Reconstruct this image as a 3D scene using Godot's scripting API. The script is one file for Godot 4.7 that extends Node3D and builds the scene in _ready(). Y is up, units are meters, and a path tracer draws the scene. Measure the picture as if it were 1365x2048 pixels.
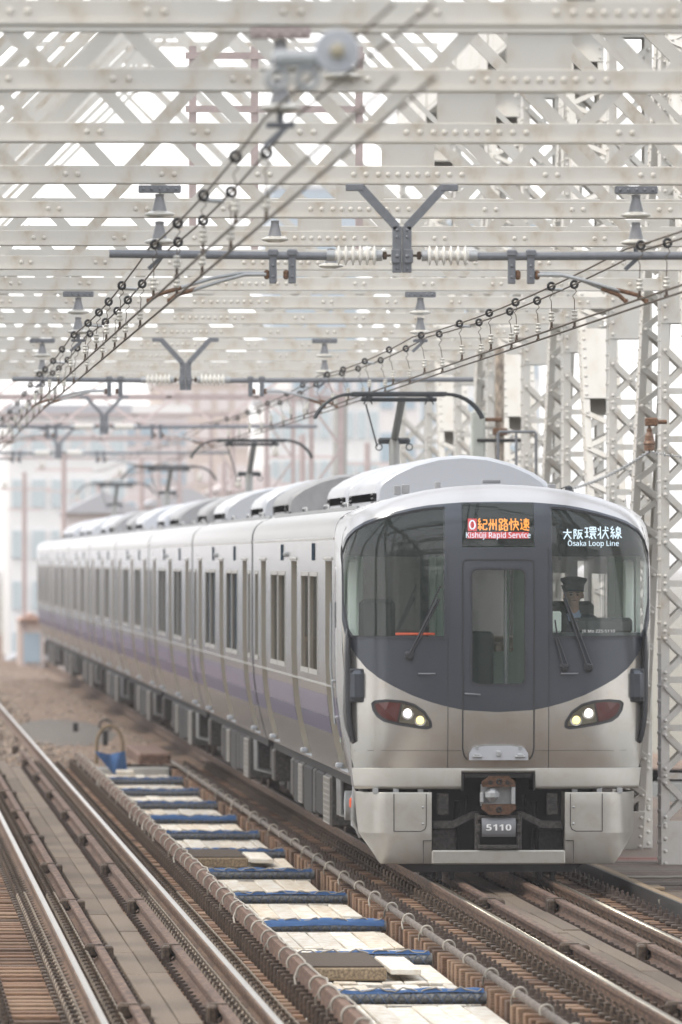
extends Node3D
# A silver commuter train on a riveted lattice truss bridge, seen along the track through a long lens.
# Units are metres: x to the right, y up from the rail heads, the track runs along -z.

const ORD := ["first", "second", "third", "fourth", "fifth", "sixth", "seventh", "eighth", "ninth", "tenth", "eleventh", "twelfth", "thirteenth", "fourteenth", "fifteenth", "sixteenth", "seventeenth", "eighteenth"]
const PANEL := 6.7          # spacing of the bridge's panel points
const FIRST := 47.7         # distance of the first overhead strut in view
const TRAIN_X := 5.82       # centre line of the train
const NOSE := 86.5          # distance of the cab front
const BRIDGE_END := 141.9
const TRACK_L := 2.07
const TRACK_R := 5.79

var M := {}
var taken := {}
var rng := RandomNumberGenerator.new()


# ---------------------------------------------------------------- mesh building
class Geo:
	var v := PackedVector3Array()
	var n := PackedVector3Array()
	var ix := PackedInt32Array()

	func quadn(a: Vector3, b: Vector3, c: Vector3, d: Vector3, na: Vector3, nb: Vector3, nc: Vector3, nd: Vector3) -> void:
		var k := (d - b).cross(c - a)
		var at := v.size()
		v.append_array([a, b, c, d])
		n.append_array([na, nb, nc, nd])
		if k.dot(na + nb + nc + nd) >= 0.0:
			ix.append_array([at, at + 1, at + 2, at, at + 2, at + 3])
		else:
			ix.append_array([at, at + 2, at + 1, at, at + 3, at + 2])

	func quad(a: Vector3, b: Vector3, c: Vector3, d: Vector3) -> void:
		var k := (d - b).cross(c - a).normalized()
		var at := v.size()
		v.append_array([a, b, c, d])
		n.append_array([k, k, k, k])
		ix.append_array([at, at + 1, at + 2, at, at + 2, at + 3])

	# a quad whose face is turned towards `out`
	func quad_to(a: Vector3, b: Vector3, c: Vector3, d: Vector3, out: Vector3) -> void:
		if (d - b).cross(c - a).dot(out) < 0.0:
			quad(d, c, b, a)
		else:
			quad(a, b, c, d)

	func box(c: Vector3, s: Vector3, b := Basis.IDENTITY) -> void:
		var x := b.x * s.x / 2.0
		var y := b.y * s.y / 2.0
		var z := b.z * s.z / 2.0
		for f in [[x, y, z], [-x, y, -z], [-z, y, x], [z, y, -x], [x, -z, y], [x, z, -y]]:
			var u: Vector3 = f[0]
			var w: Vector3 = f[1]
			var o: Vector3 = c + f[2]
			quad(o - u + w, o + u + w, o + u - w, o - u - w)

	# a box with its twelve edges cut off by e
	func cbox(c: Vector3, s: Vector3, e: float, b := Basis.IDENTITY) -> void:
		var h := s / 2.0
		var ax := [b.x, b.y, b.z]
		for k in 3:
			var p := (k + 1) % 3
			var q := (k + 2) % 3
			for sg in [-1.0, 1.0]:
				var w: Vector3 = ax[k] * h[k] * sg
				var u: Vector3 = ax[p] * (h[p] - e)
				var t: Vector3 = ax[q] * (h[q] - e)
				quad_to(c + w - u + t, c + w + u + t, c + w + u - t, c + w - u - t, w)
			for sp in [-1.0, 1.0]:
				for sq in [-1.0, 1.0]:
					var l: Vector3 = ax[k] * (h[k] - e)
					var a1: Vector3 = ax[p] * h[p] * sp + ax[q] * (h[q] - e) * sq
					var a2: Vector3 = ax[p] * (h[p] - e) * sp + ax[q] * h[q] * sq
					quad_to(c - l + a1, c + l + a1, c + l + a2, c - l + a2, a1 + a2)
		for sx in [-1.0, 1.0]:
			for sy in [-1.0, 1.0]:
				for sz in [-1.0, 1.0]:
					var i := Vector3(h.x - e, h.y - e, h.z - e)
					var p1: Vector3 = b * Vector3(h.x * sx, i.y * sy, i.z * sz)
					var p2: Vector3 = b * Vector3(i.x * sx, h.y * sy, i.z * sz)
					var p3: Vector3 = b * Vector3(i.x * sx, i.y * sy, h.z * sz)
					var k3 := (p3 - p1).cross(p2 - p1).normalized()
					var at := v.size()
					if k3.dot(p1 + p2 + p3) < 0.0:
						v.append_array([c + p1, c + p3, c + p2])
						k3 = -k3
					else:
						v.append_array([c + p1, c + p2, c + p3])
					n.append_array([k3, k3, k3])
					ix.append_array([at, at + 1, at + 2])

	func bar(p: Vector3, q: Vector3, w: float, h: float, up := Vector3.UP) -> void:
		var z := (q - p).normalized()
		var x := up.cross(z).normalized()
		box((p + q) / 2.0, Vector3(w, h, p.distance_to(q)), Basis(x, z.cross(x), z))

	func tube(pts: Array, r: float, m := 6, caps := true) -> void:
		var rings := []
		var t0: Vector3 = (pts[1] - pts[0]).normalized()
		var x := t0.cross(Vector3.UP if absf(t0.y) < 0.9 else Vector3.RIGHT).normalized()
		for i in pts.size():
			var t: Vector3 = (pts[mini(i + 1, pts.size() - 1)] - pts[maxi(i - 1, 0)]).normalized()
			x = (x - t * x.dot(t)).normalized()
			var y := t.cross(x)
			var ring := []
			for j in m + 1:
				var a := TAU * j / m
				ring.append(x * cos(a) + y * sin(a))
			rings.append(ring)
		for i in pts.size() - 1:
			var p: Vector3 = pts[i]
			var q: Vector3 = pts[i + 1]
			for j in m:
				var a: Vector3 = rings[i][j]
				var b: Vector3 = rings[i][j + 1]
				var c: Vector3 = rings[i + 1][j + 1]
				var d: Vector3 = rings[i + 1][j]
				quadn(p + a * r, p + b * r, q + c * r, q + d * r, a, b, c, d)
		if caps:
			for e in [0, pts.size() - 1]:
				var o: Vector3 = pts[e]
				var out: Vector3 = (o - pts[1]) if e == 0 else (o - pts[e - 1])
				out = out.normalized()
				for j in m:
					var a: Vector3 = o + rings[e][j] * r
					var b: Vector3 = o + rings[e][j + 1] * r
					quadn(o, a, b, b, out, out, out, out)

	# a profile of (radius, height) turned about b.y
	func lathe(o: Vector3, prof: Array, m := 10, b := Basis.IDENTITY) -> void:
		for i in prof.size() - 1:
			var p: Vector2 = prof[i]
			var q: Vector2 = prof[i + 1]
			var sl := Vector2(q.y - p.y, p.x - q.x).normalized()
			for j in m:
				var a0 := TAU * j / m
				var a1 := TAU * (j + 1) / m
				var d0 := Vector3(cos(a0), 0, sin(a0))
				var d1 := Vector3(cos(a1), 0, sin(a1))
				var n0: Vector3 = b * (d0 * sl.x + Vector3.UP * sl.y)
				var n1: Vector3 = b * (d1 * sl.x + Vector3.UP * sl.y)
				quadn(o + b * (d0 * p.x + Vector3.UP * p.y), o + b * (d1 * p.x + Vector3.UP * p.y), o + b * (d1 * q.x + Vector3.UP * q.y), o + b * (d0 * q.x + Vector3.UP * q.y), n0, n1, n1, n0)

	func torus(o: Vector3, axis: Vector3, R: float, r: float, m := 10, k := 6, from := 0.0, to := TAU) -> void:
		var x := axis.cross(Vector3.UP if absf(axis.y) < 0.9 else Vector3.RIGHT).normalized()
		var y := axis.cross(x)
		var pts := []
		for i in m + 1:
			var a := lerpf(from, to, float(i) / m)
			pts.append(o + (x * cos(a) + y * sin(a)) * R)
		tube(pts, r, k, to - from < TAU - 0.01)

	func prism(poly: PackedVector2Array, o: Vector3, ux: Vector3, uy: Vector3, depth: Vector3) -> void:
		var tr := Geometry2D.triangulate_polygon(poly)
		for i in range(0, tr.size(), 3):
			for s in [0, 1]:
				var at := v.size()
				var w: Vector3 = depth if s == 1 else Vector3.ZERO
				var out: Vector3 = depth.normalized() * (1.0 if s == 1 else -1.0)
				var p := []
				for j in 3:
					var c := poly[tr[i + j]]
					p.append(o + ux * c.x + uy * c.y + w)
				var k: Vector3 = (p[2] - p[0]).cross(p[1] - p[0])
				v.append_array([p[0], p[1], p[2]] if k.dot(out) >= 0.0 else [p[0], p[2], p[1]])
				n.append_array([out, out, out])
				ix.append_array([at, at + 1, at + 2])
		var mid := Vector2.ZERO
		var area := 0.0
		for i in poly.size():
			var e := poly[(i + 1) % poly.size()]
			area += poly[i].cross(e)
		for i in poly.size():
			var c := poly[i]
			var e := poly[(i + 1) % poly.size()]
			var nn := Vector2(e.y - c.y, c.x - e.x) * signf(area)
			var a := o + ux * c.x + uy * c.y
			var b := o + ux * e.x + uy * e.y
			quad_to(a, b, b + depth, a + depth, ux * nn.x + uy * nn.y)

	# a grid of points with smooth normals, turned towards `out`
	func grid(rows: Array, out: Vector3) -> void:
		var h := rows.size()
		var w: int = rows[0].size()
		var nn := []
		for i in h:
			var r := []
			for j in w:
				var du: Vector3 = rows[i][mini(j + 1, w - 1)] - rows[i][maxi(j - 1, 0)]
				var dv: Vector3 = rows[mini(i + 1, h - 1)][j] - rows[maxi(i - 1, 0)][j]
				var k := du.cross(dv)
				if k.length() < 1e-9:
					k = out
				k = k.normalized()
				r.append(k if k.dot(out) >= 0.0 else -k)
			nn.append(r)
		for i in h - 1:
			for j in w - 1:
				quadn(rows[i][j], rows[i][j + 1], rows[i + 1][j + 1], rows[i + 1][j], nn[i][j], nn[i][j + 1], nn[i + 1][j + 1], nn[i + 1][j])

	func rivet(o: Vector3, axis: Vector3, r: float) -> void:
		var x := axis.cross(Vector3.UP if absf(axis.y) < 0.9 else Vector3.RIGHT).normalized()
		var y := axis.cross(x)
		var top := o + axis * r * 0.75
		for j in 8:
			var d0 := x * cos(TAU * j / 8.0) + y * sin(TAU * j / 8.0)
			var d1 := x * cos(TAU * (j + 1) / 8.0) + y * sin(TAU * (j + 1) / 8.0)
			var m0 := o + axis * r * 0.5 + d0 * r * 0.75
			var m1 := o + axis * r * 0.5 + d1 * r * 0.75
			quadn(o + d0 * r, o + d1 * r, m1, m0, d0, d1, (d1 + axis).normalized(), (d0 + axis).normalized())
			quadn(m0, m1, top, top, (d0 + axis).normalized(), (d1 + axis).normalized(), axis, axis)

	func add_mesh(m: ArrayMesh, at: Vector3) -> void:
		var a := m.surface_get_arrays(0)
		var first := v.size()
		for p in a[Mesh.ARRAY_VERTEX]:
			v.append(p + at)
		n.append_array(a[Mesh.ARRAY_NORMAL])
		for i in a[Mesh.ARRAY_INDEX]:
			ix.append(first + i)

	func mesh() -> ArrayMesh:
		var a := []
		a.resize(Mesh.ARRAY_MAX)
		a[Mesh.ARRAY_VERTEX] = v
		a[Mesh.ARRAY_NORMAL] = n
		a[Mesh.ARRAY_INDEX] = ix
		var m := ArrayMesh.new()
		m.add_surface_from_arrays(Mesh.PRIMITIVE_TRIANGLES, a)
		return m


func numbered(called: String) -> String:
	if not taken.has(called):
		taken[called] = 0
		return called
	taken[called] += 1
	return "%s_%03d" % [called, taken[called]]


func tag(o: Node3D, label: String, category: String, group := "", kind := "thing") -> Node3D:
	o.set_meta("label", label)
	o.set_meta("category", category)
	o.set_meta("kind", kind)
	if group:
		o.set_meta("group", group)
	return o


func thing(called: String, label: String, category: String, at := Vector3.ZERO, group := "") -> Node3D:
	var o := Node3D.new()
	o.name = numbered(called)
	add_child(o)
	o.position = at
	tag(o, label, category, group)
	return o


# one mesh under a thing or a part (or on its own when parent is self)
func part(called: String, g: Variant, m: Material, parent: Node = self, at := Vector3.ZERO) -> MeshInstance3D:
	var o := MeshInstance3D.new()
	o.name = numbered(called) if parent == self else called
	o.mesh = g.mesh() if g is Geo else g
	o.material_override = null
	o.set_surface_override_material(0, m)
	o.position = at
	parent.add_child(o, true)
	return o


func stuff(o: Node3D) -> Node3D:
	o.set_meta("kind", "stuff")
	return o


func struct(called: String, g: Geo, m: Material) -> MeshInstance3D:
	var o := part(called, g, m)
	o.set_meta("kind", "structure")
	return o


func pl(pts: Array, x: float) -> float:
	if x <= pts[0].x:
		return pts[0].y
	for i in pts.size() - 1:
		if x <= pts[i + 1].x:
			return lerpf(pts[i].y, pts[i + 1].y, (x - pts[i].x) / maxf(pts[i + 1].x - pts[i].x, 1e-6))
	return pts[-1].y


func dup(o: Node3D, label: String, at: Vector3) -> Node3D:
	var c: Node3D = o.duplicate()
	c.name = numbered(String(o.name).trim_suffix("_001"))
	add_child(c)
	c.position = at
	c.set_meta("label", label)
	return c


# ---------------------------------------------------------------- materials
func noise_tex(sz: int, seed_: int, freq: float, octaves: int, lo: float, hi: float, pow_ := 1.0) -> ImageTexture:
	var f := FastNoiseLite.new()
	f.seed = seed_
	f.frequency = freq
	f.fractal_octaves = octaves
	f.noise_type = FastNoiseLite.TYPE_SIMPLEX_SMOOTH
	var im := f.get_seamless_image(sz, sz)
	im.convert(Image.FORMAT_L8)
	var d := im.get_data()
	var mn := 255
	var mx := 0
	for b in d:
		mn = mini(mn, b)
		mx = maxi(mx, b)
	for i in d.size():
		var t := pow(float(d[i] - mn) / maxf(mx - mn, 1), pow_)
		d[i] = int(255.0 * lerpf(lo, hi, t))
	return ImageTexture.create_from_image(Image.create_from_data(sz, sz, false, Image.FORMAT_L8, d))


# a texture that goes from one colour to another where the noise is high
func stain_tex(sz: int, seed_: int, freq: float, a: Color, b: Color, pow_: float) -> ImageTexture:
	var f := FastNoiseLite.new()
	f.seed = seed_
	f.frequency = freq
	f.fractal_octaves = 5
	f.fractal_gain = 0.6
	f.noise_type = FastNoiseLite.TYPE_SIMPLEX_SMOOTH
	var im := f.get_seamless_image(sz, sz)
	im.convert(Image.FORMAT_L8)
	var d := im.get_data()
	var mn := 255
	var mx := 0
	for x in d:
		mn = mini(mn, x)
		mx = maxi(mx, x)
	var o := PackedByteArray()
	o.resize(d.size() * 3)
	for i in d.size():
		var c := a.lerp(b, pow(float(d[i] - mn) / maxf(mx - mn, 1), pow_))
		o[i * 3] = int(c.r * 255.0)
		o[i * 3 + 1] = int(c.g * 255.0)
		o[i * 3 + 2] = int(c.b * 255.0)
	return ImageTexture.create_from_image(Image.create_from_data(sz, sz, false, Image.FORMAT_RGB8, o))


func mat(called: String, c: Color, rough := 0.6, metal := 0.0, tex: Texture2D = null, scale := Vector3.ONE, bump: Texture2D = null, bump_cm := 0.0) -> StandardMaterial3D:
	var m := StandardMaterial3D.new()
	m.resource_name = called
	m.albedo_color = c.linear_to_srgb()
	m.roughness = rough
	m.metallic = metal
	m.cull_mode = BaseMaterial3D.CULL_DISABLED
	if tex or bump:
		m.uv1_triplanar = true
		m.uv1_world_triplanar = true
		m.uv1_scale = scale
	if tex:
		m.albedo_texture = tex
	if bump:
		m.heightmap_enabled = true
		m.heightmap_texture = bump
		m.heightmap_scale = bump_cm
	M[called] = m
	return m


func glow(called: String, c: Color, e: float) -> StandardMaterial3D:
	var m := mat(called, c * 0.5, 0.5)
	m.emission_enabled = true
	m.emission = c.linear_to_srgb()
	m.emission_energy_multiplier = e
	return m


func make_materials() -> void:
	var speck := noise_tex(256, 3, 0.09, 3, 0.62, 1.0)
	var blot := noise_tex(512, 5, 0.012, 5, 0.90, 1.0)
	var rustn := noise_tex(512, 9, 0.02, 5, 0.45, 1.0)
	var grain := noise_tex(512, 14, 0.03, 4, 0.55, 1.0)
	var soft := noise_tex(256, 21, 0.012, 2, 0.0, 1.0)
	var stone := noise_tex(512, 33, 0.08, 4, 0.35, 1.0)
	var grime := stain_tex(512, 41, 0.011, Color(1, 1, 1), Color(0.88, 0.83, 0.77), 4.0)
	var dust := stain_tex(512, 51, 0.010, Color(1, 1, 1), Color(0.94, 0.92, 0.89), 1.8)
	var wood_stain := stain_tex(512, 61, 0.008, Color(1, 1, 1), Color(0.86, 0.79, 0.70), 2.0)
	mat("cream", Color(0.575, 0.553, 0.512), 0.42, 0.0, grime, Vector3(0.45, 0.3, 0.45), grain, 0.12)
	mat("cream_far", Color(0.575, 0.553, 0.512), 0.45, 0.0, grime, Vector3(0.8, 0.5, 0.8))
	mat("grey_steel", Color(0.20, 0.21, 0.23), 0.5, 0.2, blot, Vector3(2, 2, 2))
	mat("galv", Color(0.42, 0.43, 0.44), 0.45, 0.4, blot, Vector3(3, 3, 3))
	mat("rust", Color(0.17, 0.085, 0.045), 0.85, 0.0, rustn, Vector3(2, 2, 2), speck, 0.2)
	mat("rail_rust", Color(0.245, 0.140, 0.082), 0.75, 0.0, rustn, Vector3(1.5, 3, 0.3), speck, 0.15)
	mat("guard_rust", Color(0.225, 0.130, 0.085), 0.8, 0.0, rustn, Vector3(1.5, 3, 0.25), speck, 0.15)
	mat("rail_head_dull", Color(0.30, 0.235, 0.16), 0.34, 0.9, rustn, Vector3(8, 1, 0.3))
	mat("rail_head", Color(0.43, 0.40, 0.36), 0.32, 0.95, blot, Vector3(6, 1, 0.2))
	mat("clip_iron", Color(0.16, 0.108, 0.072), 0.7, 0.2, rustn, Vector3(3, 3, 3))
	mat("clip_ring", Color(0.36, 0.30, 0.24), 0.5, 0.5)
	mat("dark_bolt", Color(0.075, 0.052, 0.04), 0.75)
	for i in 4:
		mat("sleeper_%d" % i, [Color(0.36, 0.205, 0.12), Color(0.26, 0.14, 0.08), Color(0.40, 0.25, 0.155), Color(0.20, 0.12, 0.078)][i], 0.85, 0.0, grain, Vector3(0.5, 6, 6), grain, 0.3)
	mat("plank_grey", Color(0.275, 0.205, 0.145), 0.85, 0.0, grain, Vector3(9, 9, 0.6), grain, 0.3)
	mat("plank_grey_dark", Color(0.22, 0.16, 0.11), 0.85, 0.0, grain, Vector3(9, 9, 0.6), grain, 0.3)
	mat("deck_brown", Color(0.20, 0.14, 0.10), 0.85, 0.0, grain, Vector3(0.5, 6, 8), grain, 0.3)
	mat("deck_grey", Color(0.20, 0.155, 0.12), 0.85, 0.0, grain, Vector3(0.5, 6, 8), grain, 0.3)
	mat("deck_red", Color(0.30, 0.12, 0.085), 0.85, 0.0, grain, Vector3(0.5, 6, 8))
	mat("board_white", Color(0.72, 0.70, 0.65), 0.8, 0.0, wood_stain, Vector3(1.6, 1.6, 0.5), grain, 0.2)
	mat("board_cream", Color(0.66, 0.61, 0.53), 0.8, 0.0, wood_stain, Vector3(1.6, 1.6, 0.5), grain, 0.2)
	mat("board_grey", Color(0.60, 0.58, 0.54), 0.8, 0.0, wood_stain, Vector3(1.6, 1.6, 0.5), grain, 0.2)
	mat("mat_brown", Color(0.17, 0.125, 0.09), 0.95, 0.0, stone, Vector3(3, 3, 3), stone, 0.6)
	mat("mat_side", Color(0.42, 0.32, 0.21), 0.9, 0.0, grain, Vector3(2, 2, 2))
	mat("pipe_grey", Color(0.35, 0.355, 0.36), 0.6, 0.1, rustn, Vector3(3, 3, 3))
	mat("net_blue", Color(0.055, 0.17, 0.43), 0.6, 0.0, speck, Vector3(12, 12, 12))
	mat("net_cord", Color(0.13, 0.19, 0.30), 0.6)
	mat("cord_pale", Color(0.62, 0.57, 0.50), 0.9)
	mat("rope", Color(0.55, 0.50, 0.43), 0.9, 0.0, speck, Vector3(20, 20, 20))
	mat("edge_angle", Color(0.29, 0.165, 0.11), 0.8, 0.0, rustn, Vector3(2, 2, 1))
	mat("handrail", Color(0.24, 0.19, 0.155), 0.7, 0.1, rustn, Vector3(2, 2, 1))
	mat("yellow_line", Color(0.42, 0.26, 0.10), 0.85, 0.0, rustn, Vector3(2, 2, 1))
	mat("timber_edge", Color(0.36, 0.265, 0.165), 0.85, 0.0, grain, Vector3(9, 9, 0.6))
	mat("black_steel", Color(0.025, 0.024, 0.024), 0.6)
	var patchy := stain_tex(512, 71, 0.02, Color(1, 0.92, 0.84), Color(0.58, 0.60, 0.62), 1.2)
	mat("gravel", Color(0.27, 0.20, 0.155), 0.95, 0.0, patchy, Vector3(0.16, 0.16, 0.16), stone, 5.0)
	mat("gravel_grey", Color(0.32, 0.28, 0.245), 0.95, 0.0, stone, Vector3(0.45, 0.45, 0.45), stone, 4.0)
	mat("earth", Color(0.20, 0.18, 0.14), 0.95, 0.0, blot, Vector3(0.05, 0.05, 0.05))
	mat("water", Color(0.05, 0.07, 0.06), 0.15, 0.0, null, Vector3(0.1, 0.1, 0.1), soft, 6.0)
	mat("concrete", Color(0.38, 0.37, 0.35), 0.9, 0.0, blot, Vector3(0.4, 0.4, 0.4))
	# train
	mat("stainless", Color(0.60, 0.61, 0.625), 0.19, 0.95, blot, Vector3(0.5, 0.10, 1.2), soft, 0.13)
	mat("roof_silver", Color(0.48, 0.48, 0.485), 0.30, 0.5, blot, Vector3(0.5, 0.5, 1.5), soft, 0.3)
	mat("face_silver", Color(0.54, 0.525, 0.50), 0.24, 0.8, dust, Vector3(0.8, 0.8, 0.8))
	mat("forehead", Color(0.47, 0.47, 0.485), 0.22, 0.35)
	mat("mask_slate", Color(0.070, 0.078, 0.094), 0.2, 0.3)
	mat("skirt_silver", Color(0.43, 0.42, 0.395), 0.34, 0.5, dust, Vector3(1.2, 1.2, 1.2))
	mat("seam", Color(0.03, 0.03, 0.032), 0.6)
	mat("fin_black", Color(0.035, 0.037, 0.043), 0.35)
	mat("door_seal", Color(0.035, 0.048, 0.066), 0.6)
	M.door_seal.metallic_specular = 0.0
	mat("door_beige", Color(0.52, 0.47, 0.39), 0.35, 0.5)
	mat("purple_band", Color(0.24, 0.21, 0.40), 0.3, 0.6, speck, Vector3(2, 5, 2))
	var mottle := stain_tex(512, 81, 0.03, Color(1, 1, 1), Color(0.66, 0.58, 0.86), 0.9)
	mat("purple_pale", Color(0.52, 0.51, 0.55), 0.26, 0.8, mottle, Vector3(0.8, 2.0, 0.8))
	mat("window_dark", Color(0.040, 0.058, 0.078), 0.3)
	M.window_dark.metallic_specular = 0.0
	mat("window_frame", Color(0.48, 0.46, 0.43), 0.35, 0.6)
	mat("unit_white", Color(0.46, 0.475, 0.51), 0.35, 0.15)
	mat("unit_grey", Color(0.32, 0.32, 0.33), 0.5, 0.15, blot, Vector3(1, 1, 1))
	mat("louvre_dark", Color(0.06, 0.06, 0.065), 0.6)
	mat("under_dark", Color(0.032, 0.029, 0.027), 0.75, 0.0, rustn, Vector3(2, 2, 2))
	mat("under_grey", Color(0.095, 0.086, 0.078), 0.65, 0.1, rustn, Vector3(2, 2, 2))
	mat("panto_dark", Color(0.05, 0.055, 0.06), 0.5, 0.3)
	mat("panto_grey", Color(0.20, 0.20, 0.19), 0.5, 0.4)
	mat("lamp_housing", Color(0.05, 0.045, 0.042), 0.2)
	mat("inner_reflector", Color(0.20, 0.19, 0.15), 0.2, 0.8)
	mat("rust_dark", Color(0.12, 0.075, 0.048), 0.8, 0.0, rustn, Vector3(3, 3, 3))
	mat("tail_red", Color(0.085, 0.018, 0.014), 0.1)
	mat("reflector", Color(0.5, 0.48, 0.45), 0.15, 0.9)
	glow("lamp_white", Color(1.0, 0.98, 0.90), 1.0)
	glow("lamp_yellow", Color(1.0, 0.90, 0.35), 0.7)
	glow("led_orange", Color(1.0, 0.36, 0.05), 0.5)
	glow("led_white", Color(0.72, 0.88, 1.0), 0.4)
	glow("led_red", Color(0.62, 0.045, 0.05), 0.3)
	mat("display_black", Color(0.008, 0.008, 0.009), 0.3)
	M.display_black.metallic_specular = 0.1
	mat("plate_grey", Color(0.20, 0.205, 0.22), 0.4, 0.1)
	mat("letter_white", Color(0.80, 0.80, 0.80), 0.5)
	mat("cab_green", Color(0.66, 0.82, 0.72), 0.6)
	mat("cab_pale", Color(0.70, 0.82, 0.74), 0.6)
	mat("cab_glaze", Color(0.10, 0.15, 0.13), 0.2)
	mat("stone", Color(1, 1, 1), 0.95)
	M.stone.vertex_color_use_as_albedo = true
	mat("cab_dark", Color(0.035, 0.045, 0.042), 0.5)
	mat("orange_bar", Color(0.72, 0.10, 0.03), 0.5)
	mat("skin", Color(0.50, 0.32, 0.23), 0.55)
	mat("hair", Color(0.012, 0.011, 0.011), 0.5)
	mat("navy", Color(0.010, 0.012, 0.022), 0.8)
	mat("shirt_blue", Color(0.36, 0.47, 0.62), 0.8)
	mat("badge_gold", Color(0.45, 0.40, 0.30), 0.35, 0.6)
	var gl := StandardMaterial3D.new()
	gl.resource_name = "cab_glass"
	gl.albedo_color = Color(0.75, 0.92, 0.86, 0.02)
	gl.transparency = BaseMaterial3D.TRANSPARENCY_ALPHA
	gl.roughness = 0.02
	gl.metallic_specular = 0.55
	gl.cull_mode = BaseMaterial3D.CULL_DISABLED
	M["cab_glass"] = gl
	var sg := gl.duplicate()
	sg.resource_name = "saloon_glass"
	sg.albedo_color = Color(0.2, 0.3, 0.3, 0.12)
	sg.metallic_specular = 0.35
	M["saloon_glass"] = sg
	# overhead line
	mat("porcelain", Color(0.60, 0.575, 0.52), 0.25, 0.0, blot, Vector3(4, 4, 4))
	mat("porcelain_grey", Color(0.25, 0.25, 0.26), 0.3, 0.0, blot, Vector3(4, 4, 4))
	mat("rib_white", Color(0.72, 0.70, 0.66), 0.3)
	mat("wire_dark", Color(0.10, 0.075, 0.055), 0.6, 0.3)
	mat("ring_black", Color(0.018, 0.017, 0.017), 0.4)
	mat("pink_paint", Color(0.47, 0.385, 0.37), 0.7, 0.0, blot, Vector3(1, 1, 1))
	mat("pink_pale", Color(0.60, 0.50, 0.48), 0.7)
	mat("cabinet", Color(0.47, 0.49, 0.45), 0.5)
	mat("rusty_white", Color(0.75, 0.62, 0.50), 0.6, 0.0, rustn, Vector3(1.5, 0.6, 1.5))
	mat("terracotta", Color(0.30, 0.15, 0.075), 0.45, 0.0, rustn, Vector3(4, 4, 4))
	# town
	mat("tan_wall", Color(0.56, 0.47, 0.42), 0.9)
	mat("white_wall", Color(0.72, 0.71, 0.70), 0.9)
	mat("pale_wall", Color(0.70, 0.66, 0.65), 0.9)
	mat("pink_wall", Color(0.62, 0.56, 0.55), 0.9)
	mat("glass_blue", Color(0.33, 0.41, 0.47), 0.15)
	mat("glass_pale", Color(0.47, 0.53, 0.55), 0.2)
	mat("roof_grey", Color(0.40, 0.40, 0.42), 0.8)
	mat("roof_orange", Color(0.40, 0.25, 0.19), 0.85)
	mat("slate_wall", Color(0.16, 0.20, 0.25), 0.7)
	mat("tower_blue", Color(0.36, 0.42, 0.48), 0.5)


# ---------------------------------------------------------------- camera, sky, sun
func make_camera_and_light() -> void:
	var cam := Camera3D.new()
	cam.name = "camera"
	add_child(cam)
	cam.position = Vector3(0, 3.0, 0)
	cam.rotation_degrees = Vector3(0.295, -2.881, 0.0)
	cam.fov = 6.292
	cam.near = 1.0
	cam.far = 6000.0
	var lens := CameraAttributesPhysical.new()
	lens.frustum_focal_length = 218.33
	lens.frustum_focus_distance = 80.0
	lens.exposure_aperture = 3.1
	cam.attributes = lens
	cam.current = true
	var env := Environment.new()
	env.background_mode = Environment.BG_SKY
	var sky := Sky.new()
	var sm := ProceduralSkyMaterial.new()
	sm.sky_top_color = Color(0.90, 0.92, 0.95)
	sm.sky_horizon_color = Color(1.0, 0.99, 0.98)
	sm.sky_curve = 0.25
	sm.ground_horizon_color = Color(0.75, 0.73, 0.72)
	sm.ground_bottom_color = Color(0.35, 0.33, 0.31)
	sm.sky_energy_multiplier = 1.0
	sky.sky_material = sm
	env.sky = sky
	env.background_energy_multiplier = 1.0
	env.tonemap_mode = Environment.TONE_MAPPER_LINEAR
	env.tonemap_exposure = 2.2
	env.sdfgi_enabled = true
	env.ssao_enabled = true
	env.ssil_enabled = true
	env.fog_enabled = true
	env.fog_light_color = Color(0.97, 0.96, 0.97)
	env.fog_density = 0.00035
	var we := WorldEnvironment.new()
	we.name = "world_environment"
	we.environment = env
	add_child(we)
	var sun := DirectionalLight3D.new()
	sun.name = "sun"
	sun.light_energy = 0.38
	sun.light_angular_distance = 12.0
	sun.light_color = Color(1.0, 0.965, 0.91)
	sun.shadow_enabled = true
	add_child(sun)
	sun.look_at_from_position(Vector3(-9, 14, 2), Vector3.ZERO)


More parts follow.
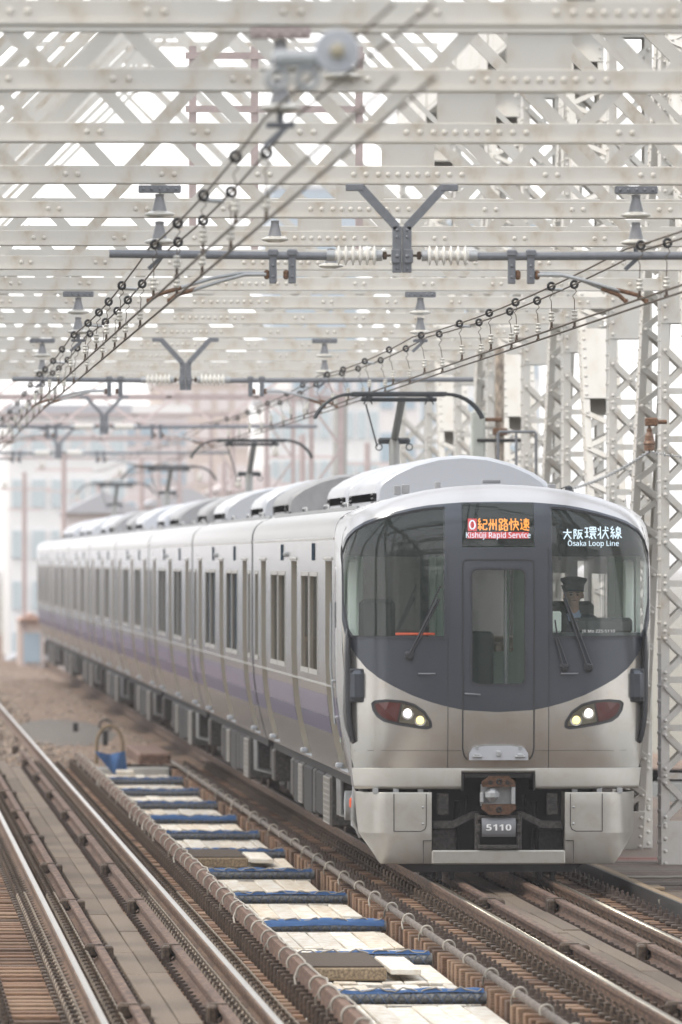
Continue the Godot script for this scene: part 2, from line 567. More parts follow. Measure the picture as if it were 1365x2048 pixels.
# ---------------------------------------------------------------- ground, deck, town
func make_setting() -> void:
	var g := Geo.new()
	g.box(Vector3(0, -8.2, -60), Vector3(3000, 0.4, 400))
	struct("water", g, M.water)
	g = Geo.new()
	g.box(Vector3(0, -1.6, -(BRIDGE_END + 1500)), Vector3(3000, 2.0, 3000))
	struct("ground", g, M.earth)
	# ballast bed on the bank, with shoulders
	g = Geo.new()
	var r := RandomNumberGenerator.new()
	r.seed = 4
	var f := FastNoiseLite.new()
	f.seed = 8
	f.frequency = 0.35
	var rows := []
	for i in 120:
		var z := BRIDGE_END + 0.3 + i * i * 0.0182
		var row := []
		for j in 66:
			var x := -6.0 + j * 0.32
			var y := -0.20 + 0.05 * f.get_noise_2d(x * 3.0, z * 0.9)
			if x > 3.1 and x < 4.6:
				y += 0.05
			if x < -4.5 or x > 13.0:
				y -= 0.55 * minf(1.0, maxf(-4.5 - x, x - 13.0) / 1.2)
			row.append(Vector3(x, y, -z))
		rows.append(row)
	g.grid(rows, Vector3.UP)
	struct("gravel_bed", g, M.gravel)
	# loose stones on top of the bed
	g = Geo.new()
	for s in [[Vector3.RIGHT, Vector3.UP, Vector3.BACK], [Vector3.LEFT, Vector3.UP, Vector3.BACK], [Vector3.RIGHT, Vector3.UP, Vector3.FORWARD], [Vector3.LEFT, Vector3.UP, Vector3.FORWARD]]:
		var a: Vector3 = s[0] * 0.032
		var b2: Vector3 = s[1] * 0.026
		var c: Vector3 = s[2] * 0.028
		g.quad_to(a, b2, c, c, a + b2 + c)
	var mm := MultiMesh.new()
	mm.transform_format = MultiMesh.TRANSFORM_3D
	mm.use_colors = true
	mm.mesh = g.mesh()
	mm.instance_count = 30000
	for i in mm.instance_count:
		var z := BRIDGE_END + 0.4 + 130.0 * pow(r.randf(), 1.6)
		var sc := r.randf_range(0.6, 1.9)
		mm.set_instance_transform(i, Transform3D(Basis.from_euler(Vector3(r.randf() * 0.8, r.randf() * TAU, r.randf() * 0.8)).scaled(Vector3(sc, sc * 0.9, sc * 1.2)), Vector3(r.randf_range(0.9, 4.75), -0.19 + r.randf_range(-0.02, 0.03), -z)))
		var tone := r.randf_range(0.5, 1.35)
		var warm := r.randf()
		mm.set_instance_color(i, Color(0.29 * tone, lerpf(0.205, 0.25, warm) * tone, lerpf(0.15, 0.21, warm) * tone))
	var mi := MultiMeshInstance3D.new()
	mi.name = "ballast_stones"
	mi.multimesh = mm
	mi.material_override = M.stone
	add_child(mi)
	tag(mi, "loose brown and grey ballast stones lying beside the empty track", "ballast", "", "stuff")
	# heap of greyer stone between the tracks beyond the bridge
	g = Geo.new()
	rows = []
	for i in 14:
		var row := []
		for j in 14:
			var a := (i - 6.5) / 6.5
			var b := (j - 6.5) / 6.5
			var hgt := maxf(0.0, 1.0 - a * a - b * b)
			row.append(Vector3(3.55 + b * 1.0, -0.24 + 0.20 * sqrt(hgt) + 0.03 * f.get_noise_2d(i * 9.0, j * 9.0), -(171.0 + a * 14.0)))
		rows.append(row)
	g.grid(rows, Vector3.UP)
	tag(part("gravel_heap", g, M.gravel_grey), "low heap of greyish gravel between the tracks beyond the bridge", "gravel heap")
	# abutment
	g = Geo.new()
	g.box(Vector3(3.6, -4.1, -(BRIDGE_END + 0.1)), Vector3(22, 7.4, 0.36))
	g.cbox(Vector3(3.78, -0.24, -(BRIDGE_END + 0.12)), Vector3(1.5, 0.16, 0.34), 0.02)
	tag(part("abutment_wall", g, M.concrete), "concrete wall that ends the bridge deck at the gravel", "wall")


func building(x0: float, x1: float, top: float, z: float, deep: float, wall: String, pane: String, rows: int, cols: int, label: String, base := 0.0, roof := "") -> void:
	var o := thing("building", label, "building", Vector3((x0 + x1) / 2.0, -0.6, -z), "buildings beyond the bridge")
	var w := x1 - x0
	var h := top + 0.6
	var g := Geo.new()
	g.box(Vector3(0, h / 2.0, -deep / 2.0), Vector3(w, h, deep))
	part("wall", g, M[wall], o)
	g = Geo.new()
	if roof:
		g.prism(PackedVector2Array([Vector2(-w * 0.55, 0), Vector2(w * 0.55, 0), Vector2(0, w * 0.28)]), Vector3(0, h + 0.01, 0.4), Vector3.RIGHT, Vector3.UP, Vector3(0, 0, -deep - 0.8))
		part("roof", g, M[roof], o)
	else:
		g.box(Vector3(0, h + 0.2, -deep / 2.0), Vector3(w + 0.3, 0.4, deep + 0.3))
		part("parapet", g, M["roof_grey" if wall == "white_wall" else "white_wall"], o)
	g = Geo.new()
	var pw := w / cols
	var ph := (h - base) / rows
	g.box(Vector3(0, 0, 0.03), Vector3(pw * 0.66, ph * 0.55, 0.08))
	var pm := g.mesh()
	for i in rows:
		for j in cols:
			var p := Vector3(-w / 2.0 + (j + 0.5) * pw, base + (i + 0.5) * ph, 0.0)
			part("window", pm, M[pane], o, p)


func make_town() -> void:
	building(4.4, 8.2, 7.6, 300.0, 14.0, "white_wall", "glass_pale", 5, 6, "white flat-roofed building at the far end of the train, beside the tan block")
	building(8.6, 12.6, 8.8, 372.0, 16.0, "pink_wall", "glass_blue", 6, 6, "pinkish block of flats between the white building and the tan block")
	building(13.0, 17.0, 11.0, 420.0, 18.0, "tan_wall", "pink_wall", 7, 5, "windowless-looking tan tower block behind the second Y-shaped bracket")
	building(16.4, 21.0, 9.6, 385.0, 15.0, "white_wall", "glass_pale", 5, 9, "white hall with rows of pale glass behind the pantographs")
	building(20.6, 27.0, 12.5, 460.0, 18.0, "pale_wall", "glass_blue", 5, 6, "grey-pink office block behind the leaning pole")
	building(30.0, 36.5, 31.0, 700.0, 20.0, "tower_blue", "glass_blue", 12, 6, "tall bluish glass tower seen through the overhead lattice")
	building(37.5, 46.0, 27.0, 640.0, 20.0, "white_wall", "glass_blue", 9, 6, "tall white tower behind the truss posts")
	building(5.4, 7.6, 4.3, 262.0, 6.0, "pale_wall", "glass_blue", 2, 2, "small grey-roofed house beyond the end of the train", 0.4, "roof_grey")
	building(8.2, 10.6, 4.6, 282.0, 7.0, "pink_wall", "glass_blue", 2, 3, "small pink house with a grey roof beyond the fifth car", 0.4, "roof_grey")
	building(11.0, 13.6, 5.2, 300.0, 7.0, "pale_wall", "glass_blue", 2, 3, "small pale house with a pinkish roof beyond the fourth car", 0.4, "pink_wall")
	building(13.4, 16.0, 4.8, 286.0, 7.0, "pink_wall", "glass_pale", 2, 3, "small pinkish house with a grey roof below the white hall", 0.4, "roof_grey")
	building(4.35, 5.1, 1.2, 276.0, 5.0, "tan_wall", "glass_blue", 1, 1, "little orange-roofed hut just beyond the last car", 0.2, "roof_orange")
	# low dark wall along the far side of the empty track, seen mirrored in the windows of the cars
	var lw := thing("trackside_wall", "low slate-coloured wall along the line that the car windows mirror", "wall")
	for i in 40:
		var lg := Geo.new()
		lg.cbox(Vector3(-3.6, 1.2, -(146.0 + i * 6.0)), Vector3(0.16, 3.2, 5.9), 0.02)
		part("panel", lg, M.slate_wall if i % 5 != 3 else M.pale_wall, lw)
	# thin masts in the blur past the bridge end
	var masts := [[4.5, 276.0, 6.0], [5.3, 258.0, 6.4], [6.5, 268.0, 5.6], [7.4, 256.0, 6.2], [8.9, 270.0, 6.6], [8.6, 228.0, 5.8], [8.3, 196.0, 5.4], [9.6, 208.0, 6.2], [10.6, 212.0, 5.6], [11.8, 222.0, 6.2]]
	for mk in masts.size():
		var q: Array = masts[mk]
		var ma := thing("line_mast", "thin blurred mast with a crossarm, %s in the row past the bridge" % ORD[mk], "mast", Vector3(q[0], -0.4, -q[1]), "thin masts past the bridge")
		var mg := Geo.new()
		mg.tube([Vector3.ZERO, Vector3(0, q[2], 0)], 0.07, 8)
		part("shaft", mg, M.pink_paint if int(q[1]) % 2 == 0 else M.grey_steel, ma)
		mg = Geo.new()
		mg.bar(Vector3(-0.8, q[2] - 0.5, 0), Vector3(0.8, q[2] - 0.5, 0), 0.06, 0.06)
		mg.bar(Vector3(-0.5, q[2] - 1.1, 0), Vector3(0.5, q[2] - 1.1, 0), 0.05, 0.05)
		part("crossarm", mg, M.pink_pale, ma)
		mg = Geo.new()
		mg.lathe(Vector3(-0.6, q[2] - 0.47, 0), [Vector2(0.05, 0), Vector2(0.09, 0.06), Vector2(0.04, 0.1), Vector2(0.08, 0.15), Vector2(0, 0.2)], 8)
		part("pot_insulator", mg, M.porcelain, ma)
	# pale noise wall and sloping grey ramp at the far left of the line
	var o := thing("noise_barrier", "long white wall panels beside the line past the last train car", "wall")
	var g := Geo.new()
	for i in 8:
		g = Geo.new()
		g.cbox(Vector3(2.85 + 0.21 * i, 1.2, -(330.0 + i * 0.02)), Vector3(0.205, 2.5, 0.12), 0.01)
		part("panel", g, M.white_wall, o)
	g = Geo.new()
	g.prism(PackedVector2Array([Vector2(0, 0), Vector2(2.6, 0), Vector2(2.6, 1.15)]), Vector3(3.4, -0.5, -292), Vector3.RIGHT, Vector3.UP, Vector3(0, 0, -8))
	tag(part("access_ramp", g, M.roof_grey), "sloping grey ramp in front of the white wall panels", "ramp")
	# leaning utility pole
	g = Geo.new()
	g.tube([Vector3(9.45, -0.6, -190), Vector3(9.56, 6.4, -190)], 0.15, 10)
	o = thing("utility_pole", "grey concrete pole leaning slightly behind the second pantograph", "pole")
	part("shaft", g, M.concrete, o)
	g = Geo.new()
	g.tube([Vector3(9.5, 2.3, -190), Vector3(9.505, 2.55, -190)], 0.165, 10)
	part("band", g, M.terracotta, o)


# lattice gantry that carries the overhead line beyond the bridge
func make_gantry(z: float, top: float, label: String) -> void:
	var o := thing("overhead_gantry", label, "gantry", Vector3(0, 0, -z), "pink gantries beyond the bridge")
	var g := Geo.new()
	for x in [-0.6, 7.7]:
		g = Geo.new()
		for d in [Vector2(-0.25, -0.25), Vector2(0.25, -0.25), Vector2(-0.25, 0.25), Vector2(0.25, 0.25)]:
			g.bar(Vector3(x + d.x, -0.3, d.y), Vector3(x + d.x, top, d.y), 0.06, 0.06, Vector3.BACK)
		for i in int(top / 0.7):
			var s := 1.0 if i % 2 == 0 else -1.0
			g.bar(Vector3(x - 0.25 * s, i * 0.7, 0.27), Vector3(x + 0.25 * s, i * 0.7 + 0.7, 0.27), 0.04, 0.015, Vector3.BACK)
		part("column", g, M.pink_paint, o)
	for y in [top - 0.55, top]:
		g = Geo.new()
		g.bar(Vector3(-1.0, y, 0.2), Vector3(8.1, y, 0.2), 0.06, 0.06)
		g.bar(Vector3(-1.0, y, -0.2), Vector3(8.1, y, -0.2), 0.06, 0.06)
		part("beam", g, M.pink_paint, o)
	g = Geo.new()
	for i in 12:
		var s := 1.0 if i % 2 == 0 else -1.0
		var x0 := -0.9 + i * 0.74
		g.bar(Vector3(x0, top - 0.275 - 0.275 * s, 0.22), Vector3(x0 + 0.74, top - 0.275 + 0.275 * s, 0.22), 0.04, 0.02, Vector3.BACK)
	part("lacing", g, M.pink_pale, o)


# ---------------------------------------------------------------- tracks
func rail_profile(h: float, head: float, foot: float) -> PackedVector2Array:
	var a := []
	for p in [Vector2(foot / 2, -h), Vector2(foot / 2, -h + 0.012), Vector2(0.02, -h + 0.03), Vector2(0.009, -h + 0.045), Vector2(0.009, -0.048), Vector2(head / 2, -0.036), Vector2(head / 2, -0.008), Vector2(head / 2 - 0.008, -0.001)]:
		a.append(p)
	for i in range(7, -1, -1):
		a.append(Vector2(-a[i].x, a[i].y))
	return PackedVector2Array(a)


func clip_mesh(side: float, ring: bool) -> ArrayMesh:
	var g := Geo.new()
	if ring:
		g.torus(Vector3(side * 0.135, 0.068, 0.06), Vector3(0, 0.25, 1).normalized(), 0.042, 0.0095, 10, 5, -0.6, PI + 1.2)
		g.torus(Vector3(side * 0.135, 0.064, 0.026), Vector3(0, 0.25, 1).normalized(), 0.042, 0.0095, 10, 5, -0.6, PI + 1.2)
	else:
		g.cbox(Vector3(side * 0.12, 0.012, 0), Vector3(0.20, 0.03, 0.17), 0.006)
		g.cbox(Vector3(side * 0.135, 0.045, 0.0), Vector3(0.085, 0.05, 0.085), 0.012)
		g.lathe(Vector3(side * 0.165, 0.02, 0.0), [Vector2(0.022, 0), Vector2(0.022, 0.075), Vector2(0.0, 0.08)], 6)
		g.lathe(Vector3(side * 0.165, 0.02, 0.05), [Vector2(0.018, 0), Vector2(0.018, 0.05), Vector2(0.0, 0.055)], 6)
	return g.mesh()


func make_track(cx: float, label: String, coils: bool, left_end: float, right_end: float) -> void:
	var o := thing("railway_track", label, "railway track", Vector3.ZERO, "")
	rng.seed = int(cx * 100)
	var g := Geo.new()
	var wide := right_end - left_end
	var sm := []
	for i in 3:
		g = Geo.new()
		g.cbox(Vector3.ZERO, Vector3(wide, 0.21, 0.215 + 0.012 * i), 0.006)
		sm.append(g.mesh())
	var zs := []
	var z := 46.0
	while z < BRIDGE_END - 0.5:
		zs.append(z)
		z += 0.59 + rng.randf_range(-0.035, 0.035)
	for k in zs:
		var sl := part("sleeper", sm[rng.randi() % 3], M["sleeper_%d" % (rng.randi() % 4)], o, Vector3((left_end + right_end) / 2.0 + rng.randf_range(-0.012, 0.012), -0.2585 + rng.randf_range(-0.010, 0.006), -k + rng.randf_range(-0.02, 0.02)))
		sl.rotation.y = rng.randf_range(-0.004, 0.004)
	var iron_l := clip_mesh(-1.0, false)
	var iron_r := clip_mesh(1.0, false)
	var ring_l := clip_mesh(-1.0, true)
	var ring_r := clip_mesh(1.0, true)
	for s in [-1.0, 1.0]:
		var x: float = cx + s * 0.566
		g = Geo.new()
		g.prism(rail_profile(0.153, 0.065, 0.127), Vector3(x, 0, 70), Vector3.RIGHT, Vector3.UP, Vector3(0, 0, -420))
		var rail := part("running_rail", g, M.rail_rust, o)
		g = Geo.new()
		g.prism(PackedVector2Array([Vector2(-0.024, -0.004), Vector2(0.024, -0.004), Vector2(0.022, 0.0015), Vector2(0.012, 0.004), Vector2(-0.012, 0.004), Vector2(-0.022, 0.0015)]), Vector3(x, 0, 70), Vector3.RIGHT, Vector3.UP, Vector3(0, 0, -420))
		part("rail_head", g, M.rail_head if coils else M.rail_head_dull, rail)
		var far := Geo.new()
		for k in zs:
			var at := Vector3(x, -0.15, -k)
			if k < 86.0:
				for q in [0, 1]:
					if true:
						var c := part("rail_clip", iron_l if q == 0 else iron_r, M.clip_iron, rail, at)
						c.rotation.y = rng.randf_range(-0.04, 0.04)
						if coils or q == 0:
							part("spring_coil", ring_l if q == 0 else ring_r, M.clip_ring if coils else M.clip_iron, rail, at)
			else:
				for q in [-1.0, 1.0]:
					far.add_mesh(iron_l if q < 0.0 else iron_r, at)
					if coils or q < 0.0:
						far.add_mesh(ring_l if q < 0.0 else ring_r, at)
		stuff(part("rail_clip", far, M.clip_iron, rail))
	# guard rails between the running rails, with their joint blocks
	for s in [-1.0, 1.0]:
		var x: float = cx + s * 0.30
		var hgt := 0.145
		g = Geo.new()
		var zz := 24.0
		g.prism(rail_profile(hgt, 0.07, 0.13), Vector3(x, -0.006, -22), Vector3.RIGHT, Vector3.UP, Vector3(0, 0, -(BRIDGE_END + 6.0 - 22)))
		var guard := part("guard_rail", g, M.guard_rust, o)
		while zz < BRIDGE_END:
			zz += 9.75
			g = Geo.new()
			g.cbox(Vector3(x - s * 0.075, -0.075, -zz), Vector3(0.07, 0.13, 0.30), 0.015)
			g.cbox(Vector3(x - 0.06, -0.055, -zz - 0.1), Vector3(0.10, 0.11, 0.13), 0.02)
			g.box(Vector3(x, -0.0015, -zz), Vector3(0.072, 0.006, 0.10))
			part("joint_block", g, M.clip_iron, guard)
		g = Geo.new()
		for k in zs:
			for q in [-1.0, 1.0]:
				g.box(Vector3(x + q * 0.075, -0.135, -k), Vector3(0.05, 0.03, 0.09))
				g.box(Vector3(x + q * 0.105, -0.13, -k + 0.02), Vector3(0.025, 0.05, 0.025))
		stuff(part("spike", g, M.dark_bolt, guard))
	# planks down the middle
	for row in 2:
		z = 50.0 + 0.6 * row
		while z < BRIDGE_END - 2.0:
			var l := 3.9 + rng.randf_range(-0.1, 0.1)
			g = Geo.new()
			g.cbox(Vector3.ZERO, Vector3(0.158, 0.05, l - 0.014), 0.006)
			var pk := part("walk_plank", g, M.plank_grey if rng.randf() < 0.6 else M.plank_grey_dark, o, Vector3(cx - 0.012 + (row - 0.5) * 0.166, -0.126 + rng.randf_range(-0.004, 0.004), -z - l / 2))
			pk.rotation = Vector3(rng.randf_range(-0.0012, 0.0012), rng.randf_range(-0.0012, 0.0012), rng.randf_range(-0.02, 0.02))
			z += l
	# hook bolts near the ends of the sleepers
	g = Geo.new()
	for k in zs:
		for e in ([left_end + 0.19, right_end - 0.16] if not coils else [left_end + 0.10]):
			g.cbox(Vector3(e, -0.135, -k), Vector3(0.12, 0.035, 0.12), 0.008)
			g.lathe(Vector3(e, -0.12, -k), [Vector2(0.028, 0), Vector2(0.028, 0.05), Vector2(0.012, 0.052), Vector2(0.012, 0.085), Vector2(0, 0.087)], 6)
	stuff(part("hook_bolt", g, M.rust_dark if coils else M.dark_bolt, o))


# ---------------------------------------------------------------- the walkway between the tracks
func wavy_net(x0: float, x1: float, z: float, r: RandomNumberGenerator, full: bool) -> Geo:
	var g := Geo.new()
	var rows := []
	var f := FastNoiseLite.new()
	f.seed = r.randi() % 1000
	f.frequency = 1.0
	var steps := 46
	for i in 7:
		var row := []
		var a := lerpf(0.72 if not full else 0.1, 2.5, i / 6.0)
		for j in steps + 1:
			var x := lerpf(x0, x1, float(j) / steps)
			var rr := 0.056 + 0.010 * f.get_noise_2d(x * 4.0, i * 2.0) + (0.012 * absf(sin(x * 9.0 + z)) if i > 1 and i < 5 else 0.0)
			row.append(Vector3(x, -0.225 + rr * sin(a) * 1.05 + 0.006 * sin(x * 5.0 + z), -z + rr * cos(a)))
		rows.append(row)
	g.grid(rows, Vector3(0, 1, 0.6))
	return g


func make_walkway() -> void:
	var r := RandomNumberGenerator.new()
	r.seed = 77
	var z0 := 61.8
	for k in 12:
		var z := z0 + PANEL * k
		if k > 0:
			var o := thing("netted_pipe", "%s pipe wrapped in netting across the board walkway, counted from the camera end" % ORD[k - 1], "pipe", Vector3.ZERO, "netted pipes across the walkway")
			var g := Geo.new()
			g.tube([Vector3(3.0, -0.225, -z), Vector3(4.52, -0.225, -z)], 0.048, 12)
			part("pipe", g, M.pipe_grey, o)
			part("net", wavy_net(3.04, 4.5, z, r, k in [3, 8]), M.net_blue, o)
			g = Geo.new()
			for j in 34:
				var x := 3.05 + j * 0.043
				var pts := []
				for i in 5:
					var a := lerpf(-0.9, 1.2, i / 4.0)
					pts.append(Vector3(x + i * 0.02 * (1.0 if j % 2 == 0 else -1.0), -0.225 + 0.053 * sin(a), -z + 0.053 * cos(a)))
				g.tube(pts, 0.0035, 3, false)
			stuff(part("net_cord", g, M.net_cord, o))
			g = Geo.new()
			var pts2 := []
			for j in 48:
				var x := 3.05 + j * 0.0305
				pts2.append(Vector3(x, -0.163 + 0.014 * sin(x * 31.0 + z) + 0.006 * sin(x * 73.0), -z + 0.03))
			g.tube(pts2, 0.006, 4)
			part("lacing_cord", g, M.rope, o)
		# boards of the bay behind this pipe
		var bay := thing("board_bay", "bay of pale boards between the tracks, %s from the camera end" % ORD[k] + (", with brown mat" if k in [1, 5] else ""), "walkway boards", Vector3.ZERO, "bays of pale boards")
		for row in 2:
			var x := 3.02 + r.randf_range(-0.03, 0.03)
			while x < 4.42:
				var w := r.randf_range(0.165, 0.215)
				if x + w > 4.5:
					w = 4.5 - x
				var l := 3.1 + r.randf_range(-0.12, 0.06)
				var g := Geo.new()
				g.cbox(Vector3.ZERO, Vector3(w - 0.008, 0.055, l), 0.007)
				var m: String = ["board_white", "board_white", "board_cream", "board_grey"][r.randi() % 4]
				var b := part("board", g, M[m], bay, Vector3(x + w / 2, -0.315 + row * 0.012 + r.randf_range(-0.008, 0.010), -(z + 0.28 + row * 3.15 + l / 2 + r.randf_range(-0.05, 0.05))))
				b.rotation = Vector3(r.randf_range(-0.004, 0.006), r.randf_range(-0.006, 0.006), r.randf_range(-0.03, 0.03))
				x += w
	# brown mats with a loose board at each end
	for q in [[74.2, "larger"], [100.9, "smaller"]]:
		var zq: float = q[0] - 0.9
		var g := Geo.new()
		g.cbox(Vector3(3.62, -0.215, -zq - 0.2), Vector3(0.74, 0.10, 2.6), 0.012)
		var mo := part("mat_block", g, M.mat_side)
		tag(mo, "%s tan block topped by a rough brown mat on the pale boards" % q[1], "mat", "brown mats on the walkway")
		g = Geo.new()
		g.cbox(Vector3(3.62, -0.158, -zq - 0.2), Vector3(0.70, 0.012, 2.5), 0.003)
		part("mat_top", g, M.mat_brown, mo)
		for s in [[3.16, "beside the rope-tied angle"], [4.14, "beside the sleeper ends"]]:
			g = Geo.new()
			g.cbox(Vector3.ZERO, Vector3(0.24, 0.045, 2.3), 0.006)
			var b := part("loose_board", g, M.board_white, self, Vector3(s[0], -0.20, -zq - 0.1))
			b.rotation.z = -0.02
			tag(b, "loose white board next to the %s brown mat, %s" % [q[1], s[1]], "board", "loose boards at the mats")
	# rusty angle on stub posts, tied with rope
	var o := thing("edge_angle", "rusty steel angle tied with pale rope along the empty track's sleepers", "steel angle")
	var g := Geo.new()
	g.box(Vector3(3.06, 0.03, -96.0), Vector3(0.012, 0.13, 90.0))
	g.box(Vector3(3.088, 0.099, -96.0), Vector3(0.066, 0.012, 90.0))
	part("angle", g, M.edge_angle, o)
	g = Geo.new()
	for i in 150:
		var z := 52.2 + i * 0.59
		g.cbox(Vector3(2.985, -0.075, -z), Vector3(0.05, 0.15, 0.07), 0.01)
		g.box(Vector3(3.02, -0.02, -z), Vector3(0.06, 0.03, 0.05))
	stuff(part("stub_post", g, M.rust_dark, o))
	g = Geo.new()
	for i in 260:
		g.lathe(Vector3(3.0505, 0.03, -(54.0 + i * 0.335)), [Vector2(0.011, 0), Vector2(0.0, 0.001)], 6, Basis(Vector3.UP, Vector3.LEFT, Vector3.BACK))
	stuff(part("bolt_hole", g, M.seam, o))
	for i in 54:
		var z := 55.2 + i * 1.58 + r.randf_range(-0.35, 0.35)
		part("rope_loop", rope_loop(Vector3(3.08, 0.06, -z), 0.060, r), M.rope, o)
	g = Geo.new()
	var pts := []
	for i in 160:
		pts.append(Vector3(3.09 + r.randf_range(-0.02, 0.03), 0.118 + r.randf_range(-0.005, 0.02), -(56.0 + i * 0.52)))
	g.tube(pts, 0.007, 5)
	part("rope_line", g, M.rope, o)
	# pipe along the sleeper ends, tied with rope
	o = thing("tied_pipe", "long grey-brown pipe tied down with rope loops on the train track's sleeper ends", "pipe")
	g = Geo.new()
	g.tube([Vector3(4.57, -0.075, -40), Vector3(4.57, -0.075, -BRIDGE_END)], 0.029, 10)
	part("pipe", g, M.handrail, o)
	for i in 31:
		var z := 55.0 + i * 2.7 + r.randf_range(-0.2, 0.2)
		part("rope_loop", rope_loop(Vector3(4.57, -0.065, -z), 0.046, r), M.rope, o)
	# blue sack on a hoop at the far end
	o = thing("hooped_sack", "blue sheet sack hanging from a bent hoop at the bridge end", "sack", Vector3(3.58, -0.1, -140.6))
	g = Geo.new()
	var hp := []
	for i in 15:
		var a := PI * i / 14.0
		hp.append(Vector3(-0.20 * cos(a), 0.28 + 0.32 * sin(a), 0))
	hp[0].y = 0.02
	hp[14].y = 0.02
	g.tube(hp, 0.030, 6)
	part("hoop", g, M.timber_edge, o)
	g = Geo.new()
	var rows := []
	for i in 6:
		var row := []
		for j in 11:
			var t := j / 10.0
			var w := lerpf(0.235, 0.11, i / 5.0)
			row.append(Vector3(lerpf(-w, w, t) + 0.16 * i / 5.0, 0.17 - 0.30 * i / 5.0 + 0.05 * absf(t - 0.5) * 2.0 * (1.0 - i / 5.0), 0.07 + 0.05 * sin(t * 9.0 + i)))
		rows.append(row)
	g.grid(rows, Vector3.BACK)
	part("sheet", g, M.net_blue, o)
	g = Geo.new()
	g.cbox(Vector3(0.17, -0.08, 0.35), Vector3(0.26, 0.05, 0.5), 0.008)
	g.cbox(Vector3(0.19, -0.14, 0.45), Vector3(0.26, 0.05, 0.5), 0.008)
	tag(part("board_stack", g, M.board_white, self, Vector3(3.62, -0.1, -140.2)), "two short pale boards stacked against the blue sack", "boards")
	# cable duct cover on the gravel
	g = Geo.new()
	g.cbox(Vector3(4.35, -0.08, -147), Vector3(0.5, 0.2, 7.0), 0.03)
	tag(part("duct_cover", g, M.edge_angle), "reddish duct cover lying on the gravel at the bridge end", "duct cover")
	# small marker posts on the gravel
	for q in [[3.95, 158.0, "with a round head", true], [3.62, 166.0, "with a plain top", false]]:
		var p := thing("marker_post", "low dark marker post standing on the gravel, %s" % q[2], "post", Vector3(q[0], -0.2, -q[1]), "marker posts on the gravel")
		g = Geo.new()
		g.cbox(Vector3(0, 0.15, 0), Vector3(0.09, 0.3, 0.09), 0.01)
		part("post", g, M.under_dark, p)
		if q[3]:
			g = Geo.new()
			g.torus(Vector3(0, 0.40, 0), Vector3.BACK, 0.10, 0.03, 12, 6)
			part("head", g, M.gravel_grey, p)


func rope_loop(at: Vector3, rad: float, r: RandomNumberGenerator) -> Geo:
	var g := Geo.new()
	for t in 2:
		var pts := []
		var tilt := r.randf_range(-0.35, 0.35)
		for i in 11:
			var a := lerpf(-0.5, PI + 0.5, i / 10.0)
			pts.append(at + Vector3(cos(a) * rad, sin(a) * rad * 1.05, cos(a) * tilt * rad + t * 0.045 + r.randf_range(-0.008, 0.008)))
		g.tube(pts, 0.0085, 5)
	if r.randf() < 0.5:
		var s := r.randf_range(-1.0, 1.0)
		g.tube([at + Vector3(-rad, 0.01, 0), at + Vector3(-rad * 1.3, -0.03, 0.08 * s), at + Vector3(-rad * 1.2, -0.08, 0.18 * s)], 0.009, 4)
	return g


# ---------------------------------------------------------------- deck beside the right track
func make_side_deck() -> void:
	var o := thing("plank_deck", "dark plank deck beside the train at the foot of the truss posts", "deck")
	rng.seed = 12
	var z := 50.0
	while z < 97.0:
		var w := 0.20 + rng.randf_range(-0.015, 0.015)
		var g := Geo.new()
		g.cbox(Vector3.ZERO, Vector3(3.2, 0.05, w - 0.012), 0.005)
		part("plank", g, M["deck_red" if z > 95.9 else ["deck_brown", "deck_grey"][rng.randi() % 2]], o, Vector3(8.78, -0.125 + rng.randf_range(-0.006, 0.006), -z))
		z += w
	var g := Geo.new()
	for i in 10:
		g.box(Vector3(7.34 + rng.randf_range(-0.003, 0.003), -0.091, -(60.0 + i * 3.6)), Vector3(0.06, 0.003, 3.55))
	part("painted_line", g, M.yellow_line, o)
	g = Geo.new()
	g.box(Vector3(9.2, -0.09, -92.7), Vector3(1.6, 0.004, 0.8))
	part("red_patch", g, M.deck_red, o)
	g = Geo.new()
	g.box(Vector3(8.78, -0.17, -119.3), Vector3(3.2, 0.05, 44.0))
	part("deck_sheet", g, M.deck_brown, o)
	# black plate and timber edging
	o = thing("deck_edging", "black steel plate with a tan timber strip along the deck's edge", "edging")
	g = Geo.new()
	g.box(Vector3(7.09, -0.10, -75.0), Vector3(0.02, 0.17, 46.0))
	part("plate", g, M.black_steel, o)
	for i in 12:
		g = Geo.new()
		g.cbox(Vector3(7.145, -0.06, -(54.0 + i * 3.7)), Vector3(0.075, 0.09, 3.66), 0.006)
		part("timber", g, M.timber_edge, o)
	for q in [[83.6, "close to the camera end"], [90.2, "close to the cab"]]:
		o = thing("deck_rope", "thin white rope lying across the plank deck, %s" % q[1], "rope", Vector3.ZERO, "ropes across the deck")
		g = Geo.new()
		var pts := []
		for i in 24:
			pts.append(Vector3(7.2 + i * 0.12, -0.083 + (0.003 if i % 2 else 0.0), -q[0] + 0.02 * sin(i * 0.9)))
		g.tube(pts, 0.013, 5)
		part("line", g, M.rope, o)
		g = Geo.new()
		g.torus(Vector3(7.14, -0.055, -q[0]), Vector3.BACK, 0.062, 0.018, 10, 6, 0.0, PI)
		part("knot", g, M.rope, o)
	for q in [86.9, 81.0]:
		g = Geo.new()
		g.cbox(Vector3(7.30, -0.065, -q), Vector3(0.16, 0.03, 0.7), 0.006)
		tag(part("edge_chock", g, M.timber_edge), "small flat timber block lying on the deck edge, %s" % ("beyond the rope knot" if q > 85 else "this side of the rope knots"), "timber block", "timber blocks on the deck edge")


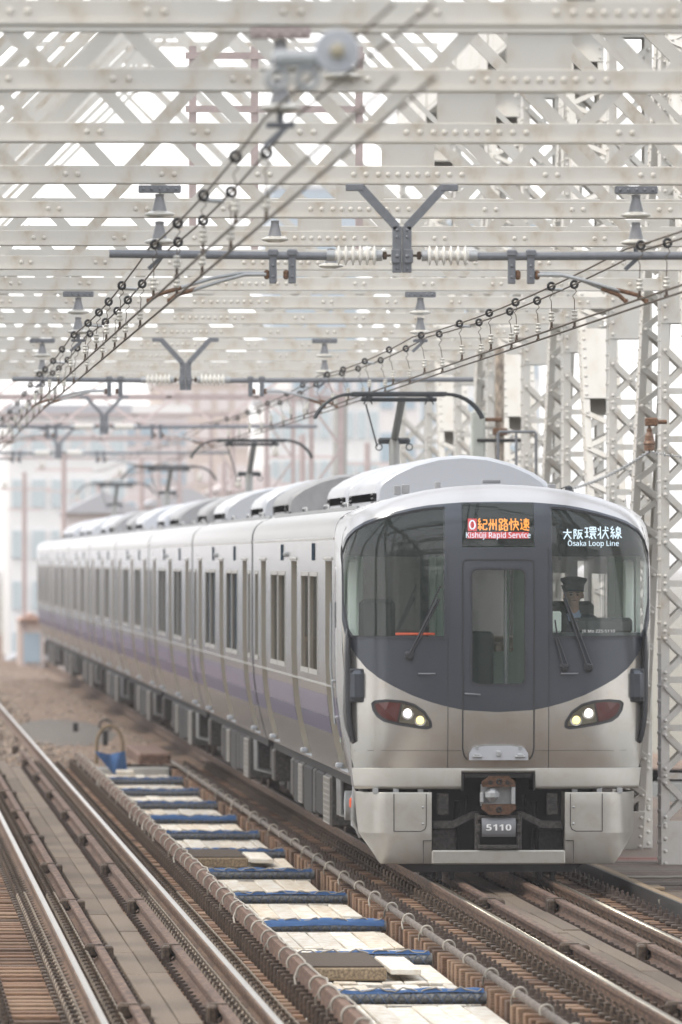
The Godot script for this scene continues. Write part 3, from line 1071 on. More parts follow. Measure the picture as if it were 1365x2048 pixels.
# ---------------------------------------------------------------- the station end behind the camera
func make_station() -> void:
	var o := thing("platform", "station platform where the camera stands", "platform")
	var g := Geo.new()
	g.cbox(Vector3(-1.6, 0.0, 44.0), Vector3(4.2, 2.0, 96.0), 0.03)
	part("slab", g, M.concrete, o)
	g = Geo.new()
	g.cbox(Vector3(0.42, 1.01, 44.0), Vector3(0.12, 0.04, 96.0), 0.01)
	part("edge", g, M.white_wall, o)
	o = thing("station_canopy", "dark station canopy over both tracks behind the camera", "canopy")
	g = Geo.new()
	g.box(Vector3(4.0, 6.6, 54.0), Vector3(17.0, 0.25, 80.0))
	part("roof", g, M.under_dark, o)
	for i in 8:
		g = Geo.new()
		g.box(Vector3(4.0, 6.2, 16.0 + i * 10.0), Vector3(16.6, 0.5, 0.2))
		part("beam", g, M.grey_steel, o)
		for x in [-1.6, 9.6]:
			g = Geo.new()
			g.box(Vector3(x, 3.0, 16.0 + i * 10.0), Vector3(0.25, 6.2, 0.25))
			part("column", g, M.grey_steel, o)
	o = thing("station_hall", "dark grey station hall closing the view behind the canopy", "building")
	g = Geo.new()
	g.box(Vector3(4.0, 9.0, 100.0), Vector3(46.0, 20.0, 10.0))
	part("wall", g, M.pale_wall, o)
	for i in 14:
		g = Geo.new()
		g.box(Vector3(-16.0 + i * 3.1, 6.5, 94.97), Vector3(2.2, 5.0, 0.08))
		part("window", g, M.window_dark, o)
	for q in [[-34.0, 24.0, 60.0, "to the side of the empty track"], [44.0, 26.0, 66.0, "to the side of the train's track"]]:
		o = thing("office_block", "tall grey office block behind the camera, %s" % q[3], "building")
		g = Geo.new()
		g.box(Vector3(q[0], q[1] / 2.0 - 2.0, q[2]), Vector3(42.0, q[1], 90.0))
		part("wall", g, M.pale_wall, o)
		for i in 9:
			for j in 4:
				g = Geo.new()
				g.box(Vector3(q[0] + (21.02 if q[0] < 0 else -21.02), 3.0 + j * 5.0, 24.0 + i * 9.0), Vector3(0.1, 2.6, 6.0))
				part("window", g, M.window_dark, o)


# ---------------------------------------------------------------- the bridge
# a lattice strut across both tracks: lower and upper chords with zigzag lacing and a plate in the middle
func make_struts() -> void:
	var pitch := 0.70
	var half := pitch / 2.0
	var y0 := 2.74 + 3.0 + 0.065
	var y1 := 3.12 + 3.0
	var x0 := -0.5
	var x1 := 8.05
	var o := thing("lattice_strut", "x", "lattice strut", Vector3.ZERO, "lattice struts over the tracks")
	var g := Geo.new()
	g.cbox(Vector3((x0 + x1) / 2, y0, 0.0), Vector3(x1 - x0, 0.130, 0.013), 0.003)
	g.box(Vector3((x0 + x1) / 2, y0 - 0.0585, -0.085), Vector3(x1 - x0, 0.013, 0.155))
	g.box(Vector3((x0 + x1) / 2, y0 - 0.058, 0.030), Vector3(x1 - x0, 0.012, 0.045))
	g.box(Vector3((x0 + x1) / 2, y0, -0.17), Vector3(x1 - x0, 0.11, 0.012))
	part("lower_chord", g, M.cream, o)
	g = Geo.new()
	g.cbox(Vector3((x0 + x1) / 2, y1, 0.0), Vector3(x1 - x0, 0.070, 0.013), 0.003)
	g.box(Vector3((x0 + x1) / 2, y1 + 0.0285, -0.085), Vector3(x1 - x0, 0.013, 0.155))
	g.box(Vector3((x0 + x1) / 2, y1, -0.17), Vector3(x1 - x0, 0.06, 0.012))
	part("upper_chord", g, M.cream, o)
	var bars := []
	for s in [-1.0, 1.0]:
		g = Geo.new()
		g.bar(Vector3(-half * 0.43 * s, y0 - 0.01, -0.013), Vector3(half * 0.43 * s, y1 + 0.02, -0.013), 0.085, 0.012, Vector3.BACK)
		# turn the flat of the bar to the front
		bars.append(lacing_bar(Vector3(-half * 0.42 * s, y0, -0.0125), Vector3(half * 0.42 * s, y1, -0.0125), 0.088, 0.010))
	var n := 6
	for i in range(-n, n + 1):
		for s in [0, 1]:
			var x: float = 3.9 + i * pitch + (half / 2.0 if s == 0 else -half / 2.0)
			if x < x0 + 0.2 or x > x1 - 0.2 or absf(x - 3.9) < 0.3:
				continue
			part("lacing_bar", bars[1 - s], M.cream, o, Vector3(x, 0, 0))
	g = Geo.new()
	g.box(Vector3(3.9, (y0 + y1) / 2, -0.0125), Vector3(0.385, 0.30, 0.010))
	part("gusset_plate", g, M.cream, o)
	g = Geo.new()
	for i in range(-n, n + 1):
		for s in [-1.0, 1.0]:
			for dx in [-0.045, 0.045]:
				var x: float = 3.9 + i * pitch + half + dx if s < 0 else 3.9 + i * pitch + dx
				if absf(x - 3.9) < 0.3 or x < x0 + 0.1 or x > x1 - 0.1:
					continue
				if s < 0:
					g.rivet(Vector3(x, y0 + 0.004, 0.0065), Vector3.BACK, 0.021)
	for i in 7:
		for y in [y0]:
			g.rivet(Vector3(3.9 + (i - 3) * 0.072, y + 0.004, 0.0065), Vector3.BACK, 0.021)
	for i in 60:
		g.rivet(Vector3(x0 + 0.1 + i * 0.14, y0 - 0.052, -0.1), Vector3.DOWN, 0.016)
	stuff(part("rivet", g, M.cream, o))
	var first := -2
	o.position = Vector3(0, 0, -(FIRST + PANEL * 0))
	o.set_meta("label", strut_label(0))
	for k in range(1, 15):
		dup(o, strut_label(k), Vector3(0, 0, -(FIRST + PANEL * k)))
	# the same struts go on towards the station: one merged run, above and behind the frame
	var near := thing("near_struts", "run of lattice struts between the first one in view and the camera", "lattice struts")
	for k in 6:
		var zz := -(FIRST - PANEL * (k + 1))
		g = Geo.new()
		g.box(Vector3((x0 + x1) / 2, y0, zz), Vector3(x1 - x0, 0.13, 0.16))
		g.box(Vector3((x0 + x1) / 2, y1, zz), Vector3(x1 - x0, 0.07, 0.16))
		part("chord_pair", g, M.cream_far, near)
		g = Geo.new()
		for i in range(-n, n):
			g.bar(Vector3(3.9 + i * pitch, y0, zz), Vector3(3.9 + (i + 0.5) * pitch, y1, zz), 0.085, 0.01, Vector3.BACK)
			g.bar(Vector3(3.9 + (i + 1) * pitch, y0, zz), Vector3(3.9 + (i + 0.5) * pitch, y1, zz), 0.085, 0.01, Vector3.BACK)
		stuff(part("lacing_bar", g, M.cream_far, near))
	# sway bracing above each strut: two long bars that meet over the middle of the deck
	var b := thing("sway_brace", "x", "bracing", Vector3.ZERO, "sloping braces above the struts")
	for s in [-1.0, 1.0]:
		g = Geo.new()
		var p := Vector3(3.9 + 4.35 * s, y1 + 0.05, -0.08)
		var q := Vector3(3.9 + 0.12 * s, y1 + 4.3, -0.08)
		g.bar(p, q, 0.12, 0.012, Vector3.BACK)
		var side := Vector3(q.y - p.y, p.x - q.x, 0).normalized() * 0.054
		g.bar(p + side + Vector3(0, 0, -0.035), q + side + Vector3(0, 0, -0.035), 0.010, 0.06, Vector3.BACK)
		g.bar(p - side + Vector3(0, 0, -0.035), q - side + Vector3(0, 0, -0.035), 0.010, 0.06, Vector3.BACK)
		part("sloping_bar", g, M.cream, b)
		g = Geo.new()
		var shift: Vector3 = Vector3(q.y - p.y, p.x - q.x, 0).normalized() * (0.36 * s)
		g.bar(p - shift + Vector3(0, 0, -0.02), q - shift + Vector3(0, 0, -0.02), 0.055, 0.012, Vector3.BACK)
		part("sloping_bar", g, M.cream, b)
	g = Geo.new()
	g.cbox(Vector3(3.9, y1 + 4.2, -0.09), Vector3(0.5, 0.3, 0.016), 0.003)
	part("apex_plate", g, M.cream, b)
	g = Geo.new()
	g.bar(Vector3(-0.4, y1 + 4.35, -0.09), Vector3(8.2, y1 + 4.35, -0.09), 0.1, 0.08)
	part("top_bar", g, M.cream, b)
	b.position = Vector3(0, 0, -(FIRST + PANEL))
	b.set_meta("label", brace_label(1))
	for k in range(2, 15):
		dup(b, brace_label(k), Vector3(0, 0, -(FIRST + PANEL * k)))


func strut_label(k: int) -> String:
	if k == 3:
		return "fourth lattice strut from the top of the picture, carrying the large Y-shaped bracket"
	if k == 10:
		return "eleventh lattice strut from the top of the picture, carrying the smaller Y-shaped bracket"
	if k == 14:
		return "lowest and farthest lattice strut, at the end of the bridge"
	return "cream riveted lattice strut over the tracks, %s from the top of the picture" % ORD[k]


func brace_label(k: int) -> String:
	return "pair of sloping cream braces above the lattice strut that is %s from the top" % ORD[k]


# a flat bar with rounded ends, its broad face to the front
func lacing_bar(p: Vector3, q: Vector3, w: float, t: float) -> ArrayMesh:
	var g := Geo.new()
	var l := p.distance_to(q) / 2.0
	var poly := PackedVector2Array()
	for i in 5:
		var a := -PI / 2 + PI * i / 4.0
		poly.append(Vector2(l + cos(a) * w / 2, sin(a) * w / 2))
	for i in 5:
		var a := PI / 2 + PI * i / 4.0
		poly.append(Vector2(-l + cos(a) * w / 2, sin(a) * w / 2))
	var ux := (q - p).normalized()
	var uy := Vector3.BACK.cross(ux).normalized()
	g.prism(poly, (p + q) / 2 - Vector3(0, 0, t / 2), ux, uy, Vector3(0, 0, t))
	return g.mesh()


# an upright or inclined laced member of the side truss, built upright along +y and then turned
func laced_member(called: String, label: String, cat: String, group: String, bottom: Vector3, top: Vector3, w: float, depth: float, cross: bool, host: Node3D = null) -> Node3D:
	var o: Node3D
	var laced := Geo.new()
	if host:
		o = null
	else:
		o = thing(called, label, cat, bottom, group)
	var d := top - bottom
	var l := d.length()
	if o:
		o.rotation.x = atan2(d.z, d.y)
	var fl := 0.088 if cross else 0.075
	var g := Geo.new()
	# the two channel sides with flanges front and back
	for s in [-1.0, 1.0]:
		g = Geo.new()
		var xo: float = s * (w / 2 - 0.006)
		g.box(Vector3(xo, l / 2, -depth / 2), Vector3(0.012, l, depth))
		g.cbox(Vector3(s * (w / 2 - fl / 2), l / 2, 0.0065), Vector3(fl, l, 0.013), 0.003)
		g.box(Vector3(s * (w / 2 - fl / 2), l / 2, -depth - 0.0065), Vector3(fl, l, 0.013))
		if host:
			laced.box(Vector3(xo, l / 2, -depth / 2), Vector3(0.012, l, depth))
			laced.box(Vector3(s * (w / 2 - fl / 2), l / 2, 0.0065), Vector3(fl, l, 0.013))
			continue
		part("channel", g, M.cream, o)
	# solid plates: at the foot, at the height of the overhead struts, at the head
	var plates := [[0.0, 0.45], [5.55 * l / d.y, 6.45 * l / d.y], [l - 0.8, l]] if cross else [[0.0, 0.5], [4.95 * l / d.y, 5.75 * l / d.y], [6.1 * l / d.y, 6.5 * l / d.y], [l - 0.9, l]]
	if not cross and w < 0.35:
		plates = [[0.0, 0.5], [l - 0.9, l]]
	for p in plates:
		if host:
			laced.box(Vector3(0, (p[0] + p[1]) / 2, 0.019), Vector3(w - 0.004, p[1] - p[0], 0.012))
			continue
		g = Geo.new()
		g.cbox(Vector3(0, (p[0] + p[1]) / 2, 0.019), Vector3(w - 0.004, p[1] - p[0], 0.012), 0.003)
		part("tie_plate", g, M.cream, o)
		g = Geo.new()
		g.box(Vector3(0, (p[0] + p[1]) / 2, -depth - 0.019), Vector3(w - 0.004, p[1] - p[0], 0.012))
		part("tie_plate", g, M.cream, o)
	var riv := Geo.new()
	var back := Geo.new()
	var in_plate := func(y: float) -> bool:
		for p in plates:
			if y > p[0] - 0.1 and y < p[1] + 0.06:
				return true
		return false
	var hx := w / 2 - fl / 2
	if cross:
		var cell := 0.49
		var b1 := lacing_bar(Vector3(-hx, 0.055, 0.019), Vector3(hx, cell - 0.055, 0.019), 0.062, 0.011)
		var b2 := lacing_bar(Vector3(hx, 0.055, 0.030), Vector3(-hx, cell - 0.055, 0.030), 0.062, 0.010)
		var b3 := lacing_bar(Vector3(-hx, 0, 0.019), Vector3(hx, 0, 0.019), 0.066, 0.011)
		var y := 0.45
		while y < l - cell:
			if not in_plate.call(y + cell / 2):
				if host:
					laced.bar(Vector3(-hx, y, 0.02), Vector3(hx, y + cell, 0.02), 0.062, 0.011, Vector3.BACK)
					laced.bar(Vector3(hx, y, 0.032), Vector3(-hx, y + cell, 0.032), 0.062, 0.010, Vector3.BACK)
					y += cell
					continue
				part("lacing_bar", b1, M.cream, o, Vector3(0, y, 0))
				part("lacing_bar", b2, M.cream, o, Vector3(0, y, 0))
				part("lacing_bar", b3, M.cream, o, Vector3(0, y, 0))
				for s in [-1.0, 1.0]:
					for yy in [0.0, 0.075, cell - 0.075]:
						riv.rivet(Vector3(hx * s, y + yy, 0.036 if yy > 0.0 else 0.0245), Vector3.BACK, 0.021)
				riv.rivet(Vector3(0, y + cell / 2, 0.036), Vector3.BACK, 0.021)
				back.bar(Vector3(-hx, y + 0.05, -depth - 0.019), Vector3(hx, y + cell - 0.05, -depth - 0.019), 0.06, 0.010, Vector3.BACK)
				back.bar(Vector3(hx, y + 0.05, -depth - 0.031), Vector3(-hx, y + cell - 0.05, -depth - 0.031), 0.06, 0.010, Vector3.BACK)
			y += cell
	else:
		var step := 0.235
		var b1 := lacing_bar(Vector3(-hx, 0.02, 0.019), Vector3(hx, step - 0.02, 0.019), 0.062, 0.011)
		var b2 := lacing_bar(Vector3(hx, 0.02, 0.0305), Vector3(-hx, step - 0.02, 0.0305), 0.062, 0.0105)
		var y := 0.5
		var odd := false
		while y < l - step:
			if not in_plate.call(y + step / 2):
				if host:
					laced.bar(Vector3(-hx if odd else hx, y, 0.02), Vector3(hx if odd else -hx, y + step, 0.02), 0.062, 0.011, Vector3.BACK)
					odd = not odd
					y += step
					continue
				part("lacing_bar", b2 if odd else b1, M.cream, o, Vector3(0, y, 0))
				riv.rivet(Vector3(hx * (-1.0 if odd else 1.0), y + step - 0.01, 0.036), Vector3.BACK, 0.021)
				if odd:
					back.bar(Vector3(-hx, y, -depth - 0.019), Vector3(hx, y + step, -depth - 0.019), 0.06, 0.010, Vector3.BACK)
				else:
					back.bar(Vector3(hx, y, -depth - 0.031), Vector3(-hx, y + step, -depth - 0.031), 0.06, 0.010, Vector3.BACK)
			odd = not odd
			y += step
	if host:
		o = part(called, laced, M.cream, host, bottom)
		o.rotation.x = atan2(d.z, d.y)
		return o
	for p in plates:
		var y: float = p[0] + 0.05
		while y < p[1]:
			for s in [-1.0, 1.0]:
				riv.rivet(Vector3(hx * s, y, 0.025), Vector3.BACK, 0.022)
			y += 0.125
	# rivets on the side that faces the track
	var ry := 0.1
	while ry < l:
		riv.rivet(Vector3(-w / 2, ry, -0.05), Vector3.LEFT, 0.02)
		riv.rivet(Vector3(-w / 2, ry, -depth + 0.05), Vector3.LEFT, 0.02)
		ry += 0.16
	stuff(part("rivet", riv, M.cream, o))
	stuff(part("rear_lacing", back, M.cream, o))
	return o


func make_truss() -> void:
	var px := 8.26
	var names := {}
	for k in range(0, 8):
		var z := FIRST + PANEL * (k + 7)
		var lab := "upright truss post with X-shaped lacing, %s beside the train counted from the cab end" % ORD[k]
		laced_member("truss_post", lab, "truss post", "upright posts of the side truss", Vector3(px, -0.14, -z), Vector3(px, 9.5, -z), 0.475, 0.36, true)
	# the sloping members meet in pairs at the deck, every second panel point
	var k := 0
	for zb in [101.3, 114.7, 128.1]:
		for s in [-1.0, 1.0]:
			var lab := "%s pair of sloping zigzag-laced truss members, the one leaning %s the camera" % [ORD[k], "away from" if s > 0 else "towards"]
			laced_member("truss_diagonal", lab, "truss member", "sloping members of the side truss", Vector3(px - 0.04, -0.14, -zb - 0.3 * s), Vector3(px - 0.04, 9.5, -zb - (PANEL - 0.3) * s), 0.43 if s > 0 else 0.30, 0.30, false)
		k += 1
	laced_member("truss_diagonal", "sloping truss member with zigzag lacing nearest the cab, leaning away from the camera", "truss member", "sloping members of the side truss", Vector3(px - 0.04, -0.14, -88.2), Vector3(px - 0.04, 9.5, -94.3), 0.43, 0.30, false)
	for side in [[-0.46, 5, 21, "opposite side truss of the bridge, mirrored in the windscreens"], [px, 0, 13, "stretch of side truss between the camera and the cab"]]:
		var host := thing("side_truss", side[3], "bridge truss")
		for i in range(side[1], side[2]):
			var z := 7.5 + PANEL * i
			laced_member("post", "", "", "", Vector3(side[0], -0.14, -z), Vector3(side[0], 9.5, -z), 0.455, 0.36, true, host)
			var up := 1.0 if i % 2 == 0 else -1.0
			laced_member("diagonal", "", "", "", Vector3(side[0], -0.14 if up > 0 else 9.5, -z - 0.3), Vector3(side[0], 9.5 if up > 0 else -0.14, -z - PANEL + 0.3), 0.37, 0.30, false, host) if up > 0 else laced_member("diagonal", "", "", "", Vector3(side[0], -0.14, -z - PANEL + 0.3), Vector3(side[0], 9.5, -z - 0.3), 0.37, 0.30, false, host)
		var cg := Geo.new()
		cg.cbox(Vector3(side[0], 9.75, -(7.5 + PANEL * (side[1] + side[2] - 1) / 2.0)), Vector3(0.55, 0.6, PANEL * (side[2] - side[1])), 0.01)
		part("chord", cg, M.cream, host)
	var o := thing("truss_top_chord", "heavy riveted top chord along the heads of the truss posts", "truss chord")
	var g := Geo.new()
	g.cbox(Vector3(px, 9.75, -118.5), Vector3(0.55, 0.6, 47.0), 0.01)
	part("chord", g, M.cream, o)
	g = Geo.new()
	for i in 110:
		for y in [9.52, 9.98]:
			g.rivet(Vector3(px - 0.275, y, -(96.0 + i * 0.41)), Vector3.LEFT, 0.02)
	stuff(part("rivet", g, M.cream, o))
	for i in range(8, 14):
		g = Geo.new()
		g.cbox(Vector3(px - 0.283, 9.4, -(FIRST + PANEL * i)), Vector3(0.014, 1.3, 1.5), 0.004)
		part("node_plate", g, M.cream, o)
	o = thing("truss_bottom_chord", "riveted bottom chord under the feet of the truss posts", "truss chord")
	g = Geo.new()
	g.cbox(Vector3(px + 0.1, -0.50, -90.0), Vector3(0.7, 0.6, 104.0), 0.01)
	part("chord", g, M.cream, o)
	for zb in [101.3, 114.7, 128.1]:
		g = Geo.new()
		g.cbox(Vector3(px - 0.26, 0.45, -zb), Vector3(0.014, 1.3, 1.7), 0.004)
		part("node_plate", g, M.cream, o)
	# plate girder floor under the deck
	o = thing("bridge_floor", "steel floor beams and stringers under the sleepers", "bridge floor")
	for x in [TRACK_L - 0.85, TRACK_L + 0.85, TRACK_R - 0.85, TRACK_R + 0.85]:
		g = Geo.new()
		g.box(Vector3(x, -0.72, -90.0), Vector3(0.3, 0.7, 103.0))
		part("stringer", g, M.guard_rust, o)
	g = Geo.new()
	g.box(Vector3(3.9, -0.62, -90.0), Vector3(1.6, 0.04, 103.0))
	part("pan", g, M.under_dark, o)
	g = Geo.new()
	g.box(Vector3(7.55, -0.40, -119.0), Vector3(0.9, 0.04, 44.0))
	part("gutter_pan", g, M.under_dark, o)


# ---------------------------------------------------------------- things fixed to the truss
func make_truss_fittings() -> void:
	var o := thing("equipment_cabinet", "pale green-grey equipment cabinet fixed beside the rust-streaked pole", "cabinet", Vector3(7.55, 3.9, -116.0))
	var g := Geo.new()
	g.cbox(Vector3(0, 0.62, 0), Vector3(0.17, 0.66, 0.2), 0.012)
	part("box", g, M.cabinet, o)
	g = Geo.new()
	g.cbox(Vector3(0, 0.62, 0.105), Vector3(0.13, 0.56, 0.012), 0.004)
	part("door", g, M.cabinet, o)
	g = Geo.new()
	g.box(Vector3(0.12, 0.35, 0), Vector3(0.40, 0.03, 0.03))
	g.box(Vector3(0.12, 0.75, 0), Vector3(0.40, 0.03, 0.03))
	part("bracket", g, M.cream, o)
	o = thing("rusty_pole", "pale pole streaked with orange rust behind the train roof", "pole", Vector3(7.82, 3.2, -116.0))
	g = Geo.new()
	g.tube([Vector3(0, -1.5, 0), Vector3(0, 2.45, 0)], 0.058, 12)
	part("shaft", g, M.rusty_white, o)
	g = Geo.new()
	g.cbox(Vector3(0.0, 1.40, 0.05), Vector3(0.18, 0.09, 0.16), 0.01)
	g.cbox(Vector3(-0.12, 1.55, 0.05), Vector3(0.3, 0.05, 0.08), 0.01)
	part("clamp", g, M.terracotta, o)
	g = Geo.new()
	g.cbox(Vector3(0.0, 1.29, 0.09), Vector3(0.58, 0.045, 0.09), 0.008)
	part("crossbar", g, M.black_steel, o)
	o = thing("roof_railing", "dark blue-grey pipe railing behind the train's first roof unit", "railing", Vector3(7.55, 3.3, -112.0))
	g = Geo.new()
	g.tube([Vector3(-0.02, 0.0, 0), Vector3(-0.02, 1.22, 0), Vector3(0.0, 1.245, 0), Vector3(0.42, 1.245, 0), Vector3(0.44, 1.22, 0), Vector3(0.44, 0.0, 0)], 0.018, 8)
	g.tube([Vector3(0.2, 0.0, 0), Vector3(0.2, 1.24, 0)], 0.016, 8)
	part("rail", g, M.grey_steel, o)
	# insulator with a chain on the first post
	o = thing("bell_insulator", "rust-brown bell insulator on a bracket of the first truss post", "insulator", Vector3(7.87, 3.0, -94.2))
	g = Geo.new()
	g.cbox(Vector3(0.02, 1.40, 0.02), Vector3(0.13, 0.085, 0.10), 0.012)
	g.tube([Vector3(0.05, 1.40, 0.0), Vector3(0.18, 1.40, 0.0)], 0.022, 8)
	part("bracket", g, M.terracotta, o)
	g = Geo.new()
	g.lathe(Vector3(0.0, 1.11, 0.02), [Vector2(0.0, 0.0), Vector2(0.055, 0.0), Vector2(0.055, 0.06), Vector2(0.066, 0.07), Vector2(0.05, 0.10), Vector2(0.045, 0.15), Vector2(0.026, 0.185), Vector2(0.03, 0.21), Vector2(0.012, 0.24), Vector2(0.012, 0.29)], 14)
	part("bell", g, M.terracotta, o)
	o = thing("hanging_chain", "grey chain looping from the brown bell insulator to the posts", "chain")
	g = Geo.new()
	var n := 0
	for seg in [[Vector3(7.87, 4.10, -94.2), Vector3(7.90, 3.79, -108.5), 0.16], [Vector3(7.87, 4.10, -94.2), Vector3(8.35, 4.03, -93.4), 0.03]]:
		var steps := 70 if n < 70 else 14
		for i in steps:
			var t := float(i) / steps
			var p: Vector3 = seg[0].lerp(seg[1], t) - Vector3(0, seg[2] * 4.0 * t * (1.0 - t) * 0.5, 0)
			g.torus(p, Vector3(1, 0.2, 0).normalized() if i % 2 == 0 else Vector3(0.1, 1, 0.1).normalized(), 0.020, 0.007, 6, 4)
			if n < 70 and i > 0:
				g.bar(p, seg[0].lerp(seg[1], t - 1.0 / steps) - Vector3(0, seg[2] * 4.0 * (t - 1.0 / steps) * (1.0 - t + 1.0 / steps) * 0.5, 0), 0.016, 0.016)
			n += 1
	part("link", g, M.galv, o)
	# pink frame standing on the struts
	o = thing("feeder_stand", "faded red frame of angles standing on the struts in mid-bridge", "frame", Vector3(0, 0, -96.0))
	for x in [3.30, 3.94, 5.02]:
		g = Geo.new()
		g.box(Vector3(x, 7.25, 0), Vector3(0.075, 2.1, 0.012))
		g.box(Vector3(x - 0.031, 7.25, -0.04), Vector3(0.012, 2.1, 0.08))
		part("upright", g, M.pink_paint, o)
	for y in [7.65, 8.2]:
		g = Geo.new()
		g.box(Vector3(4.15, y, 0.014), Vector3(1.85, 0.07, 0.012))
		g.box(Vector3(4.15, y + 0.03, -0.03), Vector3(1.85, 0.012, 0.08))
		part("crosspiece", g, M.pink_paint, o)


# ---------------------------------------------------------------- the overhead line
func insulator_geo(o: Vector3, n: int) -> Array:
	var dark := Geo.new()
	var pale := Geo.new()
	for i in n:
		var y := -0.20 * i
		dark.lathe(o + Vector3(0, y - 0.150, 0), [Vector2(0.058, 0.0), Vector2(0.05, 0.03), Vector2(0.032, 0.10), Vector2(0.034, 0.125), Vector2(0.0, 0.13)], 14)
		pale.lathe(o + Vector3(0, y - 0.185, 0), [Vector2(0.0, -0.012), Vector2(0.05, -0.012), Vector2(0.098, 0.0), Vector2(0.112, 0.010), Vector2(0.108, 0.020), Vector2(0.06, 0.036)], 18)
	return [dark, pale]


func add_insulator(o: Node3D, at: Vector3, n: int) -> void:
	for i in n:
		var ins := insulator_geo(at - Vector3(0, 0.20 * i, 0), 1)
		part("cap", ins[0], M.porcelain_grey, o)
		part("shed", ins[1], M.porcelain, o)


func make_overhead() -> void:
	var supports := [47.7, 67.8, 94.6, 114.7, 155.0, 193.0, 240.0]
	var spec := {"left": [2.09, 2.06], "right": [5.57, 5.80]}
	var idx := {}
	for side in spec:
		var mx: float = spec[side][0]
		# hanging insulators
		var k := 0
		for z in [47.7, 67.8, 94.6, 114.7]:
			var lab := "two-disc insulator hanging over the %s track, %s" % [call_track(side), ["blurred near the top edge", "level with the large Y bracket", "halfway along the bridge", "level with the smaller Y bracket"][k]]
			if side == "right" and k == 0:
				k += 1
				continue
			var o := thing("hanging_insulator", lab, "insulator", Vector3(mx, 5.72, -z - 0.02), "insulators over the tracks")
			add_insulator(o, Vector3(0, -0.03, 0), 2)
			var g := Geo.new()
			g.cbox(Vector3(0, -0.02, 0.02), Vector3(0.31, 0.055, 0.10), 0.006)
			for i in 5:
				g.rivet(Vector3(-0.12 + i * 0.06, -0.02, 0.072), Vector3.BACK, 0.013)
			part("hanger_plate", g, M.pink_paint if k == 0 else M.grey_steel, o)
			g = Geo.new()
			g.tube([Vector3(0, -0.42, 0), Vector3(0, -0.49, 0)], 0.02, 6)
			g.cbox(Vector3(0.0, -0.49, 0), Vector3(0.15, 0.03, 0.05), 0.008)
			g.bar(Vector3(0.03, -0.50, 0), Vector3(-0.08, -0.60, 0), 0.04, 0.03)
			part("clamp", g, M.grey_steel, o)
			k += 1
	# wires: two messengers and two contact wires over each track
	for side in spec:
		var mx: float = spec[side][0]
		for w in 2:
			var dx := (w - 0.5) * 0.15
			var g := Geo.new()
			var pts := []
			for i in supports.size() - 1:
				for j in 8:
					var t := j / 8.0
					var z: float = lerpf(supports[i], supports[i + 1], t)
					pts.append(Vector3(mx + dx, 5.27 - 0.10 * 4.0 * t * (1.0 - t) * (supports[i + 1] - supports[i]) / 40.0, -z))
			pts.push_front(Vector3(mx + dx, 5.15, -36.0))
			g.tube(pts, 0.0075, 5)
			tag(part("messenger_wire", g, M.wire_dark), "upper wire with ring clamps over the %s track, on the side %s the walkway" % [call_track(side), "next to" if (side == "left") == (w == 1) else "away from"], "wire", "messenger wires")
			g = Geo.new()
			pts = []
			for z in [36.0, 67.8, 90.0, 114.7, 155.0, 193.0, 240.0]:
				pts.append(Vector3(contact_x(side, z) + dx, 4.868, -z))
			g.tube(pts, 0.009, 5)
			tag(part("contact_wire", g, M.wire_dark), "lower contact wire over the %s track, on the side %s the walkway" % [call_track(side), "next to" if (side == "left") == (w == 1) else "away from"], "wire", "contact wires")
	# ring clamps with droppers
	var ring := Geo.new()
	ring.torus(Vector3.ZERO, Vector3(0.35, 0, 1).normalized(), 0.028, 0.0115, 14, 7)
	var ringm := ring.mesh()
	for side in spec:
		var mx: float = spec[side][0]
		var zs := [51.2, 56.2, 61.0, 66.0, 74.8, 79.0, 82.4, 86.6, 92.7, 98.5, 103.4, 108.2, 112.0, 118.5, 123.0, 129.0, 136.0, 144.0]
		for i in zs.size():
			var z: float = zs[i]
			var sag := sag_at(z, supports)
			var o := thing("dropper", "%s pair of black ring clamps with droppers over the %s track from the camera end" % [ORD[i], call_track(side)], "dropper", Vector3.ZERO, "droppers over the %s track" % call_track(side))
			for w in 2:
				var dx := (w - 0.5) * 0.15
				var zz := z + (0.5 if w == 0 else 0.0)
				var top := Vector3(mx + dx, 5.27 - sag, -zz)
				var low := Vector3(contact_x(side, zz) + dx, 4.875, -zz)
				part("ring_clamp", ringm, M.ring_black, o, top)
				var g := Geo.new()
				var a := top + Vector3(0, -0.03, 0)
				var b := low + Vector3(0, 0.13, 0)
				g.tube([a, a.lerp(b, 0.15) + Vector3(0.018, 0, 0), a.lerp(b, 0.35) + Vector3(-0.014, 0, 0), a.lerp(b, 0.5), b], 0.0035, 4)
				part("dropper_wire", g, M.wire_dark, o)
				g = Geo.new()
				g.lathe(low + Vector3(0, 0.055, 0), [Vector2(0.0, 0), Vector2(0.018, 0), Vector2(0.026, 0.016), Vector2(0.018, 0.03), Vector2(0.026, 0.044), Vector2(0.018, 0.06), Vector2(0.026, 0.074), Vector2(0.0, 0.085)], 8)
				part("bead_insulator", g, M.porcelain, o)
				g = Geo.new()
				g.cbox(low + Vector3(0, 0.025, 0), Vector3(0.018, 0.055, 0.05), 0.004)
				g.cbox(low + Vector3(0, 0.0, 0), Vector3(0.03, 0.02, 0.07), 0.004)
				part("wire_grip", g, M.clip_iron, o)
			if i % 3 == 1:
				var g := Geo.new()
				g.tube([Vector3(mx - 0.075, 5.27 - sag, -z - 1.2), Vector3(mx + 0.075, 5.26 - sag, -z - 1.2)], 0.014, 6)
				part("spacer", g, M.galv, o)
	# Y brackets with insulated bars and registration arms
	var zi := 0
	for z in [67.8, 114.7, 155.0, 193.0]:
		var lab: String = ["large grey Y-shaped bracket with ribbed white insulators on a bar above the train", "smaller grey Y-shaped bracket with ribbed white insulators near the bridge end", "blurred Y-shaped bracket just beyond the bridge, third along the line", "faint farthest Y-shaped bracket over the end of the train"][zi]
		make_y_bracket(z, lab)
		zi += 1
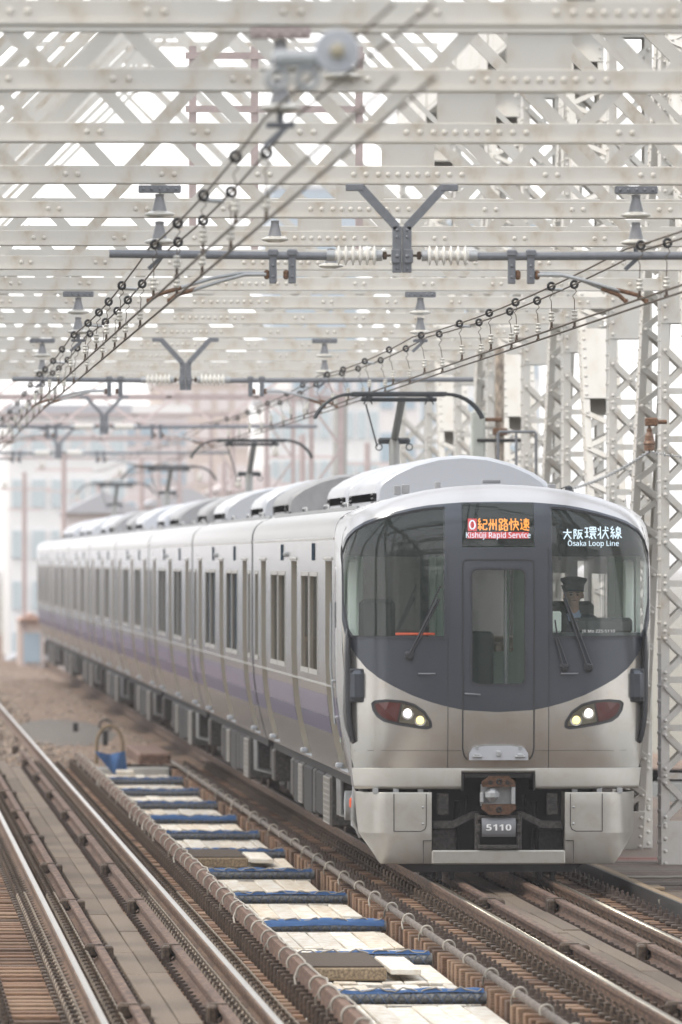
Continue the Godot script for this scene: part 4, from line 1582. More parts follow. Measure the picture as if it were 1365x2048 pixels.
	# small insulators for the feeder wires, hung from struts near the pink frame
	zi = 0
	for q in [[2.75, 54.4, "high above the gap between the tracks"], [4.0, 81.2, "under the red frame"], [3.22, 74.5, "above the ring clamps"]]:
		var o := thing("feeder_insulator", "small disc insulator for the feeder cable, %s" % q[2], "insulator", Vector3(q[0], 5.74 if zi != 0 else 6.0, -q[1]), "small feeder insulators")
		add_insulator(o, Vector3.ZERO, 1)
		zi += 1
	var g := Geo.new()
	# blurred section insulator close to the camera
	var so := thing("wire_pulley", "blurred grey pulley wheel with a brass hub near the top edge", "pulley", Vector3(1.87, 5.05, -37.5))
	g = Geo.new()
	g.lathe(Vector3.ZERO, [Vector2(0.02, -0.03), Vector2(0.088, -0.03), Vector2(0.092, -0.02), Vector2(0.075, 0.0), Vector2(0.092, 0.02), Vector2(0.088, 0.03), Vector2(0.02, 0.03)], 22, Basis(Vector3.RIGHT, Vector3.FORWARD, Vector3.UP))
	part("wheel", g, M.unit_white, so)
	g = Geo.new()
	g.lathe(Vector3(0, 0, 0.03), [Vector2(0.03, 0.0), Vector2(0.03, 0.03), Vector2(0.0, 0.035)], 12, Basis(Vector3.RIGHT, Vector3.BACK, Vector3.DOWN))
	part("hub", g, M.badge_gold, so)
	g = Geo.new()
	g.cbox(Vector3(-0.16, -0.03, 0), Vector3(0.22, 0.07, 0.05), 0.02)
	g.torus(Vector3(-0.24, -0.11, 0), Vector3.BACK, 0.04, 0.016, 12, 6)
	g.torus(Vector3(-0.12, -0.11, 0), Vector3.BACK, 0.04, 0.016, 12, 6)
	part("yoke", g, M.galv, so)


func call_track(side: String) -> String:
	return "empty" if side == "left" else "train's"


func contact_x(side: String, z: float) -> float:
	if side == "left":
		return pl([Vector2(36, 2.10), Vector2(67.8, 2.08), Vector2(114.7, 2.04), Vector2(155, 2.10), Vector2(193, 2.05), Vector2(240, 2.1)], z)
	return pl([Vector2(36, 5.60), Vector2(67.8, 5.56), Vector2(114.7, 5.64), Vector2(155, 5.58), Vector2(193, 5.66), Vector2(240, 5.6)], z)


func sag_at(z: float, supports: Array) -> float:
	for i in supports.size() - 1:
		if z >= supports[i] and z <= supports[i + 1]:
			var t: float = (z - supports[i]) / (supports[i + 1] - supports[i])
			return 0.10 * 4.0 * t * (1.0 - t) * (supports[i + 1] - supports[i]) / 40.0
	return 0.0


func make_y_bracket(z: float, label: String) -> void:
	var o := thing("y_bracket", label, "catenary bracket", Vector3(0, 0, -z + 0.12), "Y-shaped brackets for the overhead line")
	var c := 3.85
	var g := Geo.new()
	for s in [-1.0, 1.0]:
		g = Geo.new()
		g.bar(Vector3(c + 0.035 * s, 5.42, 0), Vector3(c + 0.30 * s, 5.71, 0), 0.062, 0.05, Vector3.BACK)
		g.cbox(Vector3(c + 0.345 * s, 5.71, 0), Vector3(0.13, 0.05, 0.06), 0.006)
		part("arm", g, M.grey_steel, o)
	g = Geo.new()
	for s in [-1.0, 1.0]:
		g.cbox(Vector3(c + 0.036 * s, 5.26, 0), Vector3(0.068, 0.34, 0.05), 0.005)
	part("stem", g, M.grey_steel, o)
	g = Geo.new()
	for s in [-1.0, 1.0]:
		g.cbox(Vector3(c + 0.048 * s, 5.21, 0.034), Vector3(0.062, 0.10, 0.02), 0.004)
		for y in [5.12, 5.35, 5.40]:
			g.rivet(Vector3(c + 0.036 * s, y, 0.026), Vector3.BACK, 0.012)
		g.rivet(Vector3(c + 0.036 * s, 5.21, 0.044), Vector3.BACK, 0.016)
	part("clamp_plate", g, M.grey_steel, o)
	for s in [-1.0, 1.0]:
		g = Geo.new()
		g.tube([Vector3(c + 0.08 * s, 5.215, 0), Vector3(c + 0.15 * s, 5.215, 0)], 0.011, 6)
		g.cbox(Vector3(c + 0.125 * s, 5.215, 0), Vector3(0.03, 0.06, 0.03), 0.006)
		part("link", g, M.clip_iron, o)
		var b := Basis(Vector3.UP, Vector3.RIGHT * s, Vector3.BACK)
		g = Geo.new()
		var prof := [Vector2(0.032, 0.0)]
		for i in 6:
			var t := 0.02 + i * 0.052
			prof.append_array([Vector2(0.034, t), Vector2(0.070, t + 0.012), Vector2(0.072, t + 0.018), Vector2(0.066, t + 0.022), Vector2(0.034, t + 0.030)])
		prof.append(Vector2(0.034, 0.34))
		g.lathe(Vector3(c + 0.165 * s, 5.215, 0), prof, 18, b)
		part("ribbed_insulator", g, M.rib_white, o)
		g = Geo.new()
		g.tube([Vector3(c + 0.145 * s, 5.215, 0), Vector3(c + 0.19 * s, 5.215, 0)], 0.040, 12)
		g.tube([Vector3(c + 0.49 * s, 5.215, 0), Vector3(c + 0.55 * s, 5.215, 0)], 0.042, 12)
		part("insulator_cap", g, M.galv, o)
		g = Geo.new()
		var x_end := 1.72 if s < 0 else 7.4
		g.tube([Vector3(c + 0.55 * s, 5.21, 0), Vector3(x_end, 5.225, 0)], 0.030, 12)
		part("bar", g, M.grey_steel, o)
		# grips and registration arms
		for q in [0.80, 0.94]:
			g = Geo.new()
			var x: float = c + q * s
			g.cbox(Vector3(x, 5.11, 0.0), Vector3(0.055, 0.20, 0.05), 0.006)
			g.cbox(Vector3(x, 5.235, 0.0), Vector3(0.075, 0.05, 0.08), 0.01)
			g.rivet(Vector3(x, 5.06, 0.026), Vector3.BACK, 0.012)
			g.rivet(Vector3(x, 5.14, 0.026), Vector3.BACK, 0.012)
			part("grip", g, M.grey_steel, o)
			g = Geo.new()
			g.cbox(Vector3(x + 0.045 * s, 5.075, 0.0), Vector3(0.04, 0.07, 0.045), 0.012)
			part("swivel", g, M.terracotta, o)
		var cx := contact_x("left" if s < 0 else "right", z)
		for w in 2:
			var ex: float = cx + (w - 0.5) * 0.15
			g = Geo.new()
			var sx: float = c + 0.99 * s
			pass
			g.tube([Vector3(sx, 5.085 - 0.01 * w, 0.03 * w), Vector3(lerpf(sx, ex, 0.22), 5.085 - 0.012 * w, 0.03 * w), Vector3(lerpf(sx, ex, 0.45), 5.05 - 0.02 * w, 0.03 * w), Vector3(lerpf(sx, ex, 0.78), 4.965 - 0.01 * w, 0.0)], 0.013, 8)
			part("registration_arm", g, M.galv, o)
			g = Geo.new()
			g.tube([Vector3(lerpf(sx, ex, 0.72), 4.98 - 0.01 * w, 0.0), Vector3(lerpf(sx, ex, 0.92), 4.93, 0.0), Vector3(ex, 4.882, 0.0)], 0.016, 8)
			g.cbox(Vector3(ex, 4.885, 0), Vector3(0.03, 0.035, 0.05), 0.006)
			part("arm_tip", g, M.terracotta, o)


# ---------------------------------------------------------------- the train
# half section of the car body: (half width, height above the rails)
const SIDE := [Vector2(1.305, 0.955), Vector2(1.335, 1.05), Vector2(1.385, 1.25), Vector2(1.425, 1.45), Vector2(1.452, 1.65), Vector2(1.468, 1.85), Vector2(1.475, 2.05), Vector2(1.475, 2.6), Vector2(1.475, 3.22)]
const ROOF := [Vector2(1.475, 3.22), Vector2(1.472, 3.28), Vector2(1.455, 3.34), Vector2(1.42, 3.395), Vector2(1.36, 3.44), Vector2(1.26, 3.475), Vector2(1.22, 3.478), Vector2(1.10, 3.50), Vector2(0.7, 3.56), Vector2(0.0, 3.60)]


func side_u(y: float) -> float:
	for i in SIDE.size() - 1:
		if y <= SIDE[i + 1].y:
			return lerpf(SIDE[i].x, SIDE[i + 1].x, (y - SIDE[i].y) / (SIDE[i + 1].y - SIDE[i].y))
	return SIDE[-1].x


func side_pts(a: float, b: float) -> Array:
	var out := [Vector2(side_u(a), a)]
	for p in SIDE:
		if p.y > a + 0.01 and p.y < b - 0.01:
			out.append(p)
	out.append(Vector2(side_u(b), b))
	return out


# the outside wall between two places along the car, from height a to b, set in by `deep`
func wall(g: Geo, s: float, s0: float, s1: float, a: float, b: float, deep := 0.0) -> void:
	var rows := []
	for p in side_pts(a, b):
		rows.append(PackedVector3Array([Vector3(s * (p.x - deep), p.y, -s0), Vector3(s * (p.x - deep), p.y, -s1)]))
	g.grid(rows, Vector3(s, 0, 0))


func jambs(g: Geo, s: float, s0: float, s1: float, a: float, b: float, deep: float) -> void:
	var p := side_pts(a, b)
	for i in p.size() - 1:
		for e in [[s0, -1.0], [s1, 1.0]]:
			g.quad_to(Vector3(s * p[i].x, p[i].y, -e[0]), Vector3(s * (p[i].x - deep), p[i].y, -e[0]), Vector3(s * (p[i + 1].x - deep), p[i + 1].y, -e[0]), Vector3(s * p[i + 1].x, p[i + 1].y, -e[0]), Vector3(0, 0, e[1]))
	for e in [[0, 1.0], [p.size() - 1, -1.0]]:
		var q: Vector2 = p[e[0]]
		g.quad_to(Vector3(s * q.x, q.y, -s0), Vector3(s * (q.x - deep), q.y, -s0), Vector3(s * (q.x - deep), q.y, -s1), Vector3(s * q.x, q.y, -s1), Vector3(0, e[1], 0))


const DOORS := [[1.55, 2.85], [8.85, 10.15], [16.35, 17.65]]
const WINDOWS := [[4.35, 6.05], [6.2, 7.85], [11.5, 13.2], [13.35, 15.05], [18.35, 19.25]]


func make_car_body(o: Node3D, cab: bool) -> void:
	var s0 := 1.02 if cab else 0.22
	var s1 := 19.82
	var body := Geo.new()
	var door_meshes := []
	for s in [-1.0, 1.0]:
		var cuts := []
		for d in DOORS:
			cuts.append([d[0], d[1], 0.985, 2.99, 0.065, true])
		for w in WINDOWS:
			cuts.append([w[0], w[1], 1.90, 2.86, 0.034, false])
		if not cab:
			cuts.append([0.55, 1.2, 1.90, 2.86, 0.034, false])
		cuts.sort_custom(func(a, b): return a[0] < b[0])
		var at := s0
		var last := s0
		for c in cuts:
			wall(body, s, at, c[0], 0.955, 3.22)
			wall(body, s, c[0], c[1], c[3], 3.22)
			wall(body, s, c[0], c[1], 0.955, c[2])
			if c[5]:
				bands(o, s, last + 0.03, c[0] - 0.03)
				last = c[1]
			var fr := Geo.new()
			jambs(fr, s, c[0], c[1], c[2], c[3], c[4])
			if c[5]:
				var d := Geo.new()
				var mid: float = (c[0] + c[1]) / 2.0
				wall(d, s, c[0], mid - 0.008, c[2], c[3], c[4])
				wall(d, s, mid + 0.008, c[1], c[2], c[3], c[4])
				wall(d, s, mid - 0.008, mid + 0.008, c[2], c[3], c[4] + 0.012)
				var dn := part("door", d, M.stainless, o)
				if s > 0.0:
					at = c[1]
					continue
				part("door_frame", fr, M.door_beige, dn)
				for h in [[c[0] + 0.12, mid - 0.10], [mid + 0.10, c[1] - 0.44]]:
					var p := Geo.new()
					wall(p, s, h[0], h[1], 1.86, 2.78, c[4] - 0.004)
					part("door_window", p, M.window_dark, dn)
				var seal := Geo.new()
				wall(seal, s, c[1] - 0.42, c[1] - 0.002, c[2] + 0.1, c[3] - 0.02, c[4] - 0.003)
				part("door_seal", seal, M.door_seal, dn)
				var sill := Geo.new()
				sill.cbox(Vector3(s * (side_u(1.03) + 0.012), 1.03, -c[1] + 0.02), Vector3(0.07, 0.05, 0.16), 0.012)
				sill.box(Vector3(s * (side_u(1.0) - 0.03), 0.992, -mid), Vector3(0.08, 0.012, c[1] - c[0]))
				part("sill", sill, M.unit_white, dn)
				var cap := Geo.new()
				cap.cbox(Vector3(s * 1.482, 3.012, -mid), Vector3(0.02, 0.03, c[1] - c[0] + 0.14), 0.006)
				part("rain_strip", cap, M.window_frame, dn)
			else:
				var p := Geo.new()
				wall(p, s, c[0], c[1], c[2], c[3], c[4])
				var wn := part("window", p, M.saloon_glass if cab else M.window_dark, o)
				if s > 0.0:
					at = c[1]
					continue
				part("window_frame", fr, M.door_beige, wn)
				var f := Geo.new()
				for zz in [c[0] + 0.02, c[1] - 0.02]:
					f.box(Vector3(s * 1.474, 2.38, -zz), Vector3(0.014, 0.98, 0.045))
				f.box(Vector3(s * 1.474, 2.86, -(c[0] + c[1]) / 2), Vector3(0.014, 0.04, c[1] - c[0]))
				f.box(Vector3(s * 1.474, 1.90, -(c[0] + c[1]) / 2), Vector3(0.016, 0.05, c[1] - c[0]))
				part("window_trim", f, M.window_frame, wn)
			at = c[1]
		wall(body, s, at, s1, 0.955, 3.22)
		bands(o, s, last + 0.03, s1 - 0.03)
		# ridges and small fittings on the wall
		var rid := Geo.new()
		for y in [1.80, 3.20]:
			rid.box(Vector3(s * (side_u(y) + 0.003), y, -(s0 + s1) / 2), Vector3(0.012, 0.018, s1 - s0 - 0.2))
		part("beading", rid, M.window_frame, o)
		var sg := Geo.new()
		sg.box(Vector3(s * 1.478, 3.08, -5.2), Vector3(0.012, 0.17, 0.5))
		sg.box(Vector3(s * 1.478, 3.08, -12.2), Vector3(0.012, 0.17, 0.5))
		part("side_display", sg, M.window_dark, o)
		var lamp := Geo.new()
		for q in [10.9, 11.2]:
			lamp.lathe(Vector3(s * 1.475, 3.06, -q), [Vector2(0.03, 0), Vector2(0.03, 0.03), Vector2(0, 0.04)], 8, Basis(Vector3.UP, Vector3.RIGHT * s, Vector3.BACK))
		part("side_lamp", lamp, M.galv, o)
	# ends
	for e in ([s1] if cab else [s0, s1]):
		var pol := PackedVector2Array()
		for p in SIDE:
			pol.append(Vector2(p.x, p.y))
		for p in ROOF.slice(1):
			pol.append(p)
		for i in range(pol.size() - 2, -1, -1):
			pol.append(Vector2(-pol[i].x, pol[i].y))
		body.prism(pol, Vector3(0, 0, -e), Vector3.RIGHT, Vector3.UP, Vector3(0, 0, 0.004 if e == s1 else -0.004))
	part("body", body, M.stainless, o)
	if cab:
		var inn := Geo.new()
		inn.box(Vector3(0, 1.16, -10.9), Vector3(2.6, 0.04, 17.6))
		part("saloon_floor", inn, M.cab_pale, o)
		inn = Geo.new()
		inn.box(Vector3(0, 3.12, -10.9), Vector3(2.7, 0.03, 17.6))
		part("saloon_ceiling", inn, M.white_wall, o)
		for s in [-1.0, 1.0]:
			for q in [3.6, 4.6, 5.6, 6.6, 11.0, 12.0, 13.0, 14.0]:
				inn = Geo.new()
				inn.cbox(Vector3(s * 0.85, 1.75, -q), Vector3(0.85, 0.85, 0.16), 0.04)
				inn.cbox(Vector3(s * 0.85, 1.5, -q - 0.25), Vector3(0.85, 0.14, 0.45), 0.04)
				part("saloon_seat", inn, M.plank_grey, o)
	var roof := Geo.new()
	var rows := []
	var prof := ROOF.duplicate()
	for i in range(ROOF.size() - 2, -1, -1):
		prof.append(Vector2(-ROOF[i].x, ROOF[i].y))
	for p in prof:
		var row := []
		for i in 3:
			row.append(Vector3(p.x, p.y, -lerpf(s0, s1, i / 2.0)))
		rows.append(row)
	roof.grid(rows, Vector3.UP)
	part("roof", roof, M.roof_silver, o)
	# gangway between the cars
	var gw := Geo.new()
	gw.cbox(Vector3(0, 2.05, -20.0), Vector3(1.3, 2.2, 0.5), 0.05)
	part("gangway", gw, M.under_dark, o)
	# gutters and low rails on the roof
	var gt := Geo.new()
	for s in [-1.0, 1.0]:
		gt.box(Vector3(s * 1.24, 3.495, -(s0 + s1) / 2), Vector3(0.03, 0.03, s1 - s0 - 0.6))
		for q in [5.5, 9.4, 14.2]:
			gt.tube([Vector3(s * 1.12, 3.50, -q), Vector3(s * 1.12, 3.56, -q), Vector3(s * 1.12, 3.56, -q - 0.9), Vector3(s * 1.12, 3.50, -q - 0.9)], 0.014, 6)
	part("roof_rail", gt, M.galv, o)


func bands(o: Node3D, s: float, s0: float, s1: float) -> void:
	var g := Geo.new()
	wall(g, s, s0, s1, 1.33, 1.49, -0.003)
	part("colour_band", g, M.purple_band, o)
	g = Geo.new()
	wall(g, s, s0, s1, 1.493, 1.70, -0.003)
	part("pale_band", g, M.purple_pale, o)


func make_roof_unit(o: Node3D, s0: float, s1: float, m: Material) -> void:
	var prof := [Vector2(0.875, 3.50), Vector2(0.875, 3.66), Vector2(0.862, 3.72), Vector2(0.825, 3.775), Vector2(0.70, 3.86), Vector2(0.50, 3.95), Vector2(0.25, 4.015), Vector2(0.0, 4.035)]
	var all := prof.duplicate()
	for i in range(prof.size() - 2, -1, -1):
		all.append(Vector2(-prof[i].x, prof[i].y))
	var rows := []
	for e in [[s0, 0.94, 0.05], [s0 + 0.02, 0.975, 0.02], [s0 + 0.07, 1.0, 0.0], [s1 - 0.07, 1.0, 0.0], [s1 - 0.02, 0.975, 0.02], [s1, 0.94, 0.05]]:
		var row := []
		for p in all:
			row.append(Vector3(p.x * e[1], 3.5 + (p.y - 3.5) * e[1], -e[0]))
		rows.append(row)
	var g := Geo.new()
	g.grid(rows, Vector3.UP)
	for e in [[s0, 0.94], [s1, 0.94]]:
		var pol := PackedVector2Array()
		for p in all:
			pol.append(Vector2(p.x * e[1], 3.5 + (p.y - 3.5) * e[1]))
		g.prism(pol, Vector3(0, 0, -e[0] - (0.0025 if e[0] == s0 else -0.0025)), Vector3.RIGHT, Vector3.UP, Vector3(0, 0, 0.002 if e[0] == s0 else -0.002))
	var u := part("roof_unit", g, m, o)
	g = Geo.new()
	for s in [-1.0, 1.0]:
		for y in [3.57, 3.61, 3.65]:
			g.box(Vector3(s * 0.876, y, -(s0 + 0.35)), Vector3(0.014, 0.018, 0.42))
			g.box(Vector3(s * 0.876, y, -(s1 - 0.45)), Vector3(0.014, 0.018, 0.42))
	part("louvre", g, M.louvre_dark, u)
	g = Geo.new()
	g.box(Vector3(0, 4.037, -(s0 + s1) / 2), Vector3(0.05, 0.012, s1 - s0 - 0.2))
	part("top_seam", g, M.window_frame, u)


func make_underframe(o: Node3D, cab: bool) -> void:
	var g := Geo.new()
	g.box(Vector3(0, 0.90, -10.3), Vector3(2.5, 0.10, 18.6))
	part("underframe", g, M.under_dark, o)
	# equipment boxes: along the car, width outwards, bottom, material, grille
	var boxes := [[5.6, 6.9, 0.36, "under_grey", true], [7.1, 8.6, 0.42, "under_dark", false], [8.8, 9.3, 0.40, "under_grey", false], [9.5, 11.2, 0.38, "under_dark", false], [11.5, 12.4, 0.42, "under_grey", true], [12.6, 13.6, 0.40, "under_dark", false], [13.8, 14.4, 0.45, "under_grey", false], [18.6, 19.2, 0.5, "under_grey", false]]
	for b in boxes:
		for s in [-1.0, 1.0]:
			var bx := Geo.new()
			bx.cbox(Vector3(s * 0.93, (0.86 + b[2]) / 2, -(b[0] + b[1]) / 2), Vector3(0.72, 0.86 - b[2], b[1] - b[0]), 0.02)
			var n := part("equipment_box", bx, M[b[3]], o)
			if b[4]:
				var gr := Geo.new()
				for i in 9:
					gr.box(Vector3(s * 1.295, 0.86 - (i + 0.5) * (0.86 - b[2]) / 9.0, -(b[0] + b[1]) / 2), Vector3(0.014, 0.014, b[1] - b[0] - 0.1))
				for i in 10:
					gr.box(Vector3(s * 1.297, (0.86 + b[2]) / 2, -lerpf(b[0] + 0.08, b[1] - 0.08, i / 9.0)), Vector3(0.014, 0.86 - b[2] - 0.06, 0.014))
				part("grille", gr, M.window_frame, n)
				var bk := Geo.new()
				bk.box(Vector3(s * 1.2905, (0.86 + b[2]) / 2, -(b[0] + b[1]) / 2), Vector3(0.003, 0.86 - b[2] - 0.05, b[1] - b[0] - 0.08))
				part("grille_backing", bk, M.louvre_dark, n)
	for q in [4.9, 5.35, 7.0, 8.7, 9.42, 11.35, 12.5, 13.7, 15.0]:
		g = Geo.new()
		g.tube([Vector3(-1.22, 0.9, -q), Vector3(-1.22, 0.50, -q), Vector3(-0.9, 0.42, -q)], 0.028, 6)
		part("pipe_run", g, M.galv, o)
	for c in [3.1, 16.9]:
		g = Geo.new()
		for s in [-1.0, 1.0]:
			g.cbox(Vector3(s * 0.83, 0.52, -c), Vector3(0.16, 0.22, 3.0), 0.04)
			for a in [-1.05, 1.05]:
				g.cbox(Vector3(s * 0.86, 0.43, -c + a), Vector3(0.24, 0.30, 0.36), 0.05)
			g.lathe(Vector3(s * 0.9, 0.55, -c), [Vector2(0.24, 0), Vector2(0.24, 0.30), Vector2(0.0, 0.30)], 14)
			g.tube([Vector3(s * 1.12, 0.88, -c + 0.4), Vector3(s * 1.02, 0.45, -c + 0.5)], 0.05, 8)
		g.box(Vector3(0, 0.5, -c), Vector3(1.6, 0.2, 0.5))
		var bg := part("bogie", g, M.under_grey, o)
		for a in [-1.05, 1.05]:
			var w := Geo.new()
			var b := Basis(Vector3.UP, Vector3.RIGHT, Vector3.BACK)
			for s in [-1.0, 1.0]:
				w.lathe(Vector3(s * 0.566 - 0.06, 0.43, -c + a), [Vector2(0.10, 0.0), Vector2(0.43, 0.0), Vector2(0.43, 0.12), Vector2(0.10, 0.12)], 24, b)
				w.lathe(Vector3(s * 0.49 - 0.015, 0.43, -c + a), [Vector2(0.30, 0.0), Vector2(0.455, 0.0), Vector2(0.455, 0.03), Vector2(0.30, 0.03)], 24, b)
			w.tube([Vector3(-0.6, 0.43, -c + a), Vector3(0.6, 0.43, -c + a)], 0.08, 10)
			part("wheelset", w, M.clip_iron, bg)


func make_pantograph(o: Node3D, s: float) -> void:
	var g := Geo.new()
	var b := Vector3(0, 0, -s)
	g.box(b + Vector3(0, 3.72, 0), Vector3(1.1, 0.06, 1.0))
	for x in [-0.45, 0.45]:
		for z in [-0.4, 0.4]:
			g.lathe(b + Vector3(x, 3.56, z), [Vector2(0.05, 0), Vector2(0.06, 0.03), Vector2(0.04, 0.06), Vector2(0.06, 0.09), Vector2(0.04, 0.14)], 10)
	var p := part("pantograph", g, M.panto_dark, o)
	g = Geo.new()
	g.tube([b + Vector3(-0.06, 3.78, 0.4), b + Vector3(0.0, 4.33, -0.75)], 0.06, 8)
	part("lower_arm", g, M.panto_grey, p)
	g = Geo.new()
	g.tube([b + Vector3(0.0, 4.33, -0.75), b + Vector3(0.04, 4.80, 0.15)], 0.044, 8)
	part("upper_arm", g, M.panto_grey, p)
	g = Geo.new()
	g.cbox(b + Vector3(0, 4.33, -0.75), Vector3(0.36, 0.07, 0.10), 0.02)
	for x in [-0.17, 0.17]:
		g.torus(b + Vector3(x, 4.26, -0.75), Vector3.BACK, 0.036, 0.007, 10, 5)
	g.tube([b + Vector3(-0.19, 4.27, -0.75), b + Vector3(-0.36, 4.72, 0.1)], 0.010, 5)
	part("knuckle", g, M.panto_dark, p)
	g = Geo.new()
	for z in [-0.17, 0.17]:
		g.cbox(b + Vector3(0, 4.835, z + 0.15), Vector3(1.06, 0.05, 0.07), 0.012)
		for q in [-1.0, 1.0]:
			var pts := []
			for i in 8:
				var a := i / 7.0
				pts.append(b + Vector3(q * (0.53 + 0.40 * sin(a * 1.25) / sin(1.25)), 4.835 - 0.27 * (1.0 - cos(a * 1.35)) / (1.0 - cos(1.35)), z + 0.15))
			g.tube(pts, 0.018, 6)
	g.cbox(b + Vector3(0.0, 4.775, 0.15), Vector3(0.84, 0.045, 0.18), 0.01)
	for x in [-0.34, 0.34]:
		g.cbox(b + Vector3(x, 4.80, 0.15), Vector3(0.06, 0.06, 0.40), 0.012)
		g.torus(b + Vector3(x, 4.72, 0.15), Vector3.BACK, 0.045, 0.008, 10, 5, PI, TAU)
	part("collector_head", g, M.panto_dark, p)


func make_cars() -> void:
	var labels := ["lead car with the dark cab front and lit headlights, nearest the camera"]
	for k in range(1, 8):
		labels.append("silver passenger car, %s from the cab end of the train%s" % [ORD[k], ", carrying a pantograph" if k in [2, 4, 6] else ""])
	for k in 8:
		var cab := k == 0
		var o := thing("train_car", labels[k], "train car", Vector3(TRAIN_X, 0, -(NOSE + 20.0 * k)), "cars of the silver train")
		make_car_body(o, cab)
		make_underframe(o, cab)
		if cab:
			make_roof_unit(o, 5.2, 10.2, M.unit_white)
			make_roof_unit(o, 11.2, 14.8, M.unit_white)
		else:
			make_roof_unit(o, 4.6, 8.6, M.unit_grey if k in [1, 3, 5] else M.unit_white)
			make_roof_unit(o, 11.9, 15.3, M.unit_white if not k in [2, 4] else M.unit_grey)
		var g := Geo.new()
		g.cbox(Vector3(0.0, 3.60, -10.7 if not cab else -11.0), Vector3(1.5, 0.16, 0.5), 0.03)
		part("roof_box", g, M.unit_grey, o)
		if k % 2 == 0:
			make_pantograph(o, 16.6)
		if cab:
			make_face(o)


# --- the front of the lead car. The drawing it follows is an elevation in 1/215.4 m units about its centre line.
func U(x: float) -> float:
	return (x - 998.6) / 215.4


func V(y: float) -> float:
	return 3.0 - (y - 1120.0) / 215.4


func line(pts: Array) -> Array:
	var out := []
	for p in pts:
		out.append(Vector2(absf(U(p.x)), V(p.y)))
	out.sort_custom(func(a, b): return a.x < b.x)
	return out


var TOP := [Vector2(0, 3.706), Vector2(0.25, 3.697), Vector2(0.46, 3.680), Vector2(0.66, 3.652), Vector2(0.84, 3.615), Vector2(1.0, 3.572), Vector2(1.16, 3.508), Vector2(1.27, 3.445), Vector2(1.346, 3.375), Vector2(1.395, 3.30), Vector2(1.42, 3.225), Vector2(1.436, 3.12), Vector2(1.44, 3.05)]
var EDGE := [Vector2(0.864, 1.325), Vector2(1.2, 1.362), Vector2(1.68, 1.402), Vector2(2.2, 1.438), Vector2(2.4, 1.44)]


func face_depth(u: float, v: float) -> float:
	var a := clampf(absf(u) / 1.44, 0.0, 1.0)
	var d := 0.10 * a * a + 0.28 * pow(a, 7.0)
	var t := pl(TOP, absf(u))
	var b := clampf((v - 1.9) / maxf(t - 1.9, 0.1), 0.0, 1.0)
	d += 0.24 * pow(b, 14.0)
	if v > 2.2:
		d += 0.035 * (v - 2.2) * (v - 2.2)
	if v < 1.7:
		d += 0.12 * (1.7 - v) * (1.7 - v)
	return d


func face_pt(u: float, v: float, off: float) -> Vector3:
	return Vector3(u, v, -face_depth(u, v) + off)


# a patch of the front between two curves over the half width, on both sides when `both`
func face_patch(g: Geo, u0: float, u1: float, n: int, lo: Callable, hi: Callable, off: float, rows := 10, sides := [-1.0, 1.0]) -> void:
	for s in sides:
		var gr := []
		for i in rows + 1:
			var row := []
			for j in n + 1:
				var u := lerpf(u0, u1, float(j) / n)
				var l: float = lo.call(u)
				var h: float = maxf(hi.call(u), l)
				row.append(face_pt(s * u, lerpf(l, h, float(i) / rows), off))
			gr.append(row)
		g.grid(gr, Vector3(0, 0, 1))


func face_strip(g: Geo, pts: Array, w: float, off: float) -> void:
	for i in pts.size() - 1:
		var p: Vector3 = face_pt(pts[i].x, pts[i].y, off)
		var q: Vector3 = face_pt(pts[i + 1].x, pts[i + 1].y, off)
		if p.distance_to(q) > 0.001:
			g.bar(p, q, w, 0.006, Vector3.BACK)


